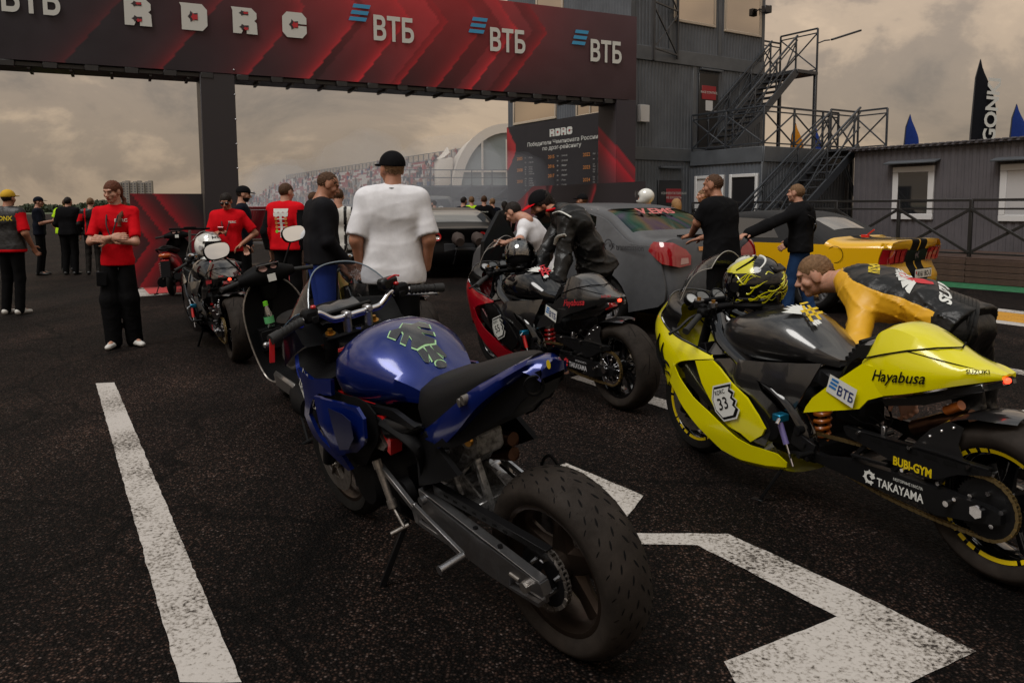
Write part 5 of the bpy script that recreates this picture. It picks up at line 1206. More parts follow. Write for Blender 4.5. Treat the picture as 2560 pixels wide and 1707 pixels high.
def blue_bike(M):
 root = thing('streetfighter_motorcycle','metallic blue motorcycle with flat bars, black seat and wide scrubbed rear tyre','motorcycle',M=M,group='race motorcycles waiting on the start apron')
 bp = MATS['blue_paint'];mb_ = MATS['matt_black'];sb = MATS['satin_black'];al = MATS['bare_alloy']
 R,WB = 0.315,1.52
 rng = random.Random(5);gr = []
 for k in range(26):
  a = 2*PI*k/26
  for s in (1,-1):
   o = 0.12 if s < 0 else 0
   gr += [(a+o,s*0.05,a+o+0.085,s*0.10,0.0035),(a+o+0.10,s*0.19,a+o+0.185,s*0.235,0.0035),(a+o+0.03,s*0.31,a+o+0.10,s*0.36,0.0035),(a+o+0.14,s*0.40,a+o+0.18,s*0.455,0.003)]
 for k in range(90):
  a = rng.uniform(0,6.28);h = rng.uniform(-0.4,0.4);gr.append((a,h,a+rng.uniform(-.02,.02),h+rng.uniform(0.02,0.05),0.0009))
 rw = wheel(root,0,R,0.19,MATS['bronze_rim'],5,twin=False,spw=0.032);tyre(rw,0,R,0.19,MATS['tyre_scrubbed'],grooves=gr)
 fw_ = wheel(root,WB,0.30,0.12,MATS['bronze_rim'],5,twin=False,spw=0.028);tyre(fw_,WB,0.30,0.12,MATS['tyre_rubber']);disc(fw_,WB,0.075,0.30,0.155);disc(fw_,WB,-0.075,0.30,0.155);disc(rw,0,-0.09,R,0.11)
 sprocket(rw,0,0.10,R,0.105,sb);chain(root,0.10,(0,R),0.107,(0.60,0.41),0.042,MATS['worn_steel'])
 # swingarm: welded box-section alloy beam with slotted end
 for sg in (1,-1):
  b = MB();y0 = 0.165 if sg > 0 else-0.13
  b.panel([(0.60,0.455),(0.50,0.424),(0.30,0.388),(0.12,0.362),(-0.055,0.338),(-0.065,0.30),(-0.055,0.292),(0.10,0.30),(0.115,0.262),(-0.03,0.262),(-0.03,0.248),(0.10,0.252),(0.21,0.258),(0.38,0.281),(0.46,0.323),(0.60,0.37)],lambda x,z:y0,0.035,0.2)
  b.panel([(0.10,0.335),(-0.05,0.318),(-0.05,0.262),(0.10,0.27)],lambda x,z:y0-sg*0.018,0.012,0.2)
  b.bar((0.60,y0-sg*0.018,0.458),(-0.05,y0-sg*0.018,0.342),0.034,0.006)
  b.build('swingarm_beam',al,root,25)
  b = MB();b.box((0.012,y0+sg*0.002,0.306),(0.03,0.02,0.03),0);b.cyl((0.012,y0-0.01*sg,0.306),(0.012,y0+sg*0.018,0.306),0.019,n=6);b.cyl((0.05,y0,0.31),(0.095,y0,0.315),0.007,n=8);b.build('axle_nut',MATS['worn_steel'],root)
 b = MB();b.box((0.52,0,0.40),(0.10,0.26,0.10),0,b=0.01);b.box((0.40,-0.02,0.43),(0.18,0.24,0.03),0,rotM('Y',0.15));b.panel([(0.46,0.52),(0.28,0.40),(0.33,0.36),(0.52,0.40)],lambda x,z:0.06,0.008,0.2,0,True);b.build('swingarm_bridge',MATS['dirty_alloy'],root)
 b = MB();b.bar((0.53,0.128,0.487),(-0.08,0.128,0.448),0.03,0.006);b.panel([(0.53,0.486),(-0.08,0.447),(-0.06,0.43),(0.53,0.452)],lambda x,z:0.142,0.004,0.2);b.build('chain_guard',sb,root)
 b = MB()
 for k in range(7):b.box((0.45-k*0.055,0.1425,0.466-k*0.0035),(0.022,0.002,0.008),0,b=0.0005)
 b.build('guard_slot',MATS['groove_black'],root)['kind'] = 'stuff'
 b = MB();b.bar((0.29,0.15,0.395),(0.13,0.15,0.373),0.02,0.006);b.cyl((0.28,0.15,0.395),(0.28,0.15,0.41),0.009,n=8);b.cyl((0.15,0.15,0.376),(0.15,0.15,0.39),0.009,n=8);b.build('spool_bracket',sb,root)
 # shock
 b = MB();spring(b,(0.69,0.02,0.40),(0.545,0.02,0.53),0.048,4.2,0.013);b.build('shock_spring',MATS['bare_alloy'],root)
 b = MB();b.cyl((0.72,0.02,0.37),(0.53,0.02,0.545),0.024,n=12);b.cyl((0.53,0.02,0.545),(0.48,0.02,0.59),0.03,n=12);b.build('shock_body',MATS['dirty_alloy'],root)
 b = MB();b.box((0.43,0.0,0.62),(0.10,0.16,0.16),0,rotM('Y',-0.7),b=0.02);b.bar((0.50,0.06,0.50),(0.44,0.07,0.36),0.024);b.bar((0.36,0.05,0.60),(0.30,0.05,0.40),0.024);b.box((0.34,0.02,0.66),(0.07,0.14,0.09),0,b=0.015);b.cyl((0.31,0.09,0.70),(0.30,0.105,0.70),0.03,n=18);b.build('linkage',MATS['dirty_alloy'],root)
 b = MB();b.cyl((0.302,0.10,0.70),(0.30,0.112,0.70),0.018,n=14);b.build('bushing',MATS['gold_anodised'],root)
 for zz,xx in ((0.62,0.36),(0.56,0.37)):
  b = MB();b.tube([(0.75,-0.10,0.40),(0.52,-0.10,zz-0.04),(xx-0.03,-0.10,zz)],[0.022,0.024,0.026],14,caps=False);b.tube([(xx-0.03,-0.10,zz),(xx-0.028,-0.10,zz)],[0.026,0.02],14);b.build('exhaust_pipe',MATS['copper_pipe'],root)
 b = MB();b.tube(curve([(0.42,-0.09,0.50),(0.28,-0.1,0.44),(0.20,-0.1,0.47),(0.16,-0.08,0.58),(0.10,-0.08,0.62),(0.05,-0.1,0.50)],5),0.006,6);b.build('brake_hose',mb_,root)
 # engine and frame
 b = MB();b.box((0.92,0,0.42),(0.44,0.36,0.26),0,b=0.04);b.box((1.08,0,0.60),(0.22,0.34,0.24),0,rotM('Y',0.5),b=0.03);b.lathe([(0.0,0.05),(0.08,0.045),(0.10,0.02),(0.105,0.0)],(0.93,0.17,0.40),(0,1,0),28);b.lathe([(0.0,0.035),(0.05,0.03),(0.06,0.0)],(0.70,0.15,0.42),(0,1,0),20);b.box((0.95,0,0.26),(0.3,0.22,0.1),0,b=0.03);b.build('engine',mb_,root)
 for sg in (1,-1):
  b = MB();b.tube(curve([(1.20,sg*0.07,0.86),(1.05,sg*0.18,0.77),(0.85,sg*0.215,0.745),(0.64,sg*0.21,0.72),(0.50,sg*0.19,0.66),(0.56,sg*0.15,0.54),(0.60,sg*0.12,0.42)],4),0.026,10,flat=0.5);b.build('frame_spar',mb_,root)
  b = MB();b.panel([(0.55,0.66),(0.47,0.72),(0.30,0.60),(0.45,0.53),(0.58,0.48)],lambda x,z:sg*(0.17) if sg > 0 else-0.17,0.02,0.08);b.build('subframe',mb_,root)
 # tank
 st = [(1.10,.10,.80,.12,.85,.08,.885,.895),(1.06,.155,.775,.178,.84,.12,.905,.925),(0.98,.19,.76,.225,.855,.165,.955,.995),(0.90,.195,.758,.242,.872,.175,.985,1.028),(0.80,.185,.762,.236,.875,.17,.98,1.022),(0.70,.160,.77,.205,.862,.15,.942,.982),(0.62,.13,.778,.165,.84,.125,.895,.93),(0.56,.105,.785,.13,.82,.10,.858,.885),(0.52,.085,.785,.105,.80,.08,.825,.84)]
 rings = []
 for x,ybt,zb_,yc,zc_,ys,zs,zt_2 in st:
  half = [(ybt,zb_),((ybt+yc)/2+0.008,(zb_+zc_)/2-0.012),(yc,zc_),((yc+ys)/2+0.014,(zc_+zs)/2+0.012),(ys,zs),(ys*0.55,zt_2-0.012),(0,zt_2)]
  rings.append([(x,y,z) for y,z in half]+[(x,-y,z) for y,z in half[-2::-1]])
 b = MB();b.loft(rings,0,sub=5);tank = b.build('fuel_tank',bp,root,45)
 ztop = interp_y([(s[0],s[7]) for s in st])
 def tz(x,y):
  t = min(1,abs(y)/0.15);return ztop(x)-0.012-0.032*t ** 2-0.018*t
 # carbon tank pad, shaped like a spine, with pale green outline
 pad_pts = [(0.0,0.125),(-0.035,0.10),(-0.085,0.115),(-0.125,0.085),(-0.105,0.045),(-0.045,0.075),(-0.05,0.055),(-0.10,0.02),(-0.088,-0.005),(-0.035,0.03),(-0.04,0.005),(-0.072,-0.025),(-0.055,-0.045),(0.055,-0.045),(0.072,-0.025),(0.04,0.005),(0.035,0.03),(0.088,-0.005),(0.10,0.02),(0.05,0.055),(0.045,0.075),(0.105,0.045),(0.125,0.085),(0.085,0.115),(0.035,0.10)]
 lowp = [[(-0.06,-0.055),(-0.025,-0.055),(-0.02,-0.085),(-0.05,-0.12),(-0.065,-0.11)],[(0.06,-0.055),(0.025,-0.055),(0.02,-0.085),(0.05,-0.12),(0.065,-0.11)],[(-0.015,-0.055),(0.015,-0.055),(0.022,-0.09),(0.03,-0.125),(-0.03,-0.125),(-0.022,-0.09)],[(0.03*math.cos(a),-0.145+0.016*math.sin(a)) for a in np.linspace(0,2*PI,12,endpoint=False)]]
 bt_ = BVHTree.FromPolygons([v.co[:] for v in tank.data.vertices],[tuple(p.vertices) for p in tank.data.polygons])
 def tzz(x,y):h_ = bt_.ray_cast(Vector((x+.06,y,1.2)),Vector((-.29,0,-1)).normalized());return np.array(h_[0]) if h_[0] is not None else np.array([x,y,tz(x,y)])
 b = MB()
 for poly in [pad_pts]+lowp:
  c_ = np.mean(poly,axis=0);poly = [tuple(np.array(q)*.66) for q in poly]
  for k,(gsc,m,lift) in enumerate(((0.005,1,0.003),(0.0,0,0.0045))):
   pp = [tuple(np.array(q)+(np.array(q)-c_)/(np.linalg.norm(np.array(q)-c_)+1e-6)*gsc) for q in poly]
   q,tr = cdt(pp,0.02);v = [tzz(0.70+y*1.05,-x*1.1-0.005)+np.array([-.25,0,1])*lift for x,y in q];b.add(v,tr,m)
 b.build('tank_pad',[MATS['carbon'],mat('pad_outline',(0.32,0.55,0.28),0.5)],tank,60)
 # long trim under the tank with a red edge
 b = MB();b.panel([(1.03,0.775),(0.85,0.772),(0.60,0.784),(0.475,0.746),(0.50,0.732),(0.65,0.754),(0.85,0.750),(1.0,0.750)],lambda x,z:0.215-0.06*max(0,0.7-x),0.02,0.06,0,True);b.build('side_trim',sb,root)
 b = MB();b.panel([(1.02,0.783),(0.86,0.781),(0.72,0.786),(0.86,0.776),(1.01,0.777)],lambda x,z:0.212,0.004,0.08,0,True);b.build('trim_line',MATS['red_anodised'],root)
 # seat
 rings = []
 for x,w,zt_2,zb_ in ((0.585,.10,.80,.70),(0.555,.13,.85,.70),(0.50,.145,.885,.70),(0.42,.15,.905,.725),(0.30,.15,.945,.80),(0.18,.14,.985,.87),(0.05,.115,1.025,.95),(-0.06,.075,1.055,1.0),(-0.12,.045,1.068,1.03)):
  half = [(w*0.5,zb_),(w*0.96,zb_+0.01),(w,(zb_+zt_2)/2),(w*0.86,zt_2-0.022),(w*0.5,zt_2-0.003),(0,zt_2)]
  rings.append([(x,y,z) for y,z in half]+[(x,-y,z) for y,z in half[-2::-1]])
 b = MB();b.loft(rings,0,sub=4);b.build('seat',MATS['seat_vinyl'],root,60)
 # blue tail: two sweeping side panels and a nose at the end
 up = [(0.525,0.70),(0.43,0.752),(0.28,0.847),(0.15,0.928),(0.05,0.978),(-0.09,1.045),(-0.16,1.078)]
 dn = [(0.50,0.665),(0.40,0.672),(0.255,0.772),(0.123,0.872),(0.02,0.94),(-0.09,1.005),(-0.15,1.04)]
 wv = [0.155,0.162,0.165,0.152,0.128,0.092,0.06]
 for sg in (1,-1):
  rows = []
  for (xu,zu),(xd,zd),w in zip(up,dn,wv):rows.append([(xu,sg*(w-0.02),zu+0.004),(xu-0.002,sg*w,zu),((xu+xd)/2,sg*(w+0.012),(zu+zd)/2),(xd,sg*(w+0.004),zd),(xd,sg*(w-0.03),zd-0.008)])
  b = MB();b.grid(crom(np.array(rows),4));tl = b.build('tail_panel',bp,root,50)
  b = MB();b.cyl((0.155,sg*0.150,0.905),(0.155,sg*0.178,0.905),0.016,n=14);b.cyl((0.185,sg*0.155,0.89),(0.185,sg*0.18,0.89),0.014,n=14);b.build('mount_bolt',MATS['worn_steel'],tl)
 rows = []
 for t in np.linspace(0,1,7):
  x =-0.10-0.11*t;rows.append([(x,(0.088-0.035*t)*c,1.052+0.045*t-0.012*t*t*3-(0.018+0.03*t)*abs(c) ** 3) for c in np.linspace(-1,1,11)])
 rows += [[(-0.222,0.05*c,1.07-0.02*abs(c)) for c in np.linspace(-1,1,11)],[(-0.205,0.055*c,1.02) for c in np.linspace(-1,1,11)]]
 b = MB();b.grid(rows);b.build('tail_tip',bp,root,60)
 b = MB();b.panel([(-0.21,1.05),(-0.19,0.985),(-0.10,0.935),(-0.02,0.87),(0.07,0.83),(0.20,0.75),(0.30,0.70),(0.42,0.68),(0.30,0.76),(0.13,0.87),(-0.05,0.985)],lambda x,z:0.05+0.22*max(0,x+0.2),0.006,0.06,0,True)
 rows = [[(x,w*c,z) for c in np.linspace(-1,1,7)] for x,w,z in ((-0.20,0.05,1.0),(-0.12,0.068,0.945),(-0.02,0.09,0.875),(0.08,0.11,0.83),(0.22,0.14,0.745))];b.grid(rows);b.build('undertail',mb_,root,60)
 b = MB();b.lathe([(0.03,0.0),(0.036,0.004),(0.036,0.012),(0.028,0.012)],(-0.175,0.06,1.0),(-0.8,0.5,-0.2),20);b.build('lamp_socket',sb,root)
 b = MB();q = [(0.008*math.cos(a),0.014*math.sin(a)) for a in np.linspace(0,2*PI,14,endpoint=False)];b.add([(u,v,0) for u,v in q],[tuple(range(14))],0,frameM((-0.2235,0.022,1.062),(0,-1,0),(0.2,0,1)));b.build('dot_sticker',MATS['rim_tape_yellow'],root,0)
 for o in [c for c in root.children if c.name.split('.')[0] in ('tail_panel','tail_tip','undertail','lamp_socket','dot_sticker','seat')]:      # short kicked-up tail
  for o2 in [o]+list(o.children):
   for vv in o2.data.vertices:
    e = max(0,.25-vv.co.x);vv.co.x += e*.32;vv.co.z -= e*.12
   o2.data.update()
 # side scoop fairing
 outl = [(1.27,0.905),(1.215,0.83),(1.205,0.72),(1.245,0.655),(1.21,0.57),(1.08,0.515),(0.97,0.478),(0.86,0.512),(0.70,0.645),(0.672,0.69),(0.675,0.765),(0.73,0.795),(0.81,0.80),(0.93,0.786),(1.02,0.79),(0.93,0.865),(1.19,0.822)]
 fy_ = lambda x,z:0.255+0.018*math.cos((z-0.68)*6)-0.10*max(0,0.60-z)-0.05*max(0,x-1.15)
 main = [(1.075,0.80),(0.93,0.79),(0.81,0.802),(0.73,0.796),(0.675,0.765),(0.672,0.69),(0.70,0.645),(0.86,0.512),(0.97,0.478),(1.08,0.515),(1.21,0.57),(1.245,0.655),(1.205,0.72),(1.21,0.80)]
 b = MB();b.panel(main,lambda x,z:fy_(x,z)-0.03,0.006,0.04,0,True);b.build('inner_fairing',mb_,root)
 # blue frame of the scoop: outer hoop plus fin
 hoop = [(1.235,0.86),(1.20,0.80),(1.20,0.72),(1.24,0.655),(1.205,0.565),(1.07,0.505),(0.965,0.470),(0.93,0.485),(0.965,0.540),(1.03,0.535),(1.13,0.583),(1.185,0.67),(1.12,0.745),(1.04,0.79),(1.0,0.79),(0.93,0.80),(0.92,0.865),(1.10,0.835)]
 b = MB();b.panel(hoop,lambda x,z:fy_(x,z)+0.012,0.016,0.03,0,True);sc = b.build('scoop_surround',bp,root,45)
 fin = [(1.03,0.79),(0.98,0.795),(0.83,0.785),(0.735,0.792),(0.685,0.76),(0.680,0.69),(0.71,0.655),(0.80,0.60),(0.89,0.575),(0.965,0.545),(0.975,0.60),(0.985,0.665)]
 b = MB();b.panel(fin,lambda x,z:fy_(x,z)+0.022+0.03*max(0,min(1,(x-0.85)/0.1))-0.012*abs(z-0.69)/0.1,0.012,0.028,0,True);b.build('scoop_fin',bp,root,35)
 b = MB();b.panel([(0.915,0.765),(0.80,0.765),(0.735,0.75),(0.735,0.685),(0.80,0.625),(0.885,0.60)],lambda x,z:fy_(x,z)+0.040,0.002,0.05,0,True);b.build('fin_inset',mat('deep_blue_gloss',(0.002,0.004,0.03),0.3,spec=0.3),root)
 for sg in (1,-1):b = MB();b.grid(crom(np.array([[(x,sg*y,z),(x-.01,sg*(y*.72+.03),z+.012),(x-.03,sg*.10,z+.03)] for x,y,z in ((1.40,0.19,0.875),(1.32,0.225,0.815),(1.20,0.245,0.808),(1.0,0.245,0.842))]),4));b.build('upper_fairing',mb_,root,50)
 rows = []
 for x,y,z in ((1.40,0.19,0.875),(1.32,0.225,0.815),(1.20,0.245,0.808),(1.0,0.245,0.842)):rows.append([(x,y,z),(x,y+0.018,z-0.01),(x-0.01,y+0.02,z-0.05)])
 for sg in (1,-1):b = MB();b.grid(crom(np.array(rows)*np.array([1,sg,1]),4));b.build('fairing_lip',bp,root,60)
 number_plate(sc,1.165,0.272,0.775,'50',0.78,0.9)
 # alloy air box with red collar, cone
 b = MB();b.panel([(0.785,0.722),(0.745,0.726),(0.675,0.63),(0.695,0.611),(0.79,0.607)],lambda x,z:0.225,0.06,0.1);b.build('air_box',MATS['worn_steel'],root,25)
 b = MB();b.panel([(0.745,0.74),(0.675,0.748),(0.64,0.66),(0.66,0.60),(0.68,0.61),(0.665,0.64)],lambda x,z:0.218,0.05,0.1);b.build('red_collar',MATS['red_anodised'],root,25)
 b = MB();b.tube([(0.665,0.19,0.70),(0.56,0.18,0.715),(0.48,0.165,0.735)],[0.045,0.033,0.008],14);b.build('intake_cone',sb,root)
 # rear sets
 for sg in (1,-1):
  b = MB();y = sg*0.215
  b.bar((0.76,y,0.53),(0.56,y,0.42),0.018,0.022);b.bar((0.56,y,0.43),(0.28,y,0.335),0.014,0.024);b.bar((0.55,y,0.37),(0.36,y,0.355),0.012,0.018);b.cyl((0.565,y-sg*0.03,0.43),(0.565,y-sg*0.09,0.43),0.016,n=12);b.bar((0.56,y,0.44),(0.545,y,0.365),0.014,0.03);b.build('rearset_bracket',al,root)
  b = MB();b.cyl((0.28,y,0.336),(0.28,y+sg*0.095,0.33),0.014,n=14);b.cyl((0.28,y+sg*0.095,0.33),(0.28,y+sg*0.1,0.33),0.0165,n=14);b.build('footpeg',al,root)
 b = MB();b.cyl((0.755,0.23,0.545),(0.70,0.23,0.40),0.014,n=12);b.cyl((0.76,0.23,0.56),(0.75,0.23,0.53),0.018,n=12);b.cyl((0.705,0.23,0.415),(0.695,0.23,0.385),0.018,n=12);b.cyl((0.695,0.23,0.385),(0.64,0.23,0.325),0.006,n=8);b.cyl((0.64,0.21,0.322),(0.655,0.28,0.312),0.009,n=10);b.build('shift_cylinder',MATS['worn_steel'],root)
 b = MB();b.bar((0.72,0.17,0.30),(0.78,0.30,0.05),0.022);b.build('kickstand',sb,root)
 # front end: fork, yokes, bars
 for sg in (1,-1):
  b = MB();b.cyl((1.225,sg*0.105,0.925),(WB,sg*0.105,0.30),0.028,n=16);b.cyl((1.222,sg*0.105,0.958),(1.235,sg*0.105,0.90),0.032,n=16);b.build('fork_leg',sb,root)
  b = MB();b.cyl((1.222,sg*0.105,0.958),(1.220,sg*0.105,0.964),0.022,n=14);b.cyl((1.22,sg*0.105,0.964),(1.217,sg*0.105,0.982),0.011,n=6);b.build('fork_adjuster',MATS['gold_anodised'],root)
 b = MB();b.box((1.19,0,0.945),(0.10,0.27,0.022),0,rotM('Y',0.25),b=0.01);b.box((1.25,0,0.80),(0.09,0.26,0.03),0,rotM('Y',0.25),b=0.01);b.build('yoke',mb_,root)
 b = MB();b.cyl((1.165,0.0,0.955),(1.163,0,0.972),0.022,n=6);b.build('stem_nut',MATS['chrome'],root)
 for sg in (1,-1):
  b = MB();b.cyl((1.165,sg*0.05,0.955),(1.15,sg*0.05,1.035),0.018,n=14);b.box((1.15,sg*0.05,1.037),(0.05,0.03,0.03),0,b=0.006);b.build('bar_clamp',al,root)
 bar = [(1.10,0.375,1.045),(1.125,0.28,1.065),(1.14,0.20,1.078),(1.146,0.165,1.075),(1.149,0.12,1.04),(1.15,0.085,1.032),(1.15,0,1.032)]
 bar = bar+[(x,-y,z) for x,y,z in bar[-2::-1]]
 b = MB();b.tube(crom(np.array(bar),4),0.0115,12);b.build('handlebar',MATS['chrome'],root)
 b = MB();b.tube(crom(np.array([(1.146,0.17,1.066),(1.149,0.12,1.027),(1.15,0.08,1.018),(1.15,-0.08,1.018),(1.149,-0.12,1.027),(1.146,-0.17,1.066)]),4),0.005,6);b.build('bar_hose',mat('blue_hose',(0.01,0.02,0.25),0.4),root)
 for sg in (1,-1):
  b = MB();b.tube([(1.122,sg*0.255,1.068),(1.115,sg*0.31,1.058),(1.105,sg*0.36,1.049)],[0.018,0.0165,0.018],14);b.cyl((1.104,sg*0.362,1.0485),(1.096,sg*0.405,1.04),0.0205,n=16)
  for k in range(5):b.tube([(1.12-k*0.003+0.018*math.cos(t),sg*(0.27+k*0.018)+0.003*t,1.066-k*0.003+0.018*math.sin(t)) for t in np.linspace(0,2*PI,10)],0.0022,5)
  b.build('grip',MATS['grip_rubber'],root)
  b = MB();b.box((1.137,sg*0.215,1.078),(0.055,0.065,0.055),0,b=0.012);b.box((1.15,sg*0.19,1.09),(0.04,0.03,0.03),0,b=0.006);b.box((1.115,sg*0.205,1.062),(0.02,0.03,0.03),0,b=0.004);b.box((1.13,sg*0.195,1.11),(0.022,0.018,0.014),1,b=0.004);b.build('switchgear',[mb_,MATS['red_anodised']],root)
  b = MB();b.tube(curve([(1.155,sg*0.19,1.06),(1.165,sg*0.25,1.045),(1.155,sg*0.33,1.025),(1.155,sg*0.40,1.012)],4),[0.009]*11+[0.008,0.010],8,flat=0.7);b.ball((1.155,sg*0.405,1.011),0.0115,0,10,8);b.build('lever',MATS['bare_alloy'],root)
 b = MB();b.box((1.16,-0.17,1.115),(0.05,0.09,0.05),0,rotM('Z',0.2),b=0.01);b.build('brake_reservoir',sb,root)
 b = MB();b.tube(curve([(1.12,-0.15,1.14),(1.11,-0.18,1.15),(1.10,-0.20,1.145)],3),0.004,6);b.build('key_cord',MATS['red_anodised'],root)
 b = MB();b.box((1.10,0.405,1.0),(0.006,0.02,0.10),0,rotM('X',0.2),b=0.001);b.build('red_tag',MATS['red_anodised'],root)
 # dash cowl with pouch, screen
 S = np.linspace(-1,1,15)
 base = lambda s_:V3(1.50-0.19*s_ ** 2,0.245*s_,1.02-0.07*(1-s_ ** 2)*0-0.01)
 rows = []
 for t in np.linspace(0,1,7):
  rows.append([V3(1.52-0.17*s_ ** 2-0.26*t*(1-0.35*s_ ** 2),0.25*s_*(1-0.06*t),0.995+0.055*math.sin(PI*min(1,t*1.2))-0.05*t+0.075*(1-s_ ** 2)*(1-t)*0.35-(0.06*(1-abs(s_)) if t > 0.8 else 0)) for s_ in S])
 b = MB();b.grid(rows);b.build('dash_cowl',mb_,root,60)
 rows = [[V3(1.53-0.17*s_ ** 2,0.25*s_,1.0+0.026*(1-s_ ** 2))+V3(0.01*k,0.004*s_*k,-0.055*k) for s_ in S] for k in range(4)]
 b = MB();b.grid(rows);b.build('front_cowl',bp,root,60)
 b = MB();b.box((1.33,0.0,1.008),(0.16,0.26,0.02),0,rotM('Y',0.38),b=0.008);pq = [[V3(1.26+0.14*u,0.115*v,0.995+0.052*u+0.014*(1-v*v)*math.sin(PI*u)+0.004*math.sin(9*v+5*u)) for v in np.linspace(-1,1,11)] for u in np.linspace(0,1,8)];b.grid(pq,1);b.build('dash_pouch',[sb,mat('vinyl_grey',(0.03,0.03,0.032),0.25,coat=0.6)],root,60)
 b = MB();b.cyl((1.28,0.20,1.01),(1.277,0.20,1.035),0.011,n=12);b.build('blue_button',mat('blue_plastic',(0.01,0.03,0.5),0.3),root)
 rows = []
 for t in np.linspace(0,1,9):
  rows.append([V3(1.52-0.17*s_ ** 2-(0.20-0.02*s_ ** 2)*t,(0.25-0.05*t)*s_,1.012+0.018*(1-s_ ** 2)+t*(0.205-0.115*s_ ** 4-0.02*s_ ** 2)+0.02*math.sin(PI*t)) for s_ in np.linspace(-1,1,21)])
 b = MB();b.grid(rows);ws = b.build('windscreen',GLT,root,70)
 ed = [r[0] for r in rows]+rows[-1][1:]+[r[-1] for r in rows[-2::-1]];b = MB();b.tube(ed,0.003,5);b.build('screen_edge',mat('smoke_edge',(0.10,0.16,0.22),0.2,coat=1.0),ws)
 return root

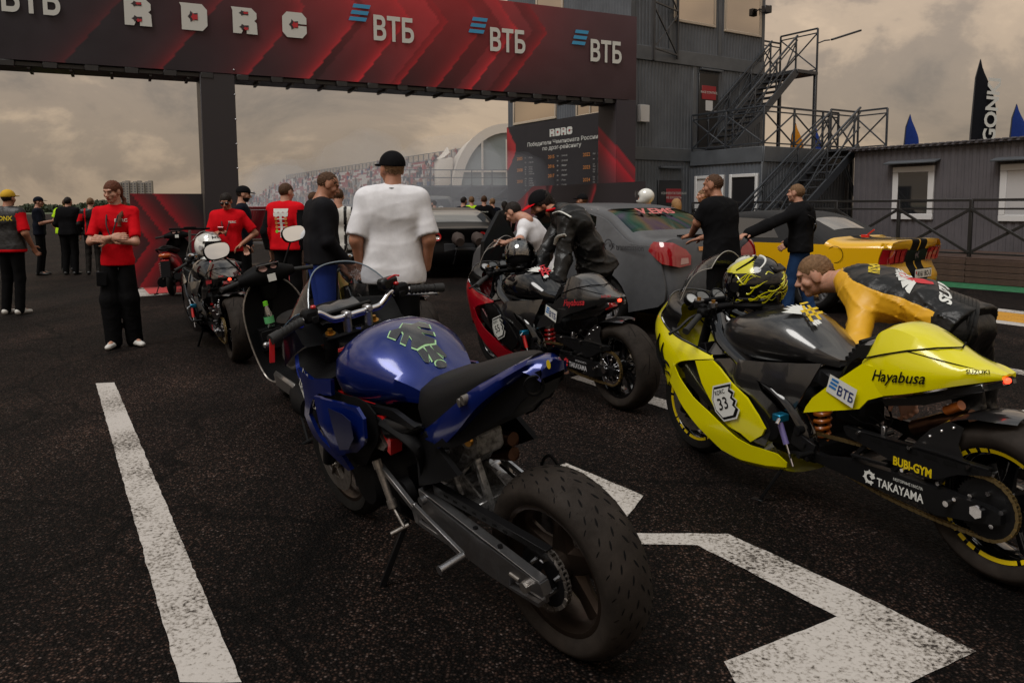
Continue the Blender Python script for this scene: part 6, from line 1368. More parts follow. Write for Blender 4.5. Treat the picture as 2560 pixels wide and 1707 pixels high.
def helmet(M,label,shell_m,opts):
 """full-face helmet; local x forward, z up, origin at its base"""
 M = M @ np.diag([1.14,1.14,1.14,1]);root = thing('helmet',label,'helmet',M=M)
 Rm = np.array([0.145,0.118,0.128]);nu,nv = 40,26
 P = np.zeros((nv,nu,3))
 for j in range(nv):
  th = 0.02+(PI*0.83)*j/(nv-1)
  for i in range(nu):
   ph = 2*PI*i/nu;d = np.array([math.sin(th)*math.cos(ph),math.sin(th)*math.sin(ph),math.cos(th)])
   r = Rm.copy();chin = max(0,-d[2])*max(0,d[0]);back = max(0,-d[0])*max(0,d[2]+0.2)
   q = d*r*(1+0.10*chin+0.05*back);q[0] += 0.012*chin
   if d[2] <-0.55:q[2] =-0.55*Rm[2]+(q[2]+0.55*Rm[2])*0.75
   P[j,i] = q
 eye = lambda q:q[0] > 0.045 and-0.045 < q[2] < 0.058 and abs(q[1]) < 0.105
 zoff = 0.128*0.80
 b = MB();v = P.reshape(-1,3)+np.array([0,0,zoff]);fs = [];ms = []
 for j in range(nv-1):
  for i in range(nu):
   i2 = (i+1) % nu;f = (j*nu+i,(j+1)*nu+i,(j+1)*nu+i2,j*nu+i2)
   c = (P[j,i]+P[j+1,i2])/2
   if eye(c):continue
   fs.append(f);ms.append(0)
 fs.append(tuple(range(nu))[::-1]);ms.append(0);b.add(v,fs,ms);b.build('shell',shell_m,root,60)
 b = MB();b.ball((0,0,zoff),Rm*0.93,0,24,16);b.build('lining',MATS['matt_black'],root)
 vm = opts.get('visor',MATS['gloss_black'])
 lift = opts.get('lift',0.0);c_,s_ = math.cos(lift),math.sin(lift)
 rows = []
 for a in np.linspace(-0.40,0.50,9):
  row = []
  for ph in np.linspace(-1.15,1.15,21):
   q = np.array([math.cos(a)*math.cos(ph),math.cos(a)*math.sin(ph),math.sin(a)])*(Rm*1.035);q = np.array([c_*q[0]-s_*q[2],q[1],s_*q[0]+c_*q[2]]);row.append(q+np.array([0,0,zoff]))
  rows.append(row)
 b = MB();b.grid(rows);b.build('visor',vm,root,70)
 for sg in (1,-1):
  b = MB();b.cyl((0.035,sg*0.110,zoff),(0.035,sg*0.128,zoff),0.024,n=16);b.build('visor_pivot',opts.get('trim',MATS['satin_black']),root)
 b = MB();b.lathe([(0.098,0),(0.106,0.012),(0.1,0.024)],(0,0,0.0),(0,0,1),28);b.build('neck_roll',MATS['matt_black'],root)
 b = MB();b.box((0.128,0,zoff-0.075),(0.03,0.06,0.02),0,b=0.006);b.box((0.04,0,zoff+0.128),(0.05,0.03,0.01),0,b=0.004);b.box((-0.115,0,zoff+0.07),(0.05,0.10,0.02),0,rotM('Y',-0.7),b=0.008);b.build('vent',opts.get('trim',MATS['satin_black']),root)
 if 'flame' in opts:
  rng = random.Random(2);b = MB()
  for k in range(60):
   ph0 = rng.uniform(0.4,5.9);z0 = rng.uniform(-0.08,0.045);pts = []
   L = rng.uniform(0.3,0.9);amp = rng.uniform(0.006,0.018);w0 = rng.uniform(0,6)
   for t in np.linspace(0,1,10):
    ph = ph0+(L*t if ph0 < PI else-L*t);zz = z0+amp*math.sin(5*t+w0)+0.02*t
    rr = math.sqrt(max(0.02,1-(zz/0.128) ** 2));pts.append((0.1475*rr*math.cos(ph),0.1205*rr*math.sin(ph),zz*1.0+zoff))
   if any(eye(np.array(p)-np.array([0,0,zoff])) for p in pts):continue
   b.tube(pts,np.linspace(0.0042,0.0006,10),5)
  b.build('flame_print',opts['flame'],root)['kind'] = 'stuff'
  b = MB();rows = []
  for a in np.linspace(0.48,1.35,8):rows.append([np.array([math.cos(a)*math.cos(ph),math.cos(a)*math.sin(ph),math.sin(a)])*(Rm*1.012)+np.array([0,0,zoff]) for ph in np.linspace(0,2*PI,41)])
  b.grid(rows);b.build('crown_print',opts['flame'],root,70)
  b = MB()
  for k in range(7):
   a0 = 0.35+0.9*k;pts = []
   for t in np.linspace(0,1,8):aa = 0.6+0.75*t;ph = a0+1.1*t;pts.append(np.array([math.cos(aa)*math.cos(ph),math.cos(aa)*math.sin(ph),math.sin(aa)])*(Rm*1.014)+np.array([0,0,zoff]))
   b.tube(pts,np.linspace(0.004,0.008,8),5,k % 2)
  b.build('crown_stroke',[MATS['print_white'],MATS['groove_black']],root)['kind'] = 'stuff'
 if 'text' in opts:
  s,size,mm,where = opts['text'];b = MB()
  def wr(p):
   q = p-np.array([0,0,zoff]);n = q/np.linalg.norm(q/Rm,axis=1)[:,None];return n*1.03+np.array([0,0,zoff])
  if where == 'cheek':X = frameM((0.085,0.115,zoff-0.055),(-0.9,0.35,0.12),(0.1,0,1))
  else:X = frameM((0.105,0.0,zoff+0.085),(0,1,0),(-0.75,0,0.66))
  if opts.get('patch'):
   tv,_ = text2d(s,size,0.02,'CENTER');w = np.ptp(tv[:,0])*0.62;h = size*0.62
   pv = [(-w,-h*0.25,-0.0),(w,-h*0.25,0),(w*1.15,h*0.5,0),(w,h*1.25,0),(-w,h*1.25,0),(-w*1.15,h*0.5,0)];pq = np.array(pv) @ X[:3,:3].T+X[:3,3];b.add(wr(pq),[tuple(range(6))],1)
   put_text(b,s,X,size,0,0.02,'CENTER',warp=lambda p:wr(p)*1.0+(wr(p)-np.array([0,0,zoff]))*0.012)
  else:put_text(b,s,X,size,0,0.02,'CENTER',warp=wr)
  b.build('brand_print',[mm,MATS['print_white']],root,0)
 return root
YB = bike_frame(1.911,2.909,115.836,2.65);KB = bike_frame(0.816,5.521,121.6,3.2);BB = bike_frame(0.219,2.466,129.0,10.37)
hayabusa(YB,'bright yellow and carbon drag bike wearing number 33','y')
hayabusa(KB,'black and red drag bike wearing number 55','r')
blue_bike(BB)
def on(M,x,y,z,yaw,pitch=0.0,roll=0.0):
 R = np.array(Euler((roll,pitch,yaw)).to_matrix());X = np.eye(4);X[:3,:3] = R;X[:3,3] = (x,y,z);return M @ X
helmet(on(YB,1.335,0.0,0.925,0.35,0.06),'yellow and black flame-patterned full-face helmet on the yellow drag bike tank',MATS['gloss_black'],{'flame':mat('helmet_yellow',(0.55,0.52,0.0),0.25,coat=1.0),'text':('SHOEI',0.036,MATS['groove_black'],'cheek'),'patch':True})
helmet(on(KB,1.33,0.0,0.925,2.55,0.0),'glossy black full-face helmet resting on the black and red bike tank',MATS['gloss_black'],{'visor':glass_mat('visor_smoke',(0.12,0.12,0.13),0.8),'lift':0.5,'trim':MATS['satin_black'],'text':('BELL',0.026,mat('print_dim',(0.2,0.2,0.2),0.5),'cheek')})
# ------------------------------------------------------------------ cars
mat('grey_primer',(0.075,0.078,0.084),0.40,var=0.25,vscale=2.5,bump=0.04,bscale=10);paint('amber_paint',(0.72,0.40,0.004));mat('soft_top',(0.012,0.012,0.013),0.85,bump=0.3,bscale=300)
mat('lamp_red',(0.28,0.006,0.010),0.12,coat=1.0);mat('lamp_bright',(0.5,0.02,0.02),0.2,coat=1.0);mat('tinted_glass',(0.012,0.014,0.016),0.05,coat=1.0,spec=1.0)
def film_mat():
 m = glass_mat('film_glass',(0.5,0.5,0.52),0.62,0.04);t = m.node_tree;tc = t.nodes.new('ShaderNodeTexCoord');n = t.nodes.new('ShaderNodeTexNoise');n.inputs['Scale'].default_value = 1.3;n.inputs['Distortion'].default_value = 1.2;r = t.nodes.new('ShaderNodeValToRGB');c = r.color_ramp
 c.elements[0].position = 0.3;c.elements[0].color = (0.20,0.14,0.30,1);c.elements[1].position = 0.7;c.elements[1].color = (0.45,0.38,0.42,1)
 for p,q in ((0.42,(0.35,0.26,0.16,1)),(0.5,(0.10,0.24,0.18,1)),(0.6,(0.28,0.22,0.36,1))):c.elements.new(p).color = q
 t.links.new(tc.outputs['Object'],n.inputs['Vector']);t.links.new(n.outputs[0],r.inputs[0])
 for nd in t.nodes:
  if nd.type == 'BSDF_GLOSSY':t.links.new(r.outputs[0],nd.inputs[0])
 return m
FILM = film_mat()
def car(name,label,M,prof,w0,belt,wheels,paint_m,tumble=0.35,r=0.09,flare=0.03,wr=0.33,glass=None,stripes=None,top_rng=None,top_m=None,sill=0.24,side_win=None,glass_m=None,rim_m=None,L=4.4,taper=0.14):
 """body swept across from a centre-line profile, with pressed side panels cut round the wheel arches"""
 root = thing(name,label,'car',M=M);P = crom(np.array(prof,float),3);n = len(P)
 def W(x,z):
  e = abs((x-L/2)/(L/2));w = w0*(1-taper*max(0,e-0.55) ** 2/0.2)
  w -= tumble*max(0,z-belt)+0.10*max(0,0.45-z)
  return w+sum(flare*math.exp(-((x-wx)/0.42) ** 2-((z-0.55)/0.35) ** 2) for wx in wheels)
 T = np.gradient(P,axis=0);N = np.stack([-T[:,1],T[:,0]],1);N /= np.linalg.norm(N,axis=1)[:,None]
 if N[n // 2][1] < 0:N =-N
 ts = np.array([-1,-.985,-.95,-.9,-.8,-.6,-.3,-.12,-.02,.02,.12,.3,.6,.8,.9,.95,.985,1]);G_ = []
 for (x,z),nn in zip(P,N):
  row = []
  for t in ts:
   e = max(0,(abs(t)-.8)/.2);d = r*(1-math.sqrt(max(0,1-e*e)))+0.05*t*t*(1 if nn[0] <-0.6 or nn[0] > 0.6 else 0.35);row.append((x-nn[0]*d,W(x,z)*t,z-nn[1]*d))
  G_.append(row)
 gl = lambda i,q:glass is not None and any(a <= P[i][0] < b and P[i][1] > belt-0.02 for a,b in glass) and 3 <= q <= 13
 b = MB();bg = MB();k = len(ts);A = np.array(G_).reshape(-1,3);f0,m0,f1 = [],[],[]
 for i in range(n-1):
  for q in range(k-1):
   f = (i*k+q,i*k+q+1,(i+1)*k+q+1,(i+1)*k+q)
   if gl(i,q):f1.append(f);continue
   m_ = 0
   if top_rng and top_rng[0] <= P[i][0] < top_rng[1] and P[i][1] > belt:m_ = 1
   elif stripes and 0.02 < abs((ts[q]+ts[q+1])/2) < stripes:m_ = 2
   f0.append(f);m0.append(m_)
 b.add(A,f0,m0);b.build('body_skin',[paint_m,top_m or paint_m,MATS['matt_black']],root,38)
 if f1:bg.add(A,f1);bg.build('screen',glass_m or MATS['tinted_glass'],root,60)
 ins = P-N*r;ins[:,1] = np.maximum(ins[:,1],sill);low = [p for p in ins[::-1]]
 poly = [tuple(p) for p in ins];x_f,x_r = poly[-1][0],poly[0][0]
 if x_f < x_r:poly = poly[::-1]
 bot = []
 for wx in sorted(wheels,reverse=True):bot += [(wx+(wr+.06)*math.cos(a),max(sill,wr+(wr+.06)*math.sin(a))) for a in np.linspace(-.25,PI+.25,14)]
 if top_rng:
  up = [p for p in poly if top_rng[0]-.02 <= p[0] <= top_rng[1]+.55 and p[1] >= belt];up = [(up[0][0],belt)]+up+[(up[-1][0],belt)];b = MB();b.panel(up,lambda x,z:W(x,z),0.02,0.10,0,True);b.build('roof_side',top_m,root,40)
  poly = [(x,min(z,belt)) if top_rng[0]-.02 <= x <= top_rng[1]+.55 else (x,z) for x,z in poly]
 poly = poly+bot
 b = MB();b.panel(poly,lambda x,z:W(x,z),0.02,0.13,0,True);b.build('side_panel',paint_m,root,40)
 for wp in side_win or []:b = MB();b.panel(wp,lambda x,z:W(x,z)+0.006,0.004,0.12,0,True);b.build('side_window',glass_m or MATS['tinted_glass'],root,60)
 b = MB();b.box((L/2,0,0.32),(L-0.5,w0*1.5,0.2));b.box((L/2,0,belt-0.2),(L-1.2,w0*1.6,0.1));b.build('underbody',MATS['matt_black'],root)
 for wx in wheels:
  for s in (1,-1):
   wo = wheel(root,wx,wr,0.24,rim_m or MATS['bare_alloy'],5,rim=wr*0.66,spw=0.03);wo.location = (0,s*(w0-0.12),0);tyre(wo,wx,wr,0.24,MATS['tyre_rubber'],rim=wr*0.66)
 return root,W,P
def corner(W,prof_x,u,z,s=1,off=0.01,rc=0.16,wm=0.7):
 """point on the rear corner: u<0 across the tail, u>0 along the flank"""
 w = W(0.25,z) ;x0 = prof_x(z)
 if u <-rc*.785:x,y = 0,w-rc-(-u-rc*.785)
 elif u > rc*.785:x,y = rc+(u-rc*.785),w
 else:a = (u/rc+.785);x,y = rc-rc*math.cos(a),w-rc+rc*math.sin(a)
 return (x0+x-off*.7+0.03*min(1,max(0,(w-y)/w))*0,s*(y+off*.7),z)
def lamp(root,W,px_,poly,m,s=1,nm='tail_lamp',off=0.012,**k):
 q,tr = cdt(poly,0.05);b = MB();b.add([corner(W,px_,u,z,s,off,**k) for u,z in q],tr);return b.build(nm,m,root,60)
def cM(px,Z,hd):
 q = AY(px,700,Z);h = rad(hd);M = np.eye(4);M[:3,0] = (math.cos(h),math.sin(h),0);M[:3,1] = (-math.sin(h),math.cos(h),0);M[:3,3] = (q[0],q[1],0);return M
# matt grey drag car
pr = [(.14,.26),(.03,.36),(0,.52),(.02,.66),(.05,.78),(.07,.90),(.11,1.03),(.17,1.10),(.40,1.115),(.60,1.14),(.85,1.27),(1.12,1.40),(1.5,1.475),(2.1,1.50),(2.5,1.46),(2.9,1.26),(3.25,1.05),(3.7,1.0),(4.1,.88),(4.26,.68),(4.3,.48),(4.2,.26)]
gc,W,P = car('drag_car','matt grey saloon drag car with iridescent rear screen and red tail lamps',cM(1800,8.85,124),pr,.86,.98,(.98,3.4),MATS['grey_primer'],0.36,0.10,0.07,0.32,[(.62,1.18)],side_win=[[(1.22,1.08),(1.30,1.33),(1.62,1.40),(1.62,1.06)],[(1.70,1.06),(1.70,1.41),(2.35,1.41),(2.85,1.12),(2.85,1.05)]],glass_m=FILM,L=4.3)
pxz = lambda z:float(np.interp(z,[.26,.36,.52,.66,.78,.90,1.03,1.1],[.14,.03,0,.02,.05,.07,.11,.17]))
for s in (1,-1):
 l = lamp(gc,W,pxz,[(-.34,.80),(-.36,.90),(-.30,.97),(-.10,1.05),(.12,1.06),(.25,.98),(.17,.91),(.05,.82),(-.16,.78)],MATS['lamp_red'],s)
 lamp(l,W,pxz,[(-.31,.82),(-.31,.88),(-.20,.88),(-.18,.81)],mat('lamp_clear',(.45,.25,.22),.15,coat=1.0),s,'reverse_light',0.016)
b = MB();put_text(b,'V.EMS',frameM((.98,.32,1.365),(0,-1,.0),(.86,0,.5)),.17,0,.03,width=.62);b.build('screen_lettering',MATS['lamp_bright'],gc,0)
b = MB();put_text(b,'KS transmission',frameM((.92,W(.7,.98)+.012,.955),(-1,0,0),(0,.0,1)),.10,0,.012,width=.58)
b.lathe([(.06,0),(.075,0)],(.92,W(.9,1.0)+.012,1.0),(0,1,0),16);b.build('flank_lettering',mat('faded_ink',(.03,.03,.033),.6),gc,0)
b = MB();b.bar((.7,-.5,.5),(1.45,-.55,1.38),.045);b.bar((.7,.5,.5),(1.45,.55,1.38),.045);b.bar((1.45,-.55,1.38),(1.45,.55,1.38),.045);b.bar((.75,-.5,.6),(1.45,.5,1.3),.04);b.bar((1.45,.55,1.38),(1.5,.6,.3),.045);b.bar((1.45,-.55,1.38),(1.5,-.6,.3),.045);b.build('roll_cage',mat('cage_white',(.5,.5,.52),.5),gc)
b = MB();b.box((.20,0,1.118),(.09,.9,.02));b.tube([(.14,.25,1.10),(.12,.27,1.13),(.12,.23,1.13),(.14,.25,1.10)],.006,6);b.build('boot_slot',MATS['matt_black'],gc)
b = MB();b.add([corner(W,pxz,u,z,1,.012) for u,z in ((-.50,.95),(-.72,.955),(-.72,1.0),(-.50,.995))],[(0,1,2,3)],0);b.build('sticker',MATS['print_orange'],gc,0)
b = MB()
for x,z in [(x,1.41) for x in (1.3,1.42,1.54)]+[(1.62,z) for z in (1.1,1.2,1.3)]+[(1.21,1.1),(1.25,1.2)]:b.ball((x,W(x,z)+.012,z),.010,0,6,5)
b.build('window_rivet',MATS['chrome'],gc)['kind'] = 'stuff'
b = MB();b.panel([(0,.55),(1.0,.55),(.95,1.02),(.55,1.40),(.1,1.02)],lambda x,z:0.0,.05,.2);b.build('open_door',MATS['satin_black'],gc).matrix_local = Matrix(frameM((2.75,.86,0),(-.45,.9,0),(-.9,-.45,0),(0,0,1)))
# yellow convertible
pr = [(.16,.22),(.04,.32),(.0,.48),(.04,.58),(.09,.68),(.07,.80),(.03,.90),(.02,.98),(.10,1.00),(.5,.99),(.78,1.0),(.95,1.10),(1.35,1.29),(1.75,1.375),(2.2,1.38),(2.45,1.33),(2.85,1.10),(3.1,.98),(3.6,.95),(4.3,.84),(4.65,.68),(4.75,.5),(4.68,.26)]
mu,W2,P2 = car('convertible_car','yellow convertible with black soft top and twin black stripes',cM(2300,10.4,131),pr,.945,.93,(1.02,3.72),MATS['amber_paint'],0.30,0.10,0.03,0.345,stripes=.31,top_rng=(.80,2.45),top_m=MATS['soft_top'],side_win=[[(1.55,1.0),(1.75,1.26),(2.30,1.28),(2.85,1.02),(2.85,.98)]],L=4.75)
px2 = lambda z:float(np.interp(z,[.22,.32,.48,.58,.68,.80,.90,.98],[.16,.04,0,.04,.09,.07,.03,.02]))
b = MB();b.add([(px2(z)-.012+.05*(y/.9) ** 2,y,z) for y,z in ((-.50,.70),(.50,.70),(.50,.86),(-.50,.86))],[(0,1,2,3)]);b.build('tail_panel',MATS['satin_black'],mu,0)
for s in (1,-1):
 for kk in range(3):lamp(mu,W2,px2,[(-.46+kk*.145,.71),(-.36+kk*.145,.70),(-.33+kk*.145,.86),(-.43+kk*.145,.87)],MATS['lamp_bright'],s,off=.02)
 lamp(mu,W2,px2,[(-.50,.69),(.06,.69),(.06,.88),(-.50,.88)],MATS['lamp_red'],s,'lamp_housing',.008)
b = MB();b.box((-.03,.0,.545),(.012,.54,.13),1);b.box((-.038,0,.545),(.006,.52,.112),0);put_text(b,'4161 BO-3',frameM((-.044,.20,.508),(0,-1,0),(0,0,1)),.10,1,.012,width=.43);b.add([(-.042,.25,.54),(-.042,.215,.54),(-.042,.215,.58),(-.042,.25,.58)],[(0,1,2,3)],2);b.build('number_plate',[MATS['print_white'],MATS['groove_black'],MATS['print_red']],mu,0)
hs = [(-.07,.0),(-.03,.035),(.02,.03),(.05,.055),(.075,.045),(.06,.02),(.035,0),(.06,-.03),(.04,-.045),(.01,-.015),(-.02,-.01),(-.03,-.05),(-.05,-.05),(-.045,-.01)]
q,tr = cdt(hs,5);b = MB();b.add([(px2(.78)-.02,-u,.78+v) for u,v in q],tr);b.build('horse_emblem',MATS['chrome'],mu,0)
b = MB();rows = [[(x,y,float(np.interp(x,P2[:,0],P2[:,1]))+.012-.03*(y/.6) ** 2) for y in np.linspace(-.46,.46,9)] for x in np.linspace(.98,1.30,5)];b.grid(rows);b.build('rear_window',mat('window_haze',(.10,.12,.13),.12,coat=1.0),mu,60)
b = MB();b.lathe([(.105,0),(.11,.002),(.113,0)],(.72,W2(.72,.80)+.004,.80),(0,1,0),28);b.build('fuel_flap',MATS['groove_black'],mu)
b = MB();b.box((.05,0,.25),(.12,1.3,.14),0,b=.03);b.build('diffuser',MATS['matt_black'],mu);b = MB();b.box((.62,.3,1.03),(.1,.05,.04),0);b.tube([(.6,.3,1.04),(.5,.3,1.12)],.01,6);b.build('shark_antenna',MATS['red_anodised'],mu)
# black coupe with parachutes
pr = [(.15,.22),(.03,.35),(0,.55),(.05,.75),(.02,.95),(.05,1.03),(.35,1.05),(.6,1.07),(1.2,1.34),(1.8,1.44),(2.3,1.40),(3.0,.98),(3.6,.92),(4.3,.80),(4.6,.6),(4.6,.3)]
bk,W3,P3 = car('coupe_car','black drag coupe with round red tail lamps and two parachute packs',cM(1152,15.9,104),pr,.95,.98,(.95,3.7),mat('car_black',(.003,.003,.0035),.3,coat=0,spec=.15),0.42,0.10,0.03,0.34,[(.62,1.3)],L=4.6)
for s in (1,-1):
 for y in (.74,.47):
  b = MB();b.lathe([(.0,.02),(.045,.025),(.05,.03)],(.06,s*y,.86),(-1,0,0),20,1);b.lathe([(.05,.02),(.085,.03),(.095,.0)],(.06,s*y,.86),(-1,0,0),20,0);b.build('tail_lamp',[MATS['lamp_bright'],MATS['chrome']],bk)
 b = MB();b.tube([(-.05,-.12+s*.2,.86),(-.2,-.12+s*.2,.82),(-.42,-.12+s*.2,.76)],[.10,.135,.085],12);b.build('parachute_pack',mat('pack_brown',(.035,.022,.018),.8,bump=.5,bscale=20),bk)
 b = MB();b.tube(curve([(-.1,-.12+s*.2,.78),(-.05,s*.2-.1,.5),(.0,s*.25-.1,.3)],4),.02,6);b.build('parachute_strap',MATS['matt_black'],bk)
b = MB();b.bar((.02,-.3,.45),(-.25,-.3,.62),.04);b.bar((.02,.1,.45),(-.25,.1,.62),.04);b.bar((-.25,-.35,.62),(-.25,.15,.62),.04);b.box((.02,-.12,.62),(.02,.9,.2));b.build('parachute_frame',MATS['dark_steel'],bk)
b = MB();b.lathe([(.0,.0),(.075,.0)],(.015,-.66,.62),(-1,0,0),18,0);put_text(b,'5',frameM((.008,-.645,.585),(0,-1,0),(0,0,1)),.1,1,.02);b.build('class_sticker',[MATS['print_white'],MATS['groove_black']],bk,0)
# dark van far behind
pr = [(.1,.3),(0,.5),(0,.9),(.05,1.3),(.2,1.78),(.6,1.85),(2.6,1.85),(3.1,1.75),(3.6,1.2),(4.5,1.05),(4.7,.8),(4.7,.3)]
vn,W4,P4 = car('van','black boxy van with white roof lettering in the smoke',cM(1090,27,120),pr,.95,1.15,(.95,3.8),MATS['gloss_black'],0.15,0.06,0.0,0.36,[(-.1,.25)],side_win=[[(.35,1.2),(.45,1.68),(2.4,1.68),(2.9,1.2)]],L=4.7)
b = MB();put_text(b,'RDRC',frameM((-.03,.5,1.35),(0,-1,0),(0.3,0,1)),.22,0,.03,width=.8);b.build('lettering',MATS['print_white'],vn,0)
# ------------------------------------------------------------------ people: smooth-blended limbs meshed as one surface
def surf_nets(D,lo,h):
 """mesh the zero level of a sampled distance field (naive surface nets)"""
 S = D < 0;nx,ny,nz = D.shape
 c = [(i,j,k) for i in (0,1) for j in (0,1) for k in (0,1)]
 cs = sum(S[i:nx-1+i,j:ny-1+j,k:nz-1+k].astype(np.int8) for i,j,k in c)
 act = (cs > 0) & (cs < 8);idx = np.argwhere(act);vid = np.full(act.shape,-1,np.int64);vid[act] = np.arange(len(idx))
 acc = np.zeros((len(idx),3));cnt = np.zeros(len(idx))
 I = idx.T
 for a in c:
  for ax in range(3):
   if a[ax]:continue
   b = list(a);b[ax] = 1
   da = D[I[0]+a[0],I[1]+a[1],I[2]+a[2]];db = D[I[0]+b[0],I[1]+b[1],I[2]+b[2]]
   m = (da < 0) != (db < 0);t = np.where(m,da/np.where(m,da-db,1),0)
   p = np.repeat(np.array(a,float)[None],len(idx),0);p[:,ax] += t;acc[m] += p[m];cnt[m] += 1
 V = (idx+acc/np.maximum(cnt,1)[:,None])*h+lo
 F_ = []
 for ax in range(3):
  sl0 = [slice(None)]*3;sl1 = [slice(None)]*3;sl0[ax] = slice(0,-1);sl1[ax] = slice(1,None)
  A,B = S[tuple(sl0)],S[tuple(sl1)];o1,o2 = [q for q in range(3) if q != ax]
  e = np.argwhere(A != B);e = e[(e[:,o1] > 0) & (e[:,o2] > 0) & (e[:,o1] < D.shape[o1]-1) & (e[:,o2] < D.shape[o2]-1)]
  if not len(e):continue
  q = []
  for d1,d2 in ((-1,-1),(0,-1),(0,0),(-1,0)):
   f = e.copy();f[:,o1] += d1;f[:,o2] += d2;q.append(vid[f[:,0],f[:,1],f[:,2]])
  q = np.stack(q,1);fl = A[e[:,0],e[:,1],e[:,2]] != (ax == 1);q[~fl] = q[~fl][:,::-1];F_.append(q)
 return V,np.concatenate(F_) if F_ else np.zeros((0,4),int)
class Field:
 def __init__(s,h,k=0.03):s.p = [];s.h = h;s.k = k;s.cuts = [];s.subs = [];s.wr = None;s.kc = k
 def cap(s,a,b,ra,rb=None,ax=None,f=1.0,tag=0,flat=False):s.p.append((np.array(a,float),np.array(b,float),ra,ra if rb is None else rb,None if ax is None else np.array(ax,float),f,tag,s.kc,flat));return s
 def ell(s,c,r,tag=0,R=None):s.p.append((np.array(c,float),np.array(r,float),None,None,R,0,tag,s.kc));return s
 def dist(s,q,P):
  a,b,ra,rb,ax,f = q[:6]
  if ra is None:
   d = P-a
   if ax is not None:d = d @ ax
   kk = np.sqrt(((d/b) ** 2).sum(-1));return (kk-1)*b.min() if True else kk
  d = P-a
  if ax is not None:d = d+(d @ ax)[...,None]*ax*(f-1)
  ab = b-a;L2 = ab @ ab
  tr_ = (d @ ab)/L2 if L2 > 1e-12 else np.zeros(d.shape[:-1]);t = np.clip(tr_,0,1)
  if len(q) > 8 and q[8]:          # open end of a sleeve or leg: cut square
   t2 = np.clip(tr_,0,1.5);return np.maximum(np.sqrt(((d-t2[...,None]*ab) ** 2).sum(-1))-(ra+(rb-ra)*t),(tr_-1)*math.sqrt(L2))
  return np.sqrt(((d-t[...,None]*ab) ** 2).sum(-1))-(ra+(rb-ra)*t)
 def bounds(s,q,m):
  a,b,ra,rb,ax,f = q[:6]
  if ra is None:r = b.max()+m;return a-r,a+r
  r = max(ra,rb)+m;return np.minimum(a,b)-r,np.maximum(a,b)+r
 def mesh(s):
  h = s.h;m = max(q[7] for q in s.p)+3*h
  bl = [s.bounds(q,m) for q in s.p];lo = np.min([b[0] for b in bl],0);hi = np.max([b[1] for b in bl],0)
  n = np.ceil((hi-lo)/h).astype(int)+1;D = np.full(n,0.5,np.float32)
  axs = [lo[i]+h*np.arange(n[i]) for i in range(3)]
  for q,(b0,b1) in zip(s.p,bl):
   i0 = np.maximum(((b0-lo)/h).astype(int),0);i1 = np.minimum(((b1-lo)/h).astype(int)+2,n);sl = tuple(slice(a,b) for a,b in zip(i0,i1))
   P = np.stack(np.meshgrid(*[axs[i][sl[i]] for i in range(3)],indexing='ij'),-1);d = s.dist(q,P);e = D[sl]
   k_ = q[7];hh = np.clip(0.5+0.5*(e-d)/k_,0,1);D[sl] = e*(1-hh)+d*hh-k_*hh*(1-hh)
  if s.wr or s.cuts or s.subs:
   P = np.stack(np.meshgrid(*axs,indexing='ij'),-1)
   if s.wr:
    amp,wl_,seed = s.wr;rg = np.random.default_rng(seed);w = np.zeros(D.shape,np.float32)
    for k in range(5):
     v = rg.normal(size=3)*np.array([1,1,0.75]);v /= np.linalg.norm(v);ph = rg.uniform(0,6.28);v2 = rg.normal(size=3)
     w -= 2.6*(1-np.abs(np.sin(P @ v*(3.14/(wl_*rg.uniform(0.7,1.6)))+ph+1.1*np.sin(P @ v2*6+ph)))) ** 4*(0.5+0.5*np.sin(P @ v2*9+2*ph))-.35
    D += amp*0.30*w
   for q in s.subs:D = np.maximum(D,-s.dist(q,P))
   for nrm,cc in s.cuts:D = np.maximum(D,P @ np.array(nrm,float)-cc)
  V,Fq = surf_nets(D,lo,h);return V,Fq
 def tags(s,V):
  d = np.stack([s.dist(q,V) for q in s.p],1);return np.array([q[6] for q in s.p])[d.argmin(1)]
def net_obj(name,parts,mats,parent):
 """parts: list of (V, F, material index per face)"""
 V = np.concatenate([p[0] for p in parts]);o = 0;Fs = [];Ms = []
 for v,f,m in parts:Fs.append(f+o);Ms.append(np.broadcast_to(m,(len(f),)));o += len(v)
 Fq = np.concatenate(Fs);me = bpy.data.meshes.new(name)
 me.vertices.add(len(V));me.vertices.foreach_set('co',V.astype(np.float32).ravel());me.loops.add(Fq.size);me.loops.foreach_set('vertex_index',Fq.astype(np.int32).ravel())
 me.polygons.add(len(Fq));me.polygons.foreach_set('loop_start',np.arange(0,Fq.size,4,dtype=np.int32));me.polygons.foreach_set('loop_total',np.full(len(Fq),4,np.int32))
 for m in mats:me.materials.append(m)
 me.polygons.foreach_set('material_index',np.concatenate(Ms).astype(np.int32));me.polygons.foreach_set('use_smooth',np.ones(len(Fq),bool));me.update();me.validate()
 ob = bpy.data.objects.new(name,me);COL.objects.link(ob);ob.parent = parent;return ob
def nrm(v):v = np.array(v,float);return v/np.linalg.norm(v)
def smooth(V,Fq,it=2):
 n = len(V)
 for _ in range(it):
  acc = np.zeros_like(V);c = np.zeros(n)
  for a in range(4):
   i,j = Fq[:,a],Fq[:,(a+1) % 4]
   for d in range(3):acc[:,d] += np.bincount(i,V[j,d],n)+np.bincount(j,V[i,d],n)
   c += np.bincount(i,minlength=n)+np.bincount(j,minlength=n)
  V = V*0.5+0.5*acc/np.maximum(c,1)[:,None]
 return V
def skin_mat(name,col):
 if name in MATS:return MATS[name]
 m = mat(name,col,0.5,var=0.12,vscale=30,spec=0.4);b = m.node_tree.nodes['Principled BSDF'];b.inputs['Subsurface Weight'].default_value = 0.12;b.inputs['Subsurface Radius'].default_value = (0.02,0.008,0.004);return m
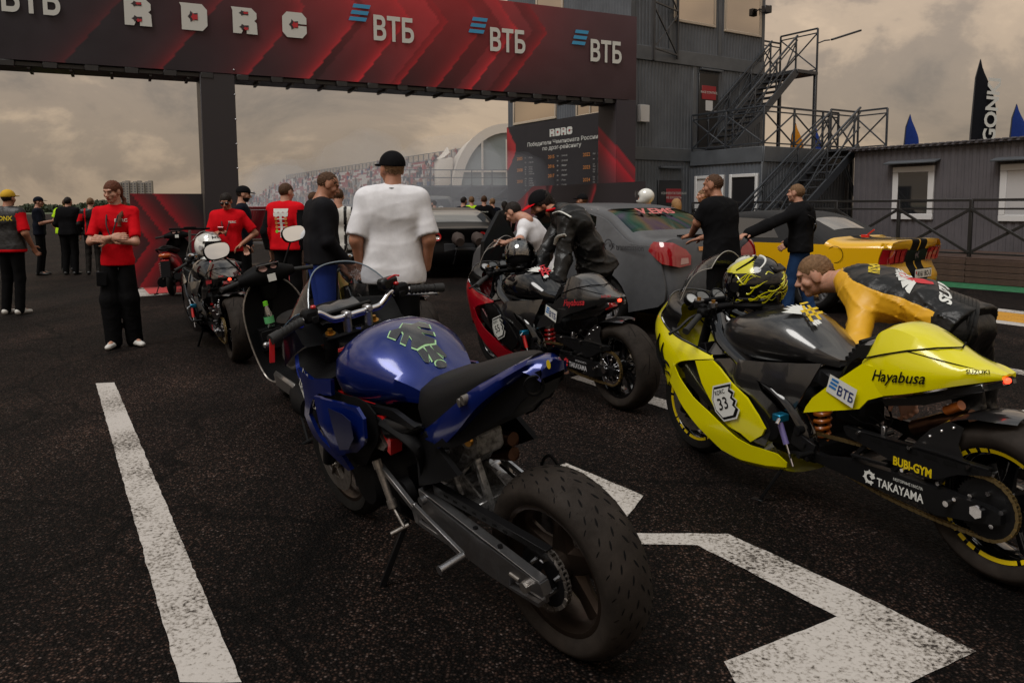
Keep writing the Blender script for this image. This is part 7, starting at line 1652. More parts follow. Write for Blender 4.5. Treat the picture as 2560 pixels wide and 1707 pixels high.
skin_mat('skin_light',(0.46,0.24,0.165));skin_mat('skin_tan',(0.36,0.165,0.10))
mat('lips',(0.32,0.10,0.085),0.45);mat('eye_white',(0.55,0.53,0.5),0.25);mat('eye_dark',(0.02,0.015,0.012),0.2)
def hair_mat(n,c):return mat(n,c,0.6,spec=0.2,bump=0.45,bscale=150,bstretch=(2,2,0.4),var=0.35,vscale=60)
hair_mat('hair_brown',(0.07,0.035,0.018));hair_mat('hair_dark',(0.015,0.011,0.009));hair_mat('hair_red',(0.10,0.032,0.015));hair_mat('hair_blond',(0.28,0.16,0.07));hair_mat('hair_fair',(0.16,0.09,0.045))
def cloth(n,c,r=0.85,bump=0.3,sc=7,sheen=0.0):return mat(n,c,r,bump=bump,bscale=sc,bdist=0.012,bstretch=(2.4,2.4,0.7),sheen=sheen,var=0.10,vscale=12,spec=0.06)
cloth('cotton_white',(0.70,0.70,0.73));cloth('cotton_red',(0.56,0.006,0.012));cloth('cotton_black',(0.007,0.007,0.008));cloth('cotton_navy',(0.009,0.011,0.018));cloth('trouser_black',(0.005,0.005,0.0055));cloth('jeans_blue',(0.02,0.05,0.13));cloth('sweat_blue',(0.025,0.05,0.25));cloth('hivis',(0.45,0.75,0.02));cloth('black_jersey',(0.010,0.010,0.012),0.7)
mat('leather_black',(0.007,0.007,0.007),0.38,bump=0.7,bscale=9,bdist=0.02,spec=0.3);mat('leather_yellow',(0.66,0.35,0.01),0.45,bump=0.35,bscale=9,bdist=0.012);mat('leather_white',(0.6,0.6,0.56),0.42,bump=0.4,bscale=12,bdist=0.02)
mat('quilt_black',(0.010,0.010,0.011),0.5,bump=0.6,bscale=10,bdist=0.03);mat('shoe_white',(0.60,0.59,0.56),0.6,bump=0.2,bscale=60);mat('shoe_black',(0.012,0.012,0.012),0.5);mat('cap_yellow',(0.55,0.33,0.01),0.8)
FIN = [(-0.030,0.082,0.0),(-0.010,0.090,0.0),(0.010,0.084,0.0),(0.028,0.070,0.0)]
def hand(wr,d,n,side,curl=0.55,h=0.006):
 """hand from the wrist: d along the hand, n out of the back of the hand, side +1 right hand"""
 d = nrm(d);n = np.array(n,float);n = nrm(n-d*(n @ d));s = np.cross(n,d)*side          # s points to the thumb side for side... flipped below
 s =-s
 f = Field(h,0.009);W = lambda a,b,c:wr+d*a+s*b+n*c
 f.cap(W(-0.03,0,0),W(0.02,0,0),0.028,0.030,n,1.35);f.cap(W(0.03,-0.022,0),W(0.075,-0.026,0),0.021,0.019,n,1.3);f.cap(W(0.03,0.015,0),W(0.08,0.022,0),0.023,0.019,n,1.3);f.cap(W(0.03,0,0),W(0.085,0,0),0.022,0.019,n,1.3)
 for k,(b,L,_) in enumerate(((0.030,0.070,0),(0.010,0.080,0),(-0.010,0.074,0),(-0.029,0.058,0))):
  p = W(0.088,b,0);a = 0.0
  for seg,r0,r1 in ((0.45,0.0098,0.009),(0.32,0.009,0.0082),(0.27,0.0082,0.007)):
   a += curl*(0.6 if seg == 0.45 else 0.8);q = p+(d*math.cos(a)-n*math.sin(a))*L*seg+s*b*0.06;f.cap(p,q,r0,r1);p = q
 p = W(0.015,0.026,-0.008);q = p+nrm(d*0.65+s*0.75-n*0.25)*0.045;f.cap(p,q,0.0145,0.0115);r = q+nrm(d*0.9+s*0.25-n*0.35)*0.032;f.cap(q,r,0.0115,0.009)
 return f.mesh()
DEF = dict(pel=(0,0,.97),waist=(0,0,1.12),chest=(0,0,1.31),neck=(0,-.015,1.49),head=(0,.02,1.635),shR=(.175,-.015,1.435),elR=(.235,-.03,1.15),wrR=(.235,.06,.91),hipR=(.085,0,.94),knR=(.095,.02,.51),anR=(.105,-.03,.085),toR=(.13,.13,.03))
def person(label,pos,yaw,height=1.78,pose=None,top='cotton_black',bottom='trouser_black',shoes='shoe_black',skin='skin_light',hair='hair_brown',sleeve=0.55,hem=0.90,build=1.0,belly=1.0,h=0.014,head=(0,0,0),hat=None,hairstyle='short',curl=(0.5,0.5),tmap=None,tmats=None,layer=None,loose=0.0,legs=True,hands=True,group=None,flare=1.0,z0=0.0,beard=False,wrinkle=0.004,tk=0.022,tsnap=None,name='person'):
 sc_ = height/1.78
 M = np.eye(4);M[:3,:3] = np.array(Matrix.Rotation(yaw,3,'Z'))*sc_;M[:3,3] = (pos[0],pos[1],z0)
 root = thing(name,label,'person',M=M,group=group)
 J = {k:np.array(v,float) for k,v in DEF.items()}
 for k in ('sh','el','wr','hip','kn','an','to'):J[k+'L'] = J[k+'R']*np.array([-1,1,1])
 for k,v in (pose or {}).items():J[k] = np.array(v,float)
 B = build;sm = MATS[skin]
 lat = nrm(J['shR']-J['shL']);lath = nrm(J['hipR']-J['hipL'])
 sp1 = nrm(J['neck']-J['waist']);dep1 = nrm(np.cross(sp1,lat));sp0 = nrm(J['waist']-J['pel']+1e-6);dep0 = nrm(np.cross(sp0,lath))
 def torso(f,g=0.0,low=True):
  k0 = f.kc;f.kc = 0.085;g -= 0.008
  f.cap(J['chest']-lat*.085*B,J['chest']+lat*.085*B,.118*B+g,None,dep1,1.12,0)
  f.cap(J['chest']*.45+J['neck']*.55-lat*.10*B,J['chest']*.45+J['neck']*.55+lat*.10*B,.085*B+g,None,dep1,1.05,0)
  f.cap(J['waist']-lat*.06*B*belly,J['waist']+lat*.06*B*belly,.108*B*belly+g,None,dep0,1.10,0)
  if low:f.cap(J['pel']-lath*.07*B,J['pel']+lath*.07*B,.112*B+g,None,dep0,1.08,0)
  f.kc = .05;f.cap(J['neck']*.6+J['chest']*.4,J['neck'],.07*B+g*0.5,.056,tag=0)
  for S in 'RL':f.cap(J['neck']*.75+J['chest']*.25,J['sh'+S],.05*B+g,.054*B+g,tag=0)
  f.kc = k0
 # ---- body: one surface from head to feet
 f = Field(h,0.03);torso(f)
 for S in 'RL':
  f.cap(J['sh'+S],J['el'+S],.052*B,.042*B);f.cap(J['el'+S],J['wr'+S],.042*B,.029)
  if legs:f.cap(J['hip'+S],J['kn'+S],.080*B,.055);f.cap(J['kn'+S],J['an'+S],.055,.042);f.cap(J['an'+S],J['to'+S],.03,.022)
 fwd0 = nrm(np.cross(nrm(J['head']-J['neck']+1e-6),-lat))*-1
 hy,hp,hr = head
 Rb = np.stack([lat,nrm(np.cross(V3(0,0,1),lat)) if abs(lat[2]) < 0.9 else V3(0,1,0),V3(0,0,1)],1);Rb[:,1] = nrm(np.cross(Rb[:,2],Rb[:,0]));Rb[:,0] = np.cross(Rb[:,1],Rb[:,2])
 Rh = Rb @ np.array(Euler((hp,hr,hy),'XYZ').to_matrix())
 f.cap(J['neck']-nrm(J['head']-J['neck'])*0.05,J['head']+Rh @ V3(0,-.02,-.05),.058*B ** 0.5,.054)
 V,Fq = f.mesh();parts = [(smooth(V,Fq,1),Fq,0)]
 hh = min(h*0.55,0.009);HS = 0.93
 f = Field(hh,0.016)
 f.ell((0,-.012,.028),(.079,.099,.094)).ell((0,.02,-.045),(.060,.068,.068)).cap((-.012,.062,-.092),(.012,.062,-.092),.02).cap((0,.085,.012),(0,.112,-.026),.009,.013).cap((-.012,.098,-.03),(.012,.098,-.03),.008).cap((-.036,.082,.03),(.036,.082,.03),.011).cap((-.02,.088,-.058),(.02,.088,-.058),.008)
 for s in (1,-1):f.ell((s*.080,-.004,-.008),(.010,.022,.031));f.cap((s*.045,.06,-.02),(s*.05,.05,-.03),.022)
 nl = Rh.T @ (J['neck']-J['head']);f.cap((0,-.022,-.055),nl*.75+V3(0,-.005,-.01),.054*B ** 0.5,.056*B ** 0.5)
 for s in (1,-1):f.subs.append((V3(s*.031,.103,.006),V3(s*.028,.103,.006),.0135,.0135,None,1,0))
 V,Fq = f.mesh();V = smooth(V,Fq,1);c = V[Fq].mean(1);mi = np.zeros(len(Fq),int)
 for s in (1,-1):
  e = np.hypot(np.abs(c[:,0]-s*.031)*0.75,c[:,2]-.006);mi[(e < .0062) & (c[:,1] > .06)] = 3;mi[(e < .0045) & (c[:,1] > .06)] = 4
  mi[(np.abs(c[:,0]-s*.034) < .021) & (np.abs(c[:,2]-.028+6*(c[:,0]-s*.034) ** 2) < .0055) & (c[:,1] > .06)] = 2
 mi[(np.abs(c[:,0]) < .024) & (np.abs(c[:,2]+.059) < .0075) & (c[:,1] > .08)] = 1
 if beard:mi[(c[:,2] <-.045) & (c[:,1] >-.01) & (mi == 0) & (c[:,2] >-.125) & ~((np.abs(c[:,0]) < .03) & (c[:,1] < .03))] = 2
 parts.append((V*HS @ Rh.T+J['head'],Fq,mi))
 if hands:
  for S,sg,cu in (('R',1,curl[0]),('L',-1,curl[1])):
   if cu is None:continue
   fa = nrm(J['wr'+S]-J['el'+S]);hd = J.get('hd'+S,fa);hn = J.get('hn'+S,np.cross(nrm(hd),V3(0,1,0.01))*(-sg) if abs(nrm(hd)[1]) < 0.9 else V3(0,0,1))
   V,Fq = hand(J['wr'+S],hd,hn,sg,cu,0.0065 if h < 0.012 else 0.009);parts.append((V,Fq,0))
 body = net_obj('body',parts,[sm,MATS['lips'],MATS[hair],MATS['eye_white'],MATS['eye_dark']],root)
 # ---- hair / headgear
 def headobj(nm,f,m,sm_=1):
  V,Fq = f.mesh();V = smooth(V,Fq,sm_);return net_obj(nm,[(V*HS @ Rh.T+J['head'],Fq,0)],[m],root)
 if hairstyle and hat != 'full':
  f = Field(hh,0.01);t = {'short':.0045,'crop':.0025,'tied':.007,'long':.012,'curly':.016}[hairstyle]
  f.ell((0,-.014,.030),(.079+t,.099+t,.094+t));f.cuts.append((nrm((0,.74,-1)) ,.004+(0.012 if hairstyle in ('long','curly','tied') else 0)))
  if hairstyle == 'tied':f.cap((0,-.10,.02),(.02,-.13,-.02),.028,.02);f.cap((.02,-.125,-.02),(.055,-.05,-.16),.02,.022);f.cap((.055,-.05,-.16),(.075,.03,-.24),.02,.012)
  if hairstyle == 'bun':f.cap((0,-.11,.03),(0,-.125,.03),.035)
  if hairstyle == 'long':
   f = Field(hh,0.02);f.ell((0,-.02,.03),(.095,.11,.105));f.cap((0,-.06,-.02),(0,-.06,-.16),.085,.07);f.subs.append((V3(0,.09,-.04),V3(0,.09,-.2),.075,.075,None,1,0));f.cuts.append(((0,0.93,-0.36),.055))
  if hairstyle == 'curly':f.cap((0,-.09,-.03),(0,-.095,-.07),.05);f.wr = (.006,.022,3)
  elif hairstyle != 'long':f.wr = (.006,.018,3)
  headobj('hair',f,MATS[hair],0)
 if hat in ('cap','cap_back'):
  hm = MATS[(layer or {}).get('hat','cotton_black')];vm = MATS[(layer or {}).get('visor',(layer or {}).get('hat','cotton_black'))]
  f = Field(hh,0.012);f.ell((0,-.010,.040),(.094,.112,.100));f.cuts.append(((0,.10,-1),-.030));f.cuts.append(((0,.1,-1),-.03))
  headobj('cap_crown',f,hm)
  f = Field(hh*0.8,0.006);f.cap((-.045,.10,.042),(.045,.10,.042),.05,None,(0,0,1),9).cap((-.03,.135,.036),(.03,.135,.036),.05,None,(0,0,1),9)
  headobj('cap_visor',f,vm)
 if hat == 'full':
  f = Field(hh,0.03);f.ell((0,-.012,.02),(.125,.145,.135));f.ell((0,.04,-.05),(.105,.115,.085));f.cuts.append(((0,0,-1),.115));f.subs.append((V3(-.09,.14,.0),V3(.09,.14,.0),.05,.05,None,1,0));headobj('helmet_shell',f,MATS['helmet_white'])
  bb = MB();rows = [[np.array([.128*math.sin(a),.03+.135*math.cos(a),.11+z]) @ Rh.T+J['head'] for a in np.linspace(-1.2,1.2,13)] for z in (-.11,-.06,-.01)];bb.grid(rows);bb.build('helmet_visor',GLT,root,60)
 # ---- clothes
 if legs:
  f = Field(h,0.035);g = 0.004+loose*0.35
  f.cap(J['pel']-lath*.07*B,J['pel']+lath*.07*B,.108*B+g,None,dep0,1.10,0);f.cap(J['waist']*.45+J['pel']*.55-lath*.06*B,J['waist']*.45+J['pel']*.55+lath*.06*B,.096*B*belly+g,None,dep0,1.12,0)
  for S in 'RL':
   f.cap(J['hip'+S],J['kn'+S],.084*B+g,.064*flare+g,tag=1);d = nrm(J['an'+S]-J['kn'+S]);f.cap(J['kn'+S],J['an'+S]+d*.02,.064*flare+g,.056*flare+g,tag=2)
  f.wr = (wrinkle,.10,11);V,Fq = f.mesh();net_obj('trousers',[(smooth(V,Fq),Fq,0)],[MATS[bottom]],root)
  for S in 'RL':
   f = Field(min(h,.01),0.02);a = J['an'+S].copy();t = J['to'+S].copy();fd = nrm((t-a)*np.array([1,1,0]));base = a*np.array([1,1,0])+V3(0,0,a[2]-.045)
   f.cap(base-fd*.035+V3(0,0,.005),base+fd*.03+V3(0,0,.02),.045,.05);f.cap(base+fd*.03,base+fd*.165-V3(0,0,.012),.046,.034,(0,0,1),1.25);f.cuts.append(((0,0,-1),-(base[2]-.038)))
   V,Fq = f.mesh();net_obj('shoe',[(smooth(V,Fq),Fq,0)],[MATS[shoes]],root)
 f = Field(h,tk);g = 0.014+loose;torso(f,g)
 for S in 'RL':
  sh,el,wr_ = J['sh'+S],J['el'+S],J['wr'+S];tg = 1 if S == 'R' else 2
  if sleeve > 0:
   a = min(1,sleeve/0.55);e = sh+(el-sh)*min(1.0,a);f.cap(sh,e,.052*B+g*.6,(.052-.008*a)*B+g*(1.0 if sleeve < .6 else .7),tag=tg,flat=sleeve < .6)
   if sleeve > 0.55:q = el+(wr_-el)*(sleeve-0.55)/0.45;f.cap(el,q,.044*B+g*.9,.034*B+g*.9,tag=tg)
 f.kc = .085;lo_ = J['pel']-sp0*.11;f.cap(lo_-lath*.07*B,lo_+lath*.07*B,.110*B+g-.008,None,dep0,1.08,0)
 f.wr = (wrinkle,.12,5)
 hn_ = nrm(J['pel']-J['waist']+1e-9);hc = J['pel']+(J['waist']-J['pel'])*((hem-.97)/.15);f.cuts.append((hn_,float(hn_ @ hc)))
 V,Fq = f.mesh();V = smooth(V,Fq)
 mi = 0;ml = [MATS[top]]
 if tsnap:
  s_,dr = tsnap(V,J);near_ = (np.abs(s_) < h*.75) & (f.tags(V) == 0);V = V-np.where(near_,s_,0)[:,None]*dr
 if tmap:tg = f.tags(V)[Fq[:,0]];mi = tmap(V[Fq].mean(1),tg,J);ml = [MATS[q] for q in tmats]
 shirt = net_obj('top',[(V,Fq,mi)],ml,root)
 bvh = BVHTree.FromPolygons([tuple(v) for v in V],[tuple(int(i) for i in q) for q in Fq])
 def decal(tx,c,x,u,size,m,bold=0.02,width=None,nm='print',extra=None):
  """lettering laid onto the clothing; c centre in body coordinates in front of the cloth, x reading direction, u up"""
  x = nrm(x);u = nrm(u);n = np.cross(x,u);b = MB()
  def warp(p):
   out = []
   for q in p:
    hit = bvh.ray_cast(Vector(q+n*0.25),Vector(-n),0.6);out.append(np.array(hit[0])+n*0.004 if hit[0] is not None else q)
   return np.array(out)
  if tx:put_text(b,tx,frameM(c,x,u,n),size,0,bold,'CENTER',width=width,warp=warp)
  for poly,mi_ in (extra or []):
   q,tr = cdt(poly,0.03);p = np.array(c)+q[:,:1]*x+q[:,1:]*u;b.add(warp(p),tr,mi_)
  return b.build(nm,m if isinstance(m,list) else [m],root,0)
 return root,J,decal,f
# ------------------------------------------------------------------ the people in the picture
mat('helmet_white',(0.72,0.72,0.68),0.25,coat=1.0)
def feet(x,y):q = G(x,y);return q[0],q[1]
def at(x,Z):q = AY(x,600,Z);return q[0],q[1]
def WL(pos,yaw,height):
 R = np.array(Matrix.Rotation(-yaw,3,'Z'))*(1.78/height)
 return lambda p:R @ (np.array(p,float)-np.array([pos[0],pos[1],0]))
def PW(x,y,Z):return AY(x,y,Z)
RELAX = dict(elR=(.25,-.06,1.16),wrR=(.24,.02,.92),elL=(-.25,-.06,1.16),wrL=(-.24,.02,.92))
POCKET = dict(elR=(.29,-.10,1.17),wrR=(.20,.02,.97),elL=(-.29,-.10,1.17),wrL=(-.20,.02,.97))
PHONE = dict(elR=(.22,.02,1.16),wrR=(.10,.27,1.22))
LACE = mat('lanyard',(0.012,0.012,0.014),0.6)
def lanyard(root,J,front=True):
 b = MB();n = J['neck'];c = J['chest'];pts = [n+V3(.055,-.03,.0),n+V3(.06,.05,-.04),c+V3(.045,.135,.0),c+V3(0,.145,-.16)]
 b.tube(curve(pts,4),0.007,6);b.tube(curve([p*np.array([-1,1,1])+np.array([2*n[0],0,0]) for p in pts],4),0.007,6);b.tube([n+V3(-.055,-.035,.0),n+V3(0,-.06,.01),n+V3(.055,-.035,.0)],0.008,6);return b.build('lanyard',LACE,root)
# marshal in yellow cap
r,J,dec,_ = person('person in yellow cap and black quilted vest lettered SHONX over red sleeves',feet(38,785),-0.1,1.75,dict(RELAX,elR=(.27,-.05,1.15),wrR=(.26,.10,.95)),tmap=lambda c,t,J:np.where(t > 0,1,np.where(c[:,2] < 0.93,1,0)),tmats=['quilt_black','cotton_red'],sleeve=0.5,hem=0.88,hat='cap',layer={'hat':'cap_yellow'},hair='hair_dark',build=1.08,shoes='shoe_white',skin='skin_tan',loose=0.012)
dec('SHONX',(0,-0.14,1.33),(1,0,0),(0,0,1),0.085,mat('print_yellow',(0.6,0.45,0.01),0.6),0.03,0.30)
# group far left
person('person in black tee and dark cap looking at a phone held out',feet(106,688),-1.25,1.76,dict(RELAX,elL=(-.2,.05,1.17),wrL=(-.08,.28,1.2),elR=(.2,.08,1.17),wrR=(.10,.32,1.22)),top='cotton_navy',sleeve=0.5,hat='cap',layer={'hat':'cotton_navy'},h=0.016,belly=1.15)
person('person in plain black hoodie seen from behind, hands in front',feet(180,687),0.05,1.76,dict(elR=(.27,-.02,1.15),wrR=(.12,.2,1.08),elL=(-.27,-.02,1.15),wrL=(-.12,.2,1.08)),top='cotton_black',sleeve=1.0,h=0.016,build=1.1,loose=0.02,hair='hair_dark')
q = feet(180,687);person('person in yellow hi-vis vest mostly hidden behind the black hoodie',(q[0]*1.07-0.05,q[1]*1.07),0.1,1.73,dict(elR=(.30,-.02,1.17),elL=(-.30,-.02,1.17)),top='hivis',sleeve=0.3,h=0.018,build=1.2,loose=0.03,hands=False)
def suit(red):return lambda c,t,J:np.where((t > 0) & (np.abs(c[:,2]-1.3) < .08) | (np.abs(np.abs(c[:,0])-.11) < .015),1,0)
person('person in black and red leather racing suit beside the black hoodie',feet(236,686),0.35,1.74,RELAX,tmap=suit(1),tmats=['leather_black','cotton_red'],bottom='leather_black',sleeve=1.0,h=0.016,hair='hair_fair')
# woman with folded arms
wpos = feet(306,866)
r,J,dec,_ = person('young woman in red polo shirt with folded arms and wide black trousers',(wpos[0],wpos[1]),PI+0.12,1.77,
 dict(elR=(.225,.10,1.125),wrR=(-.03,.225,1.17),hdR=(-1,.05,.12),hnR=(0,.9,.3),elL=(-.225,.10,1.115),wrL=(.02,.185,1.135),hdL=(1,.1,.25),hnL=(0,.9,.2),anR=(.06,.06,.085),toR=(.06,.22,.03),anL=(-.11,-.05,.085),toL=(-.22,.06,.03),knR=(.08,.06,.51),knL=(-.10,.0,.51),head=(0.01,.02,1.64)),
 top='cotton_red',sleeve=0.46,hem=0.87,shoes='shoe_white',hair='hair_red',hairstyle='tied',h=0.010,build=0.82,head=(-0.30,-0.22,0),flare=1.4,loose=0.006,curl=(0.35,0.35),wrinkle=0.006)
lanyard(r,J);dec('RDRC',(-.085,0.15,1.33),(-1,0,0),(0,0,1),0.045,MATS['print_white'],0.03,0.12)
b = MB();n = J['neck'];b.tube([n+V3(-.07,.05,-.045),n+V3(0,.085,-.085),n+V3(.07,.05,-.045)],[.014,.018,.014],8,flat=0.5);b.tube([n+V3(-.075,.03,-.03),n+V3(-.06,-.05,.01),n+V3(0,-.075,.02),n+V3(.06,-.05,.01),n+V3(.075,.03,-.03)],.016,8,flat=0.6);b.build('collar',MATS['cotton_red'],r)
b = MB();b.box((.11,.15,.74),(.11,.03,.15),0,b=.01);b.build('cargo_pocket',MATS['trouser_black'],r)
b = MB();P_ = curve([(-.02,-.10,1.62),(-.075,-.07,1.55),(-.095,.02,1.46),(-.085,.105,1.38),(-.08,.13,1.28)],6);b.tube(P_,.021+.004*np.sin(np.arange(len(P_))*1.6),8);b.ball((0,-.05,1.65),(.074,.07,.08),0,16,10);b.build('braid',MATS['hair_red'],r)
# woman with sunglasses and phone
r,J,dec,_ = person('woman in red polo shirt and sunglasses reading a phone, one hand on her hip',at(571,10.4),PI+0.1,1.69,dict(elR=(.25,.03,1.14),wrR=(.06,.25,1.20),hdR=(-.6,.6,.2),elL=(-.36,-.05,1.18),wrL=(-.19,.07,1.03),hdL=(.6,.4,-.5),head=(0,.05,1.63)),top='cotton_red',sleeve=0.46,hem=0.93,hair='hair_dark',hairstyle='tied',skin='skin_tan',h=0.012,build=0.95,head=(0,-0.42,0),loose=0.015)
lanyard(r,J);dec('RDRC',(-.09,0.15,1.33),(-1,0,0),(0,0,1),0.04,MATS['print_white'],0.03,0.10)
b = MB();Rm_ = np.array(Matrix.Rotation(-0.42,3,'X'))
for s in (1,-1):b.ball(J['head']+Rm_ @ V3(s*.033,.094,.008),(.028,.010,.021),0,12,8)
b.bar(J['head']+Rm_ @ V3(-.07,.075,.014),J['head']+Rm_ @ V3(.07,.075,.014),.006);b.build('sunglasses',MATS['gloss_black'],r)
b = MB();b.box((.0,.33,1.235),(.075,.015,.15),0,rotM('X',-0.9));props(b.build('phone',MATS['red_anodised'],None,X=np.array(r.matrix_world)),'red phone held by the woman in sunglasses','phone')
# man in black cap behind her
person('bearded man in black cap and black jacket looking to the side',at(610,11.4),-1.35,1.80,RELAX,top='cotton_navy',bottom='trouser_black',sleeve=1.0,hat='cap',layer={'hat':'cotton_black'},h=0.013,beard=True,hair='hair_dark',hairstyle='crop',head=(0.1,-0.12,0))
# man in red jacket with the start-tree print
r,J,dec,_ = person('man in red jacket with black sleeves and a start-lights print on its back',at(718,9.7),-0.25,1.79,RELAX,tmap=lambda c,t,J:np.where((t > 0) & (np.abs(c[:,0]) > .20),1,0),tmats=['cotton_red','cotton_black'],sleeve=1.0,hem=0.93,h=0.012,head=(-0.35,-0.1,0),hair='hair_brown',loose=0.02)
bars = [([(-.016,-.19),(.016,-.19),(.016,.14),(-.016,.14)],0)]
for k,y in enumerate((.14,.09)):bars.append(([(-.095,y-.022),(-.06,y-.034),(-.03,y-.02),(0,y-.034),(.03,y-.02),(.06,y-.034),(.095,y-.022),(.10,y+.02),(-.10,y+.02)],0))
for k in range(4):
 y = .035-k*.05;bars.append(([(-.05,y-.006),(.05,y-.006),(.05,y+.006),(-.05,y+.006)],0))
 for s in (1,-1):bars.append(([(s*.065+.021*math.cos(a),y+.021*math.sin(a)) for a in np.linspace(0,2*PI,10,endpoint=False)],1 if k < 3 else 2))
dec(None,(0,-0.14,1.28),(1,0,0),(0,0,1),0.1,[MATS['print_white'],MATS['print_orange'],mat('print_green',(0.15,0.5,0.02),0.6)],extra=bars)
# man in long black jersey, side view
pz = at(803,7.0)
person('heavy-set man in tight black jersey and blue sweatpants looking down',pz,-PI/2+0.5,1.81,dict(elR=(.23,.0,1.14),wrR=(.17,.20,.92),elL=(-.23,-.02,1.14),wrL=(-.15,.22,.90),head=(0,.075,1.625),neck=(0,.01,1.49)),top='black_jersey',bottom='sweat_blue',sleeve=1.0,hem=0.94,hair='hair_brown',hairstyle='crop',skin='skin_tan',h=0.010,build=1.2,belly=1.15,head=(-0.15,-0.38,0),loose=-0.004,wrinkle=0.003)
# white leather suit behind, another head behind
person('person in white and black leather racing suit partly hidden by the man in black jersey',at(848,10.6),0.15,1.74,RELAX,tmap=lambda c,t,J:np.where((t > 0) | (np.abs(np.abs(c[:,0])-.10) < .02),1,0),tmats=['leather_white','leather_black'],bottom='leather_black',sleeve=1.0,h=0.014,head=(0,-.3,0))
person('dark-haired person whose head shows above the shoulder of the man in black jersey',at(786,12.5),-0.6,1.74,RELAX,top='cotton_navy',h=0.018,hands=False)
# man in white T-shirt
r,J,dec,_ = person('tall man in loose white T-shirt and black cap with hands in his pockets',at(983,5.65),0.10,1.875,dict(elR=(.245,-.06,1.16),elL=(-.245,-.06,1.16),wrR=(.225,.02,.96),wrL=(-.225,.02,.96),head=(0,.02,1.635)),top='cotton_white',sleeve=0.50,hem=0.86,hat='cap',layer={'hat':'cotton_black'},hair='hair_fair',hairstyle='crop',skin='skin_tan',h=0.010,build=1.03,loose=0.020,head=(0.45,0.0,0),wrinkle=0.005,curl=(None,None))
b = MB();n = J['neck'];b.tube([n+V3(-.07,.02,-.01),n+V3(-.045,-.055,.012),n+V3(0,-.075,.016),n+V3(.045,-.055,.012),n+V3(.07,.02,-.01)],.011,8,flat=0.5);b.build('lanyard',LACE,r)
# far group by the winners board
for k,(x,hy,Z,yaw,tp,hr,lab,sl) in enumerate(((1160,489,20,-0.6,'cotton_navy','hair_dark','person in navy tee with a beard talking in the smoke',.5),(1180,488,20.8,0.1,'hivis','hair_fair','person in yellow hi-vis bib numbered 14 in the smoke',.2),(1211,486,19.6,0.0,'cotton_black','hair_brown','person in black tee with a red and white print on its back',.5),(1232,493,20.6,0.5,'cotton_navy','hair_fair','older person in dark tee at the end of the group in the smoke',.5),(1262,501,19.5,0.4,'leather_black','hair_dark','woman with long dark hair and black jacket near the red screen',1.0),(1087,498,24.5,0.9,'black_jersey','hair_dark','bearded man standing in front of the black van',.5))):
 hgt = 1.45+(518-hy)/F*Z
 r,J,dec,_ = person(lab,at(x,Z),yaw,hgt,dict(POCKET) if k != 4 else RELAX,top=tp,sleeve=sl,h=0.02,hair=hr,hairstyle='long' if k == 4 else 'short',hands=False,bottom='trouser_black' if k != 2 else 'jeans_blue',beard=k in (0,5))
 if k == 1:dec('14',(0,-.14,1.15),(1,0,0),(0,0,1),.24,MATS['groove_black'],.03)
 if k == 2:dec('Technoservis',(0,-.14,1.33),(1,0,0),(0,0,1),.05,MATS['print_white'],.02,.22)
# mechanic in white tee by the grey car door
mp = at(1352,8.6);my = 1.15;T = WL(mp,my,1.76);o = np.array([*mp,0])
pv = PW(1372,668,8.75);nk = PW(1310,545,8.55);ch = PW(1338,592,8.65);wa = PW(1356,632,8.7)
person('mechanic in white T-shirt with a black strap leaning into the grey car',mp,my,1.76,dict(pel=T(pv),waist=T(wa),chest=T(ch),neck=T(nk),head=T(nk)+V3(0,.13,.06),shR=T(ch)+V3(.17,.05,.09),shL=T(ch)+V3(-.17,.07,.08),elR=T(ch)+V3(.22,.22,-.12),wrR=T(ch)+V3(.15,.42,-.1),elL=T(PW(1300,600,8.3)),wrL=T(PW(1268,606,8.2)),hipR=T(pv)+V3(.085,0,-.03),hipL=T(pv)+V3(-.085,0,-.03)),top='cotton_white',sleeve=0.5,hem=0.92,h=0.013,hair='hair_dark',head=(0,-.6,0))
# rider in black leather jacket bending over the black bike
lp = at(1490,6.75);ly = 0.80;T = WL(lp,ly,1.80)
pv = PW(1492,662,6.75);wa = PW(1470,612,6.72);ch = PW(1440,560,6.72);nk = PW(1392,530,6.78);hd_ = PW(1352,512,6.85)
shL_ = PW(1415,552,6.55);shR_ = shL_+V3(-.02,.36,.0)
r,J,dec,sf = person('rider in black leather jacket and black cap with red brim leaning over the black bike',lp,ly,1.80,
 dict(pel=T(pv),waist=T(wa),chest=T(ch),neck=T(nk),head=T(hd_),shL=T(shL_),shR=T(shR_),elL=T(PW(1408,652,6.45)),wrL=T(PW(1384,738,6.35)),hdL=T(PW(1350,762,6.3))-T(PW(1384,738,6.35)),elR=T(PW(1360,640,6.75)),wrR=T(PW(1345,680,6.6)),hipR=T(pv)+V3(.085,0,-.03),hipL=T(pv)+V3(-.085,0,-.03),knL=T(PW(1470,800,6.7)),knR=T(PW(1490,800,6.95)),anL=T(PW(1440,925,6.75)),toL=T(PW(1405,942,6.7)),anR=T(PW(1478,915,6.95)),toR=T(PW(1445,930,6.9))),
 top='leather_black',bottom='trouser_black',sleeve=1.0,hem=0.90,hat='cap',layer={'hat':'cotton_black','visor':'cotton_red'},hair='hair_dark',hairstyle='curly',skin='skin_tan',h=0.010,head=(0.15,-0.50,0),beard=True,loose=0.022,wrinkle=0.016,curl=(0.5,0.35))
lv = nrm(T(V3(0.16,0.1,0))-T(V3(0,0,0)))
def arc(p0,p1,p2,w,m,nm,side):
 """leather stripe laid on the jacket"""
 b = MB();P = curve([p0,p1,p2],6);b.tube(P,w,8,flat=0.45);return b.build(nm,m,side)
shl = J['shL'];arc(shl+V3(-.045,.10,.06),shl+V3(-.07,.0,.075),shl+V3(-.05,-.10,.03),.014,MATS['leather_white'],'shoulder_stripe',r)
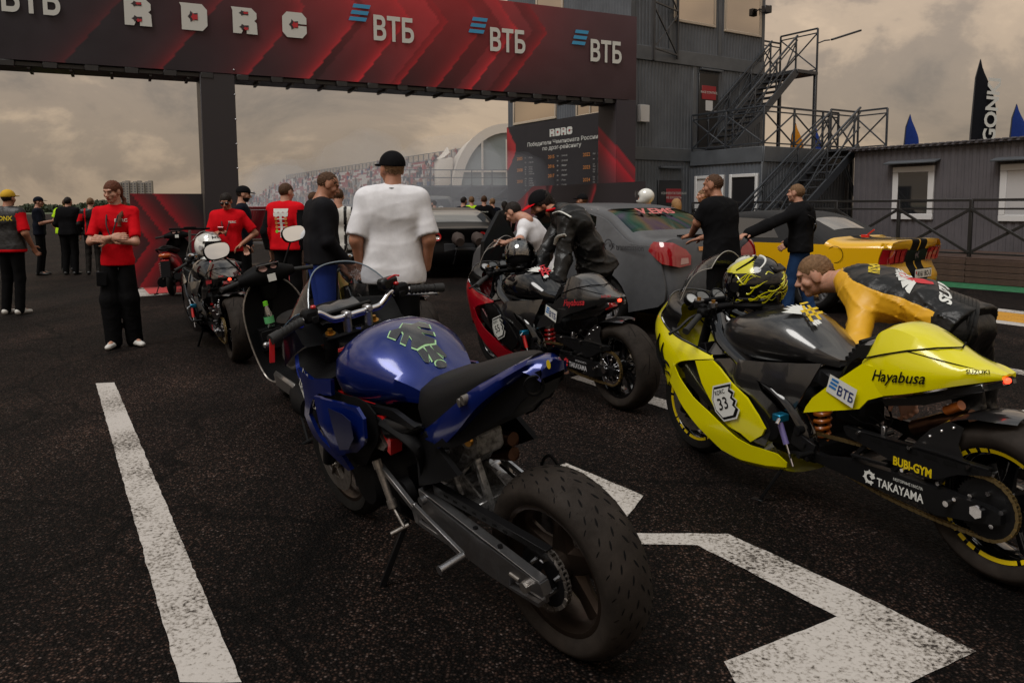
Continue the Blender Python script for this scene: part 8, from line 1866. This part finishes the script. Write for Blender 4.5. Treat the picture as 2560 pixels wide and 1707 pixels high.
el = J['elL'];mid = (shl+el)/2;arc(mid+V3(-.05,.055,-.03),mid+V3(-.075,.01,.03),mid+V3(-.06,-.06,.05),.020,MATS['leather_white'],'sleeve_stripe',r)
fa = nrm(J['wrL']-el);X = frameM(el+fa*.22+V3(-.068,-.01,0),-fa,(0,1,0.0));b = MB();put_text(b,'REVIT!',X,.07,0,.02,width=.20);b.build('sleeve_print',MATS['leather_white'],r,0)
b = MB();n = J['neck'];b.tube([n+V3(-.06,.05,.01),n+V3(-.075,-.02,.02),n+V3(0,-.07,.045),n+V3(.07,-.02,.02)],.022,8,flat=0.6);b.build('collar',MATS['cotton_red'],r)
# behind the grey car
person('person in black cap standing behind the grey car roof',at(1457,13.5),1.2,1.69,RELAX,h=0.016,hat='cap',layer={'hat':'cotton_black'},skin='skin_tan',hands=False)
person('driver in white full-face helmet beside the grey car',at(1615,12.2),1.3,1.73,RELAX,top='cotton_black',sleeve=1.0,h=0.014,hat='full',hairstyle=None,hands=False)
person('blond woman seen from behind beyond the grey car',at(1690,13.2),0.3,1.60,RELAX,h=0.016,hair='hair_blond',hairstyle='long',hands=False)
person('smiling person in dark jacket near the white door',at(1757,13.8),1.4,1.77,RELAX,h=0.016,hair='hair_fair',sleeve=1.0,hands=False)
# man in black tee pushing on the boot lid
bp_ = at(1805,7.75);by_ = 0.75;T = WL(bp_,by_,1.80)
person('muscular man in black T-shirt pushing on the boot lid of the grey car',bp_,by_,1.80,dict(neck=(0,.06,1.485),chest=(0,.035,1.30),head=(0,.115,1.63),shR=(.18,.04,1.42),shL=(-.18,.05,1.42),elL=T(PW(1745,556,7.72)),wrL=T(PW(1728,588,8.0)),hdL=T(PW(1712,592,8.15))-T(PW(1728,588,8.0)),hnL=(0,0,1),elR=(.26,.14,1.17),wrR=(.2,.38,1.10),hnR=(0,0,1)),top='cotton_black',sleeve=0.47,hem=0.86,hair='hair_brown',hairstyle='crop',skin='skin_tan',h=0.010,build=1.08,head=(0.25,-0.1,0),loose=0.018,wrinkle=0.006,curl=(0.2,0.15))
# man in black hoodie reaching out
hp_ = at(2002,9.55);hy_ = 1.0;T = WL(hp_,hy_,1.74)
r,J,dec,_ = person('man in black hoodie and blue jeans with a cross-body bag reaching towards the grey car',hp_,hy_,1.74,dict(neck=(0,.03,1.485),head=(0,.075,1.635),shL=T(PW(1975,538,9.4)),elL=T(PW(1920,562,9.2)),wrL=T(PW(1872,584,9.0)),hdL=T(PW(1850,590,8.95))-T(PW(1872,584,9.0)),hnL=(0,0,1),elR=(.27,-.02,1.15),wrR=(.22,.2,1.0),anL=(-.10,.12,.085),toL=(-.12,.28,.03),knL=(-.10,.10,.51),anR=(.12,-.14,.085),toR=(.14,.02,.03),knR=(.10,-.03,.51)),top='cotton_black',bottom='jeans_blue',sleeve=1.0,hem=0.90,hair='hair_fair',h=0.011,head=(0.1,0.05,0),loose=0.024,wrinkle=0.007)
b = MB();n = J['neck'];b.ball(n+V3(0,-.085,-.05),(.11,.065,.08),0,16,10);b.build('hood',MATS['cotton_black'],r)
b = MB();c = J['chest'];b.tube(curve([c+V3(-.16,.0,.10),c+V3(-.06,-.15,.02),c+V3(.07,-.155,-.10),c+V3(.18,-.08,-.2)],4),.016,6,flat=0.4);b.box(c+V3(.02,-.165,-.06),(.05,.015,.035),1,rotM('Y',.6));b.build('bag_strap',[LACE,MATS['bare_alloy']],r)
# rider in yellow leathers bending over the yellow bike
yp = at(2400,3.75);yy_ = 0.55;T = WL(yp,yy_,1.80)
pv = PW(2405,815,3.72);wa = PW(2322,765,3.86);ch = PW(2215,735,4.04);nk = PW(2105,700,4.25);hd_ = PW(2036,690,4.38)
shL_ = PW(2158,772,3.95);shR_ = shL_+V3(.16,.34,.06)
def ysuit(c,t,J):
 up = nrm(np.cross(J['neck']-J['pel'],J['shR']-J['shL']));up = up if up[2] > 0 else-up
 ax = J['chest']*.5+J['waist']*.5;hgt = (c-ax) @ up
 sp = nrm(J['neck']-J['pel']);s = (c-J['pel']) @ sp
 black = (t == 0) & ((hgt > 0.045) | (s < .06))
 return np.where(black,1,0)
def ysnap(V,J):
 up = nrm(np.cross(J['neck']-J['pel'],J['shR']-J['shL']));up = up if up[2] > 0 else-up;return (V-(J['chest']*.5+J['waist']*.5)) @ up-.045,up
r,J,dec,sf = person('rider in yellow and black leather suit bending down to work on the yellow bike',yp,yy_,1.80,
 dict(pel=T(pv),waist=T(wa),chest=T(ch),neck=T(nk),head=T(hd_),shL=T(shL_),shR=T(shR_),elL=T(PW(2140,868,3.80)),wrL=T(PW(2256,978,3.45)),hdL=T(PW(2290,1070,3.33))-T(PW(2256,978,3.45)),elR=T(PW(2140,850,4.25)),wrR=T(PW(2200,905,4.0)),hipR=T(pv)+V3(.085,.0,-.03),hipL=T(pv)+V3(-.085,.0,-.03),knL=T(PW(2420,990,3.9)),knR=T(PW(2450,980,4.05)),anL=T(PW(2435,1185,3.78)),anR=T(PW(2480,1160,4.0)),toL=T(PW(2400,1200,3.85)),toR=T(PW(2440,1170,4.1))),
 tmap=ysuit,tsnap=ysnap,tmats=['leather_yellow','leather_black'],bottom='leather_black',sleeve=1.0,hem=0.93,hair='hair_fair',hairstyle='short',skin='skin_light',h=0.009,head=(0.12,-0.32,0),loose=0.014,wrinkle=0.012,curl=(0.5,0.7))
sp = nrm(J['neck']-J['pel']);lt = nrm(J['shR']-J['shL']);upn = nrm(np.cross(lt,sp));upn = upn if upn[2] > 0 else-upn
dec('RYZHOV',J['neck']*.72+J['pel']*.28+upn*.14,lt,sp,.085,MATS['print_yellow'],.03,.24);dec('SUZUKI',J['pel']+sp*.10+upn*.14,lt,sp,.085,MATS['print_white'],.04,.30)
fe = []
for k in range(6):
 for s in (1,-1):a = .15+k*.26;fe.append(([(s*.03*math.cos(a),.03*math.sin(a)-.01),(s*(.17-.012*k)*math.cos(a),(.17-.012*k)*math.sin(a)),(s*(.15-.012*k)*math.cos(a+.2),(.15-.012*k)*math.sin(a+.2)),(s*.03*math.cos(a+.25),.03*math.sin(a+.25))],0))
fe += [([(-.03,-.09),(.03,-.09),(.045,.06),(0,.10),(-.045,.06)],1)]
dec(None,J['waist']*.55+J['chest']*.45+upn*.14,lt,sp,.1,[MATS['print_white'],MATS['print_red']],extra=fe)
b = MB();w = J['waist']*.35+J['pel']*.65
for k in range(12):
 c = J['pel']+sp*(-.03+.018*k)+upn*.012;b.tube([c+(lt*math.cos(a)*.150+upn*math.sin(a)*.122) for a in np.linspace(-0.5,PI+0.5,18)],.0095,6)
b.build('stretch_panel',MATS['leather_black'],r)['kind'] = 'stuff'
n = J['neck'];hn = nrm(J['head']-J['neck']);b = MB();b.tube([n-hn*.045+(lt*math.cos(a)+upn*math.sin(a))*.072 for a in np.linspace(0,2*PI,17)],.020,8);b.build('collar',MATS['leather_black'],r)
# ------------------------------------------------------------------ scooters and the bikes behind
def scooter(M,label,body,lamp_m,near=False,steer=0.0):
 root = thing('motor_scooter',label,'scooter',M=M);mb_ = MATS['matt_black'];R = .215;WB = 1.20
 for x in (0,WB):
  wl_ = wheel(root,x,R,.10,MATS['satin_black'],3,rim=.13,twin=False);tyre(wl_,x,R,.10,MATS['tyre_rubber'],rim=.13)
 # leg shield: curved sheet rising from the floor, seen from the rider's side
 rows = []
 for x,w,z in ((.62,.15,.26),(.72,.17,.245),(.84,.19,.26),(.92,.21,.36),(.97,.225,.55),(1.0,.215,.75),(1.02,.15,.88),(1.03,.08,.93)):rows.append([(x+.07*(abs(c) ** 2.2)*-1+.10,w*c,z+.012*abs(c) ** 4) for c in np.linspace(-1,1,11)])
 rows = crom(np.array(rows),3);b = MB();b.grid(rows);q = rows.copy();q[...,0] += .025;b.grid(q,1,True);b.build('leg_shield',[mb_,body],root,60)
 b = MB()
 for e in (0,-1):b.tube([r[e] for r in rows],.007,6)
 b.build('shield_edge',MATS['worn_steel'] if near else mb_,root)
 b = MB();b.box((1.0,0,.60),(.09,.30,.012),0);b.panel([(.95,.60),(1.04,.60),(1.04,.44),(.98,.44)],lambda x,z:.15,.01,.2,0,True);b.box((.955,0,.52),(.012,.30,.15),0,b=.01);b.build('glove_tray',mb_,root)
 b = MB();b.box((.66,0,.25),(.42,.30,.05),0,b=.02);b.box((.5,.15,.28),(.5,.04,.12),1,b=.02);b.box((.5,-.15,.28),(.5,.04,.12),1,b=.02);b.build('floorboard',[mb_,body],root)
 # rear cowl and seat
 rings = []
 for x,w,z0,z1 in ((.50,.10,.30,.62),(.42,.15,.32,.68),(.25,.165,.40,.71),(.05,.15,.50,.73),(-.15,.11,.58,.75),(-.30,.05,.66,.75)):rings.append([(x,w*math.cos(a),(z0+z1)/2+(z1-z0)/2*math.sin(a)) for a in np.linspace(0,2*PI,14,endpoint=False)])
 b = MB();b.loft(rings,0,sub=3);b.build('rear_cowl',body,root,60)
 rings = []
 for x,w,z in ((.56,.07,.70),(.50,.12,.73),(.34,.145,.745),(.12,.145,.77),(-.08,.125,.80),(-.20,.07,.80)):rings.append([(x,w*math.cos(a),z+.05*math.sin(a)) for a in np.linspace(0,2*PI,14,endpoint=False)])
 b = MB();b.loft(rings,0,sub=3);b.build('seat',MATS['seat_vinyl'],root,60)
 b = MB();b.tube(curve([(.02,.15,.74),(-.18,.14,.79),(-.33,.07,.80),(-.35,0,.80),(-.33,-.07,.80),(-.18,-.14,.79),(.02,-.15,.74)],4),.014,8);b.build('grab_rail',MATS['bare_alloy'] if near else mb_,root)
 b = MB();b.ball((-.27,0,.69),(.06,.10,.045),0,16,8);b.build('tail_lamp',lamp_m,root);b = MB();b.box((-.31,0,.60),(.02,.12,.04),0);b.build('reflector',MATS['lamp_bright'],root)
 b = MB();b.panel([(-.20,.62),(-.33,.60),(-.40,.34),(-.36,.33),(-.25,.52)],lambda x,z:.07,.14,.3);b.build('rear_mudguard',mb_,root)
 b = MB();b.tube([(.30,.12,.26),(.12,.13,.24),(-.02,.13,.23)],[.07,.10,.085],16);b.box((.2,0,.28),(.3,.2,.16),0,b=.03);b.cyl((-.02,-.16,.26),(-.35,-.17,.34),.055,.06,16);b.bar((.06,.2,.2),(-.1,.23,.06),.014);b.cyl((-.1,.2,.06),(-.1,.27,.05),.012,n=8);b.build('engine',mb_,root)
 b = MB();spring(b,(-.02,.11,.30),(-.08,.11,.56),.032,7,.007);b.cyl((-.02,.11,.28),(-.085,.11,.58),.014,n=8);b.build('shock',MATS['gold_anodised'] if near else MATS['worn_steel'],root)
 b = MB();b.tube([(WB,.06,R),(1.16,.05,.5),(1.07,0,.85)],.025,10);b.ball((WB,0,R+.05),(.20,.07,.19),0,16,10);b.build('front_fork',mb_,root)
 hb = bpy.data.objects.new('handlebar',None);COL.objects.link(hb);hb.parent = root;hb.location = (1.06,0,.93);hb.rotation_euler = (0,0,steer)
 rings = []
 for y,hx,hz,z in ((-.21,.035,.035,.045),(-.16,.06,.05,.05),(-.08,.085,.075,.055),(0,.095,.09,.055),(.08,.085,.075,.055),(.16,.06,.05,.05),(.21,.035,.035,.045)):rings.append([(-.02+hx*math.cos(a),y,z+hz*math.sin(a)) for a in np.linspace(0,2*PI,14,endpoint=False)])
 b = MB();b.loft(rings,0,sub=3);b.cyl((0,0,-.12),(-.02,0,.02),.05,.07,14);b.build('bar_cover',mb_,hb,60)
 b = MB();b.box((-.085,0,.108),(.09,.17,.012),0,rotM('Y',.75),b=.005)
 for y in (.035,-.045):b.lathe([(.0,.0),(.033 if y > 0 else .024,.0)],(-.091,y,.112),(-.68,0,.73),18,1)
 b.box((-.115,-.01,.035),(.004,.06,.055),2,rotM('Y',.1),b=.001);b.build('dash',[MATS['window_dark'],mat('dial_face',(.5,.3,.27),.4),MATS['print_white']],hb)
 for s in (1,-1):
  b = MB();b.cyl((-.03,s*.20,.045),(-.06,s*.335,.03),.016,.017,12);b.cyl((-.06,s*.335,.03),(-.063,s*.35,.029),.02,n=12);b.build('grip',MATS['grip_rubber'],hb)
  b = MB();b.tube([(.0,s*.19,.05),(.02,s*.26,.03),(-.01,s*.34,.015)],.007,6);b.build('lever',MATS['satin_black'],hb)
  if near:
   b = MB();b.tube(curve([(-.01,s*.15,.09),(.0,s*.22,.2),(.02,s*.27,.27)],4),.007,6);mm = b.build('mirror_stalk',mb_,hb);X = frameM((0.0,s*.29,.30),(0,-1,0),(.25,0,1)) @ np.diag([1.3,1.3,1,1])
   ol = ccurve([(-.062,-.022),(-.03,-.042),(.04,-.036),(.066,.0),(.05,.036),(-.03,.042),(-.065,.02)],3);b = MB();b.prism([(u*1.06,v*1.08) for u,v in ol],-.002,X,0,-.03);b.prism(ol,.0015,X,1,-.003);b.build('mirror',[mb_,MATS['mirror_glass']],mm,40)
 return root
SM = bike_frame(-1.12,4.93,121,11)
scooter(SM,'dark grey scooter with round mirrors and a bottle in its leg-shield tray',MATS['grey_paint'],MATS['lamp_red'],True,0.10)
scooter(bike_frame(*G(432,738)[:2],104,4),'small red scooter parked on the red carpet',MATS['red_paint'],mat('lamp_orange',(.55,.10,.01),.2,coat=1.0),False,0.1)
bt = thing('drink_bottle','clear drink bottle with green cap in the scooter tray','bottle',M=SM @ frameM((.98,.06,.61),(1,0,0),(0,1,0)))
b = MB();b.lathe([(.0,0),(.033,.0),(.035,.02),(.033,.10),(.016,.15),(.014,.165)],(0,0,0),(0,0,1),18);b.build('bottle_body',glass_mat('bottle_pet',(.5,.75,.7),.7),bt);b = MB();b.lathe([(.0,.195),(.017,.192),(.018,.16)],(0,0,0),(0,0,1),16);b.build('bottle_cap',mat('cap_green',(.15,.55,.02),.4),bt);b = MB();b.lathe([(.0355,.03),(.0355,.08)],(0,0,0),(0,0,1),18);b.build('bottle_label',mat('label_green',(.1,.4,.15),.5),bt)
KB3 = bike_frame(*G(603,902)[:2],119,4);hayabusa(KB3,'all-black drag bike with white helmet on its tank','k')
helmet(on(KB3,1.33,0,.93,PI+.55,.1),'white full-face helmet with dark lining on the all-black bike',MATS['helmet_white'],{'visor':glass_mat('visor_clear',(.9,.9,.9),.93),'lift':1.25,'trim':mat('trim_grey2',(.35,.35,.35),.3),'text':('Arai',.05,MATS['groove_black'],'brow')})
hayabusa(bike_frame(*at(1052,7.0),117,3),'olive gold drag bike hidden behind the man in white T-shirt','g')
ks = thing('kick_scooter','slim grey kick scooter standing before the banner wall','scooter',loc=(*at(484,9.6),0),rotz=rad(120))
b = MB();b.tube([(.42,0,.12),(.36,0,.5),(.30,0,1.18)],.018,10);b.build('stem',MATS['bare_alloy'],ks);b = MB();b.tube([(.30,-.24,1.2),(.30,.24,1.2)],.014,10);b.box((.29,0,1.21),(.05,.14,.035));b.build('handlebar',MATS['matt_black'],ks);b = MB();b.box((0,0,.12),(.7,.16,.05),0,b=.015);b.build('deck',MATS['matt_black'],ks)
for x in (-.42,.45):b = MB();b.lathe([(.05,-.025),(.095,-.025),(.105,0),(.095,.025),(.05,.025)],(x,0,.105),(0,1,0),24);b.build('wheel',MATS['tyre_rubber'],ks)
# dark shelf cabinet with a red tarpaulin
cb = thing('shelf_cabinet','dark wooden shelf cabinet hung with a glossy dark red sheet','cabinet',loc=(*at(690,12.6),0),rotz=rad(20));wd = mat('dark_wood',(.05,.025,.012),.6,bump=.4,bscale=12)
for z in (.15,.55,.95):b = MB();b.box((0,0,z),(.80,.4,.03));b.build('shelf',wd,cb)
for x in (-.42,.42):b = MB();b.box((x,0,.75),(.04,.42,1.45));b.build('side',wd,cb)
b = MB();b.box((0,0,1.46),(.92,.46,.05));b.build('top_board',MATS['dark_red_paint'],cb);b = MB();b.grid([[(-.40+.6*u,-.225-.02*math.sin(9*u+v*3),1.43-.45*v) for u in np.linspace(0,1,16)] for v in np.linspace(0,1,6)]);b.build('red_sheet',mat('vinyl_red',(.12,.008,.014),.18,coat=.8),cb,60)
# ------------------------------------------------------------------ stands, tent, flags, horizon
SD = nrm((-.50,.866,0));SN = V3(.866,.50,0)            # along the strip; to the right of it
sb0 = AY(1112,470,86.0);sb0[2] = 0;st = thing('grandstand','long stepped grandstand with red and white seats behind a mesh rail','grandstand',M=frameM(sb0,SD,SN,(0,0,1)));
rows_n,Ls = 16,118.0
b = MB();b.add([(0,0,0),(Ls,0,0),(Ls,0,2.0),(0,0,2.0)],[(0,1,2,3)]);b.build('front_wall',mat('stand_wall',(.20,.20,.21),.8,var=.2,vscale=.2),st)
vm = vcol_mat('crowd_print',.8);rg = random.Random(9);b = MB();cols = [];seatc = MB();scol = []
def cbox(mb,cl,c,s,col):
 x,y,z = c;a,d,e = s[0]/2,s[1]/2,s[2]/2;mb.add([(x+i*a,y+j*d,z+k*e) for i in (-1,1) for j in (-1,1) for k in (-1,1)],[(0,1,3,2),(4,6,7,5),(0,4,5,1),(2,3,7,6),(0,2,6,4),(1,5,7,3)]);cl.extend([(*col,1)]*8)
stp = MB()
for r_ in range(rows_n):
 y = .4+r_*.75;z = 2.0+r_*.40;stp.box((Ls/2,y+.35,z-.2),(Ls,.75,.4),0,b=.01);x = .5
 while x < Ls-.5:
  red_ = hash2(math.floor(x/3.1)*3.7+r_*1.9) > .62;cbox(seatc,scol,(x,y+.3,z+.22),(.85,.4,.42),(.26,.06,.06) if red_ else (.46,.44,.42));x += 1.0
  dens = (.55 if x < 28 else .12) if r_ > 3 else (.8 if x < 70 else .2)
  if rg.random() < dens:
   c = rg.choice(((.03,.03,.04),(.05,.05,.06),(.3,.3,.3),(.06,.08,.16),(.35,.06,.05),(.02,.02,.02),(.4,.38,.35),(.12,.1,.08)));hgt = rg.choice((.75,.85,1.45));xx = x+rg.uniform(-.3,.3);cbox(b,cols,(xx,y+.15,z+hgt/2),(.45,.3,hgt),c);cbox(b,cols,(xx,y+.13,z+hgt+.13),(.2,.2,.24),(.3,.17,.12))
stp.build('step_row',MATS['stand_wall'],st)
for mb_2,cl,nm in ((seatc,scol,'seats'),(b,cols,'crowd')):
 o = mb_2.build(nm,vm,st,0,fixn=False);o['kind'] = 'stuff';ca = o.data.color_attributes.new('Col','FLOAT_COLOR','POINT');ca.data.foreach_set('color',np.array(cl,np.float32).ravel())
b = MB();zt2 = 2+rows_n*.4;y2 = .4+rows_n*.75
for k in range(60):b.bar((k*2.0,y2,zt2-.5),(k*2.0,y2,zt2+1.2),.12)
for z in (1.2,.2):b.bar((0,y2,zt2+z),(Ls,y2,zt2+z),.1)
for k in range(45):b.bar((k*2.6,-.05,2.0),(k*2.6,-.05,3.1),.07)
b.bar((0,-.05,3.1),(Ls,-.05,3.1),.07);b.build('rail',mat('stand_rail',(.10,.11,.12),.6),st)
b = MB();b.add([(0,y2+.1,zt2-.4),(Ls,y2+.1,zt2-.4),(Ls,y2+.1,zt2+1.1),(0,y2+.1,zt2+1.1)],[(0,1,2,3)]);b.build('mesh_screen',glass_mat('mesh',(.75,.73,.70),.97,.5),st)
# white vaulted tent and black platform
tm = thing('vaulted_tent','white vaulted tent with a tall arched glass front above a black platform','tent',loc=tuple(AY(1268,518,70)*np.array([1,1,0])),rotz=rad(10));tw_ = mat('tent_white',(.55,.50,.44),.7)
def arch(R_,y,H_,n=25):return [(R_*math.cos(a),y,1.6+H_*math.sin(a) ** .85) for a in np.linspace(PI,0,n)]
b = MB();b.grid([arch(5.0,0,7.2),arch(5.2,5,7.0),arch(4.6,10,6.4)]);b.grid([arch(5.0,0,7.2),arch(4.2,-.1,6.4)]);b.build('vault',tw_,tm,60)
b = MB();b.grid([[(-5.0-1.3*u,1+5*v,6.3-.5*u+.7*math.sin(PI*v)*(1-u)-.25*abs(math.sin(3*u))) for u in np.linspace(0,1,9)] for v in np.linspace(0,1,7)]);b.box((-5.4,2.5,4.0),(1.5,3,3.8));b.build('side_canopy',tw_,tm,60)
b = MB();b.add([(x,.1,z) for x,_,z in arch(4.3,0,6.5)] ,[tuple(range(25))]);b.build('glass_front',mat('tent_glass',(.20,.24,.25),.1,coat=1.0),tm,0);b = MB()
for x in (-2.2,0,2.2):b.bar((x,0,1.6),(x,0,7.4),.18)
b.bar((-4.2,0,4.6),(4.2,0,4.6),.18);b.build('mullion',tw_,tm)
pf = thing('black_platform','black trussed viewing platform with railings below the white tent','platform',loc=tuple(AY(1180,518,52)*np.array([1,1,0])),rotz=rad(8));b = MB();b.box((0,1.5,1.0),(11,3,2.0));b.box((0,1.5,2.45),(11,3,.9));b.build('deck',MATS['black_cloth'],pf);b = MB()
for k in range(9):b.bar((-5.4+k*1.35,-.05,.2),(-5.4+k*1.35,-.05,3.9),.07);b.bar((-5.4+k*1.35,-.1,2.0),(-5.4+(k+1)*1.35,-.1,3.0),.05)
for z in (3.9,3.4):b.bar((-5.5,-.05,z),(6.6,-.05,z),.06)
b.build('railing',MATS['rail_steel'],pf)
b = MB();q0 = AY(640,560,60);
cw = thing('concrete_barrier','pale grey concrete safety barrier along the far side of the strip','barrier',M=frameM(AY(985,560,34.0)*np.array([1,1,0]),SD,SN,(0,0,1)));cm = mat('concrete',(.30,.29,.29),.85,var=.2,vscale=.6);seg = None
for k in range(12):
 if seg is None:b = MB();b.prism([(-.3,0),(.3,0),(.14,.4),(.1,1.05),(-.1,1.05),(-.14,.4)],3.96,frameM((0,0,0),(0,1,0),(0,0,1),(1,0,0)));o = b.build('barrier_block',cm,cw,0);seg = o.data
 else:o = bpy.data.objects.new('barrier_block',seg);COL.objects.link(o);o.parent = cw
 o.location = (k*4.0,0,0)
def flag(label,px,y0,y1,Z,w,m,txt=None,tilt=0.1):
 p0 = AY(px,y0,Z);p1 = AY(px,y1,Z);Hh = p1[2];f = thing('feather_flag',label,'flag',loc=(p0[0],p0[1],0),rotz=.2,group='feather flags behind the cabins');b = MB();pts = [(0,0,0),(.02,0,Hh*.6),(.12,0,Hh*.9),(.3,0,Hh)];b.tube(pts,[.04,.03,.02,.015],8);b.build('pole',MATS['dark_steel'],f)
 z0 = p0[2]-.6;rows = []
 for t in np.linspace(0,1,14):z = z0+(Hh-z0)*t;ww = w*(1-t ** 3)*(1-.25*(1-t));x0 = np.interp(z,[0,Hh*.6,Hh*.9,Hh],[0,.02,.12,.3]);rows.append([(x0+ww*u,.10*u*math.sin(4*t+3*u),z-.12*u) for u in np.linspace(0,1,6)])
 b = MB();b.grid(rows);b.build('flag_cloth',m,f,60)
 if txt:b = MB();put_text(b,txt,frameM((.62*w+.18,-.14,z0+.5),(.06,0,1),(-1,0,.06)),.75,0,.03,width=2.4);b.build('flag_print',MATS['print_white'],f,0)
cloth('flag_blue',(.02,.045,.22));cloth('flag_black',(.012,.013,.017));cloth('flag_orange',(.5,.2,.02))
flag('tall black feather flag lettered GONKI above the grey cabin',2424,352,148,30,1.25,MATS['flag_black'],'GONKI');flag('small blue feather flag between the stairs and the black flag',2256,362,286,32,.75,MATS['flag_blue']);flag('small blue feather flag to the far side of the black flag',2520,350,260,30,.9,MATS['flag_blue']);flag('orange feather flag behind the stair railing',1972,372,308,34,.7,MATS['flag_orange']);flag('blue feather flag behind the stair railing',2024,372,318,36,.6,MATS['flag_blue'])
ap = thing('apartment_block','pale ribbed apartment towers on the horizon','building',loc=tuple(AY(342,518,900)*np.array([1,1,0])),rotz=.25);b = MB()
for k in range(9):b.box((-16+k*4,(k % 2)*1.5,16+(k % 3)),(3.6,10,32),0,b=.1)
b.build('tower_bay',mat('tower_pale',(.30,.27,.25),.9),ap)
for k in range(9):
 b = MB();
 for j in range(11):b.box((-16+k*4,(k % 2)*1.5-5.05,2+j*2.8),(1.6,.2,1.5),0,b=.02)
 b.build('window_column',mat('tower_window',(.10,.10,.12),.3),ap)['kind'] = 'stuff'
rg = np.random.default_rng(4);N_ = 9000;x = rg.uniform(-330,40,N_);hgt = 3.2+1.6*np.sin(x*.05)+1.2*np.sin(x*.17+1);y = 420+rg.uniform(-6,6,N_) ;z = rg.uniform(0,1,N_) ** .7*hgt;sz = rg.uniform(.5,1.3,N_);a = rg.uniform(0,6.28,N_);V = [];Fq = []
for k in range(N_):
 ux,uz = math.cos(a[k])*sz[k],math.sin(a[k])*sz[k];V += [(x[k]-ux,y[k],z[k]-uz),(x[k]+uz,y[k]+sz[k],z[k]-ux),(x[k]+ux,y[k],z[k]+uz),(x[k]-uz,y[k]-sz[k]*.5,z[k]+ux)];Fq.append((4*k,4*k+1,4*k+2,4*k+3))
b = MB();b.add(V,Fq);props(b.build('far_treeline',mat('far_leaves',(.035,.05,.025),.9,var=.5,vscale=.2),None,0,fixn=False),'dark green treeline along the far horizon','trees',kind='stuff')
# burn-out smoke drifting over the strip
sm_ = bpy.data.materials.new('smoke');sm_.use_nodes = True;t = sm_.node_tree;t.nodes.clear();o_ = t.nodes.new('ShaderNodeOutputMaterial');pv_ = t.nodes.new('ShaderNodeVolumePrincipled');pv_.inputs['Color'].default_value = (.80,.84,.92,1);pv_.inputs['Density'].default_value = 0.09;t.links.new(pv_.outputs[0],o_.inputs['Volume'])
f = Field(.35,.8);c0 = AY(1105,520,23)
for dx,dy,dz,r_ in ((-3.2,2,1.0,1.3),(-1.2,1,1.2,1.6),(.4,.5,1.5,1.7),(1.6,-.6,1.6,1.4),(-2.2,3,1.9,1.3),(-.2,2.5,2.4,1.5),(-4.6,4,1.1,1.4),(-6.2,5,1.6,1.6),(-7.6,7,1.5,1.7),(-3.4,4.5,2.8,1.4)):f.cap(c0*np.array([1,1,0])+V3(dx,dy,dz),c0*np.array([1,1,0])+V3(dx+.6,dy,dz+.2),r_)
f.wr = (.5,1.2,2);f.cuts.append(((0,0,-1),-.03));V,Fq = f.mesh();so = net_obj('tyre_smoke',[(smooth(V,Fq,3),Fq,0)],[sm_],None);props(so,'thin blue-grey tyre smoke drifting behind the black coupe','smoke',kind='stuff')
